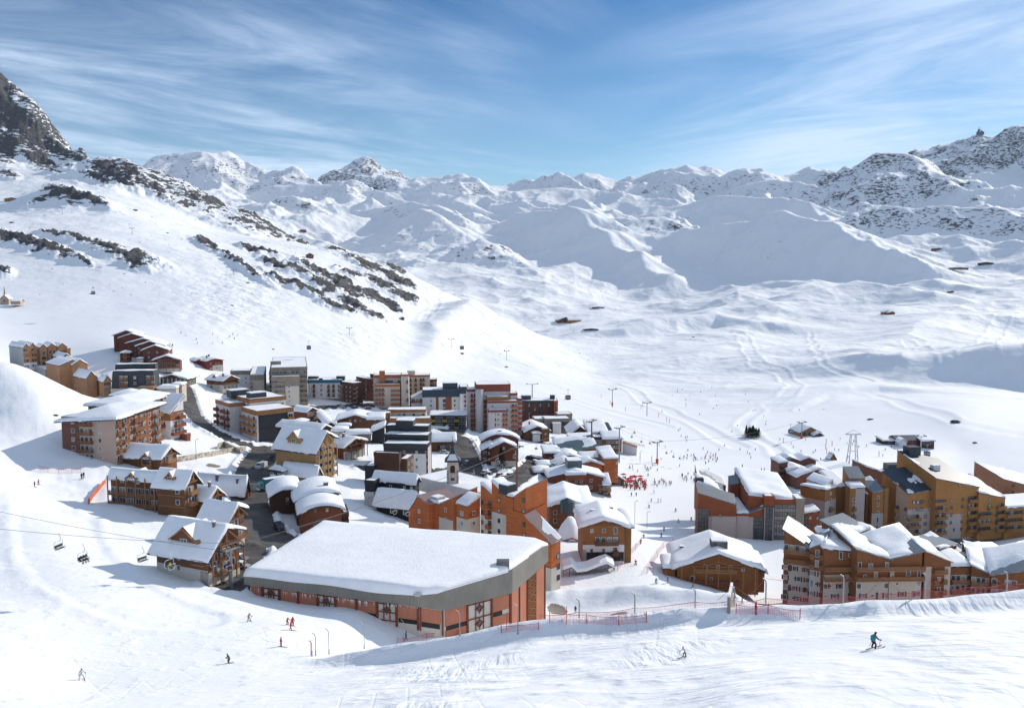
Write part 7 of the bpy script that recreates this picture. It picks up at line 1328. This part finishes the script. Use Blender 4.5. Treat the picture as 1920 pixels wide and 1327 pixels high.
for i, (u, v, Y) in enumerate([(1185, 820, 470), (1203, 829, 465), (1219, 832, 463), (1250, 850, 455), (1263, 857, 450), (1275, 860, 448), (1006, 842, 380), (933, 866, 345), (888, 895, 300), (762, 963, 235), (738, 960, 240), (966, 858, 340), (1190, 812, 480)]): chair(['small chair just right of the ramp end', 'second small chair from the ramp', 'third small chair from the ramp', 'chair left of the padded pylon', 'chair right below the padded pylon', 'chair farthest right of the padded pylon', 'chair over the snow bank right of the curved roof chalet', 'chair in front of the red curved roof chalet', 'chair above the orange residence roof', 'chair just above the hall roof ridge', 'chair beside the black clad chalet wall', 'chair hanging at the tall brown pylon', 'highest of the small chairs by the ramp'][i], u, v, Y, 60)
def gondola(label, u, v, Y, rope=True):
    p = px(u, v, Y); r = empty('gondola_cabin', p, .3, label, 'gondola', 'gondola cabins'); o = MB().box(-1.3, -1.0, 0, 1.3, 1.0, 2.4).obj('cabin', mat('car_paint', (.06, .065, .07), .4), r); bv = o.modifiers.new('b', 'BEVEL'); bv.width = .3; bv.segments = 3
    MB().box(-1.1, -1.03, .9, 1.1, 1.03, 2.0).obj('window', GLASSL, r); MB().box(-1.34, -.8, .9, 1.34, .8, 2.0).obj('window', GLASSL, r); MB().bar((0, 0, 2.3), (0, 0, 5.5), .12).bar((-.8, 0, 5.5), (.8, 0, 5.5), .2).obj('hanger', GALV, r)
gondola('gondola cabin floating right of the dark hotel', 1065, 749, 480); gondola('gondola cabin over the slope behind the tower blocks', 579, 655, 560); gondola('gondola cabin above the slope left of the shaded gully', 866, 655, 600); gondola('gondola cabin above the snow behind the yellow residence', 1738, 855, 430); gondola('gondola cabin left of the piste restaurant', 1482, 812, 540); gondola('gondola cabin over the left hill by the dark rock bands', 175, 552, 650)
# big white A shaped cable pylon
def apylon():
    p = hit(1598, 868); r = empty('cable_pylon', p, 0, 'tall white lattice cable pylon shaped like a letter A', 'pylon'); s_ = p.y / F; H_ = 55 * s_; w = 9 * s_; m = MB()
    for sx in (-1, 1):
        for sy in (-1, 1): m.tube([(sx * w, sy * 2, -1), (sx * 1.2, sy * .8, H_)], [.3, .2], 6)
        for k in range(6): a = k / 6; b_ = (k + 1) / 6; m.bar((sx * (w + (1.2 - w) * a), -2 + 1.2 * a, H_ * a), (sx * (w + (1.2 - w) * b_), 2 - 1.2 * b_, H_ * b_), .12)
    m.bar((-w * .62, 0, H_ * .42), (w * .62, 0, H_ * .42), .3); m.obj('mast', WSTEEL, r); m = MB().box(-4, -.6, H_, 4, .6, H_ + .5).bar((-4, 0, H_ + .4), (0, 0, H_ + 2.5), .2).bar((4, 0, H_ + .4), (0, 0, H_ + 2.5), .2); m.obj('crossarm', WSTEEL, r)
apylon()
# ---------------------------------------------------------------- lamp posts, nets, poles, umbrellas, trees
def bent_pole(label, u, v0, v1, lean=-1, group='grey bent net poles along the berm', Y=None, rad=.09):
    p = px(u, v0, Y) if Y else hit(u, v0, 70); h = px(u, v1, p.y).z - p.z; r = empty('net_pole', p, 0, label, 'pole', group)
    MB().tube([(0, 0, -1.5), (0, 0, h * .8), (lean * .12, 0, h * .92), (lean * .55, 0, h)], [rad, rad, rad * .9, rad * .7], 8).obj('pole', GALV, r); MB().tube([(0, 0, -.5), (0, 0, .8)], rad * 1.6, 8).obj('collar', GALV, r); return p, h
def berm_pt(u, off=2.2):                          # a point just beyond the crest of the berm in column u
    k = ray(u, 1150)[0] / ray(u, 1150)[1]; y = 115.0
    for _ in range(6): y = np.interp(k * y, BX, BY) + off
    x = k * y; return Vector((x, y, ground(x, y)))
TOPS = [(1086, 1122), (1190, 1110), (1303, 1102), (1376, 1098), (1435, 1083), (1580, 1076), (1733, 1073), (1885, 1070)]
PT = []
for i, (u, vt) in enumerate(TOPS):
    p = berm_pt(u); h = px(u, vt, p.y).z - p.z; PT.append((p, h)); lab = ['first', 'second', 'third', 'fourth', 'fifth', 'sixth', 'seventh', 'eighth'][i] + ' bent net pole from the hall along the berm'
    r = empty('net_pole', p, 0, lab, 'pole', 'grey bent net poles along the berm'); MB().tube([(0, 0, -1.5), (0, 0, h * .84), (-.1, 0, h * .94), (-.5, 0, h)], [.1, .1, .09, .07], 8).obj('pole', GALV, r); MB().tube([(0, 0, -.5), (0, 0, .8)], .15, 8).obj('collar', GALV, r)
for u, v0, v1, l in ((757, 1203, 1160, 'bent pole in front of the hall corner, left'), (862, 1192, 1143, 'bent pole in front of the hall corner, middle'), (971, 1188, 1131, 'bent pole in front of the hall corner, right'), (683, 1216, 1167, 'bent pole left of the hall corner'), (617, 1226, 1177, 'taller bent pole of the cluster at the end of the berm'), (592, 1229, 1185, 'middle bent pole of the cluster at the end of the berm'), (585, 1230, 1200, 'shortest bent pole of the cluster at the end of the berm')): bent_pole(l, u, v0, v1, rad=.07)
def net_mat():
    m = bpy.data.materials.new('red_net'); m.use_nodes = True; N = m.node_tree.nodes; L = m.node_tree.links; b_ = N['Principled BSDF']; b_.inputs['Base Color'].default_value = (.5, .08, .09, 1); b_.inputs['Roughness'].default_value = .8
    tc = N.new('ShaderNodeTexCoord'); sep = N.new('ShaderNodeSeparateXYZ'); L.new(tc.outputs['Object'], sep.inputs[0]); outs = []
    for i, sc in ((0, 1), (2, 1)):
        a = N.new('ShaderNodeMath'); a.operation = 'MULTIPLY'; a.inputs[1].default_value = 5.0; L.new(sep.outputs[i], a.inputs[0]); f = N.new('ShaderNodeMath'); f.operation = 'FRACT'; L.new(a.outputs[0], f.inputs[0]); g = N.new('ShaderNodeMath'); g.operation = 'LESS_THAN'; g.inputs[1].default_value = .11; L.new(f.outputs[0], g.inputs[0]); outs.append(g.outputs[0])
    mx = N.new('ShaderNodeMath'); mx.operation = 'MAXIMUM'; L.new(outs[0], mx.inputs[0]); L.new(outs[1], mx.inputs[1]); L.new(mx.outputs[0], b_.inputs['Alpha']); return m
NET = net_mat()
def net(pts, hs, label, group=None, rope=True, m_=None):
    o0 = pts[0]; m = MB(); n = 14; top = []
    for i in range(len(pts) - 1):
        for k in range(n + (i == len(pts) - 2)):
            t = k / n; q = pts[i].lerp(pts[i + 1], t); gz = ground(q.x, q.y); h = hs[i] * (1 - t) + hs[i + 1] * t; z = max(pts[i].z, gz) * 0 + gz + h * (1 - .35 * 4 * t * (1 - t) * .4); top.append((Vector((q.x, q.y, z)) - o0, Vector((q.x, q.y, gz - .2)) - o0))
    for a, b_ in top: m.v += [tuple(b_), tuple(a)]
    for i in range(len(top) - 1): m.f.append((2 * i, 2 * i + 2, 2 * i + 3, 2 * i + 1)); m.m.append(0)
    r = empty('safety_net', o0, 0, label, 'safety net', group); m.obj('netting', m_ or NET, r)
    if rope: MB().tube([a for a, _ in top], .035, 5).obj('rope', mat('rope', (.5, .12, .12), .8), r)
    return r, top
bp = [berm_pt(u) for u in (1010, 1086, 1190, 1303, 1376, 1435, 1505, 1580, 1655, 1733, 1810, 1885, 1960)]
net(bp, [1.6, 1.7, 1.8, 1.9, 1.9, 2.0, 2.0, 2.0, 2.1, 2.1, 2.1, 2.1, 2.1], 'long red safety net strung along the berm beyond the near piste')
m = MB(); o0 = bp[0]; zz = []
for i, u in enumerate((1345, 1376, 1405, 1435, 1466, 1515, 1594, 1620, 1656, 1700, 1775, 1820, 1859, 1907, 1940)):
    p = berm_pt(u); v = (1125, 1098, 1118, 1084, 1088, 1121, 1081, 1120, 1081, 1119, 1078, 1120, 1076, 1119, 1095)[i]; zz.append(px(u, v, p.y) - o0)
for a, b_ in zip(zz[:-1], zz[1:]): m.bar(a, b_, .035)
o = m.obj('stay_rope', mat('rope', (.5, .12, .12), .8)); o.location = o0; tag(o, 'zigzag red stay ropes above the long safety net', 'rope')
ORN = mat('net_orange', (.55, .13, .05), .8)
def fence(pix, hs, label, mt=None, posts=True, pm=None, ph=None):
    P = [hit(u, v) for u, v in pix]; r, top = net(P, hs, label, None, True, mt)
    if posts:
        for p, h in zip(P, hs): link('post', MB().tube([(0, 0, -.5), (0, 0, (ph or h) + .2)], .05, 6).mesh('post', pm or mat('paint', (.5, .05, .03), .6)), r, Matrix.Translation(p - P[0]))
fence([(1158, 1070), (1168, 1055), (1180, 1042), (1192, 1030), (1203, 1018)], [1.8] * 5, 'red net fence down the left side of the shaded lane'); fence([(1213, 1076), (1222, 1062), (1232, 1045), (1243, 1028), (1262, 1018)], [2] * 5, 'dark and red net fence down the right side of the shaded lane')
fence([(166, 944), (174, 932), (184, 920), (193, 910), (198, 905)], [1.3] * 5, 'orange barrier running down the bank left of the galleried chalet', ORN); fence([(72, 882), (90, 886), (110, 887), (135, 886), (152, 885)], [1.6] * 5, 'pink net with pale posts left of the pink residence', None, True, CREAM)
fence([(1278, 1078), (1310, 1086), (1340, 1090), (1365, 1094), (1392, 1099), (1412, 1104)], [2.6] * 6, 'red net on pale timber posts in front of the honey timber chalet', None, True, CREAM, 3.2)
fence([(745, 1205), (800, 1196), (860, 1190), (940, 1186), (1010, 1180)], [.9] * 5, 'thin red rope net in front of the sports hall corner')
fence([(1030, 1165), (1100, 1168), (1160, 1172), (1212, 1166)], [1.2] * 4, 'red net beside the dark asphalt patch')
fence([(1380, 1150), (1440, 1150), (1500, 1160)], [1.2] * 3, 'red net between the concrete wall and the large residence')
def block(name, label, cat, u, v, w, d, h, yaw, mt, sn=.3):
    p = hit(u, v); r = empty(name, p, math.radians(yaw), label, cat); MB().box(-w / 2, 0, -1, w / 2, d, h).obj('wall', mt, r)
    if sn: MB().box(-w / 2 + .05, .05, h, w / 2 - .05, d - .05, h + sn).obj('snow_cover', SNOW, r)
block('retaining_wall', 'short concrete retaining wall beside the piste below the timber chalet', 'wall', 1366, 1150, .4, 5, 2.2, -18, pl(.3, .26, .22)); block('ticket_booth', 'small orange box standing against the hall corner', 'box', 829, 1188, 2.2, 1.2, 2.0, 8, mat('paint', (.65, .1, .03), .6), 0)
def stone_wall(pix, h, label):
    P = [hit(u, v) for u, v in pix]; o0 = P[0]; m = MB()
    for a, b_ in zip(P[:-1], P[1:]):
        for k in range(3): q, w_ = a.lerp(b_, k / 3) - o0, a.lerp(b_, (k + 1) / 3) - o0; m.add([(q.x, q.y, q.z - 1), (w_.x, w_.y, w_.z - 1), (w_.x, w_.y, w_.z + h), (q.x, q.y, q.z + h), (q.x, q.y + .8, q.z - 1), (w_.x, w_.y + .8, w_.z - 1), (w_.x, w_.y + .8, w_.z + h), (q.x, q.y + .8, q.z + h)], [(0, 1, 2, 3), (3, 2, 6, 7), (4, 7, 6, 5), (0, 3, 7, 4), (1, 5, 6, 2)])
    r = empty('stone_wall', o0, 0, label, 'wall'); m.obj('wall', mat('stone', (.42, .37, .3), .9, scale=1.2), r)
stone_wall([(325, 868), (360, 862), (400, 855), (435, 848), (460, 846)], 1.8, 'long rubble retaining wall beneath the snow terrace right of the pink residence'); stone_wall([(408, 842), (420, 838), (432, 845), (450, 852)], 2.2, 'curved rubble wall at the bend of the road')
# red marker poles
for i, (u, v) in enumerate([(1059, 750), (1205, 762), (1173, 770), (1235, 782), (1255, 793), (1202, 766), (1144, 758), (1490, 870), (1549, 832), (1548, 842), (1550, 850), (1560, 836), (1648, 856), (1469, 830), (1232, 869), (583, 1228), (1062, 1168), (950, 1180), (1412, 1101), (1225, 1078), (1248, 1083), (1222, 866), (1200, 860), (1250, 790), (1127, 745), (966, 748), (1286, 762), (1270, 735)]):
    p = hit(u, v, 60, 2000); h = 2.4 if v > 1000 else 3.2; o = MB().tube([(0, 0, -.3), (0, 0, h)], .05 if v > 1000 else .17, 6).obj('piste_marker', mat('marker', (.7, .09, .03), .6)); o.location = p; tag(o, ('tall thin red marker pole beside the nets' if v > 1000 else 'small red marker pole on the open slope'), 'marker pole', 'red marker poles' if v > 1000 else 'small red marker poles on the open slope')
# sun terrace
for i in range(46):
    u = 1168 + rr.random() * 46; v = 897 + rr.random() * 23
    if (u - 1168) / 46 + (920 - v) / 23 > 1.55 or (1214 - u) / 46 + (v - 897) / 23 > 1.75: continue
    p = hit(u, v)
    if i % 3 == 0:
        r = empty('parasol', p, rr.random(), 'red parasol open over the crowded sun terrace', 'parasol', 'red parasols on the sun terrace'); MB().tube([(0, 0, 0), (0, 0, 2.5)], .04, 6).obj('pole', GALV, r); c = MB(); c.v = [(0, 0, 2.7)] + [(1.5 * math.cos(a * math.pi / 4), 1.5 * math.sin(a * math.pi / 4), 2.15) for a in range(8)]; c.f = [(0, k + 1, (k + 1) % 8 + 1) for k in range(8)]; c.m = [0] * 8; c.obj('canopy', mat('canvas', (.55, .03, .05), .8), r)
    else:
        r = empty('deckchair', p, rr.random() * .6, 'red deckchair on the crowded sun terrace', 'deckchair', 'red deckchairs on the sun terrace'); MB().add([(-.35, -.7, .35), (.35, -.7, .35), (.35, .1, .3), (-.35, .1, .3), (.35, .6, 1.0), (-.35, .6, 1.0)], [(0, 1, 2, 3), (3, 2, 4, 5)]).obj('sling', mat('canvas', (.55, .03, .05), .8), r); m = MB(); [m.bar((sx, -.7, 0), (sx, .6, 1.05), .06).bar((sx, .4, 0), (sx, -.7, .38), .06) for sx in (-.36, .36)]; m.obj('frame', HONEY, r)
crowd(26, (1168, 1214), (898, 918), 'sitting out on the sun terrace,', 'people on the sun terrace', sep=2)
# spruces
def spruce_mesh(seed):
    q = random.Random(seed); m = MB(); H_ = 1.0
    for k in range(420):
        t = q.random() ** .7; z = .06 + t * .94; R_ = (1 - z) * .27 * q.uniform(.55, 1.1); a = q.random() * 6.283; L_ = .05 + .05 * (1 - z); x, y = R_ * math.cos(a), R_ * math.sin(a); dx, dy = math.cos(a), math.sin(a)
        m.add([(x - dx * L_, y - dy * L_, z + .02), (x - dy * .02 + dx * L_ * .2, y + dx * .02 + dy * L_ * .2, z), (x + dx * L_, y + dy * L_, z - .035), (x + dy * .02 + dx * L_ * .2, y - dx * .02 + dy * L_ * .2, z)], [(0, 1, 2, 3)])
    return m.mesh('crown', [mat('needles', (.025, .045, .02), .8, var=.5)])
SPR = [spruce_mesh(k) for k in range(3)]; TRK = MB().tube([(0, 0, -.05), (0, 0, .9)], [.02, .003], 6).mesh('trunk', wd(.06, .04, .03))
def spruce(u, v, h, label, group): 
    p = hit(u, v, 60, 2000); r = empty('spruce_tree', p, rr.random() * 6, label, 'tree', group); r.scale = (h, h, h); link('crown', SPR[rr.randrange(3)], r); link('trunk', TRK, r)
for i in range(16): spruce(1399 + (i % 8) * 3.1 + rr.random() * 2, 818 + (i // 8) * 3.5, 5.5 + rr.random() * 2, 'dark spruce in the tight clump on the beginners area', 'spruces in the tight clump')
spruce(940, 880, 10, 'lone tall spruce by the car park beside the curved roof chalet', None)
for i in range(6): spruce(1668 + i * 3, 948 + i * 4, 5, 'small spruce between the ochre block and the yellow residence', 'small spruces between the right hand blocks')
# rooftop antenna building on the summit at the right
p = px(1838, 250, 4790); r = empty('summit_station', p, 0, 'tiny lift station on the summit at the upper right', 'station'); MB().box(-18, -6, -8, 18, 6, 8).box(-12, -5, 8, -4, 5, 18).box(4, -5, 8, 9, 5, 14).obj('building', mat('paint', (.12, .13, .15), .7), r); MB().bar((-8, 0, 16), (-8, 0, 34), 2).bar((-14, 0, 20), (6, 0, 20), 2).obj('mast', DARK, r)
# street lamps
def lamp(u, v, h, label):
    p = hit(u, v); r = empty('street_lamp', p, 0, label, 'street lamp', 'street lamps'); MB().tube([(0, 0, -.3), (0, 0, h), (.7, 0, h + .2)], .07, 6).obj('pole', DARK, r); MB().box(.5, -.15, h + .1, 1.1, .15, h + .25).obj('lamp_head', GALV, r)
for u, v, h, l in ((358, 800, 6, 'street lamp at the upper bend of the road'), (398, 812, 6, 'street lamp left of the stepped block'), (452, 822, 6, 'street lamp in front of the stepped block'), (368, 862, 7, 'lamp on the snow terrace above the rubble wall'), (1190, 985, 9, 'timber lamp mast at the right corner of the ochre chalet'), (1213, 990, 6, 'lamp at the top of the shaded lane'), (1200, 868, 6, 'lamp near the orange block corner')): lamp(u, v, h, l)
# boulders and dark scrub scattered on the hillsides
rk_m = mat('stone', (.09, .085, .08), .9, scale=.8)
def boulder(seed):
    q = random.Random(seed); m = MB(); n, k_ = 9, 5
    for j in range(k_):
        for i in range(n): a = 6.283 * i / n; e = math.sin(math.pi * (j + .6) / (k_ + .6)); m.v.append((math.cos(a) * e * q.uniform(.7, 1.15), math.sin(a) * e * q.uniform(.6, 1), (j / (k_ - 1) - .35) * .75))
    for j in range(k_ - 1):
        for i in range(n): m.f.append((j * n + i, j * n + (i + 1) % n, (j + 1) * n + (i + 1) % n, (j + 1) * n + i)); m.m.append(0)
    m.f.append(tuple((k_ - 1) * n + i for i in range(n))); m.m.append(0); return m.mesh('boulder', rk_m)
BO = [boulder(k) for k in range(5)]
def place_b(u, v, s_, label, group):
    p = hit_far(u, v) if v < 700 else hit(u, v, 200, 2600); o = bpy.data.objects.new('boulder', BO[rr.randrange(5)]); C.collection.objects.link(o); k = s_ * p.y / F; o.location = p; o.scale = (k * 1.0, k * .8, k * .75); o.rotation_euler = (0, 0, rr.random() * .8 - .4); tag(o, label, 'boulder', group)
for u, v, s_, l in [(253, 395, 6, 'dark boulder above the long rock bands'), (22, 418, 5, 'boulder under the hut at far left'), (314, 437, 3, 'small boulder on the open left hill'), (866, 663, 5, 'rock with a shadow beside the gully'), (949, 688, 4, 'rock on the slope above the hotel'), (1411, 700, 3, 'rock on the valley slope'), (1791, 791, 10, 'flat dark rock in the shade at the right'), (1828, 830, 5, 'small rock in the shade at far right'), (1545, 768, 3, 'small rock on the shaded bowl'), (1548, 746, 3, 'upper small rock on the shaded bowl'), (1632, 787, 7, 'rock by the groomed track at right'), (104, 779, 6, 'brown rock on the mound left of the pink residence'), (435, 573, 4, 'rock in the mogul field'), (465, 530, 3, 'rock above the mogul field'), (512, 655, 3, 'rock at the lower edge of the mogul field'), (171, 551, 3, 'rock on the left slope'), (1765, 716, 4, 'rock on the smooth shaded slope'), (1497, 731, 3, 'rock left of the groomed tracks'), (1300, 632, 3, 'dark speck of rock right of the valley restaurant')]: place_b(u, v, s_, l, None)
for i in range(50):
    u, v = rr.uniform(40, 560), rr.uniform(400, 560); place_b(u, v, rr.uniform(.8, 2.0), 'tiny stone poking through the snow of the left hill', 'tiny stones on the left hill')
for i in range(30):
    u = rr.uniform(840, 1130); v = 600 + (u - 840) * .22 + rr.uniform(-15, 60); place_b(u, v, rr.uniform(.7, 1.6), 'tiny stone on the slope right of the gully', 'tiny stones right of the gully')
# ---------------------------------------------------------------- thin mountain air
def haze():
    zs = GRID['z']; m = MB().box(-12500, -60, float(zs.min()) - 1, 12500, 7600, float(zs.max()) + 40)
    o = m.obj('haze', None) if False else None
    me = m.mesh('haze', []); h = bpy.data.materials.new('air'); h.use_nodes = True; N = h.node_tree.nodes; L = h.node_tree.links; N.clear()
    out = N.new('ShaderNodeOutputMaterial'); v = N.new('ShaderNodeVolumePrincipled'); v.inputs['Color'].default_value = (.72, .83, 1, 1); v.inputs['Density'].default_value = 0.00002; v.inputs['Anisotropy'].default_value = 0.0
    L.new(v.outputs[0], out.inputs['Volume']); me.materials.append(h); o = link('haze', me); o['kind'] = 'stuff'
haze()
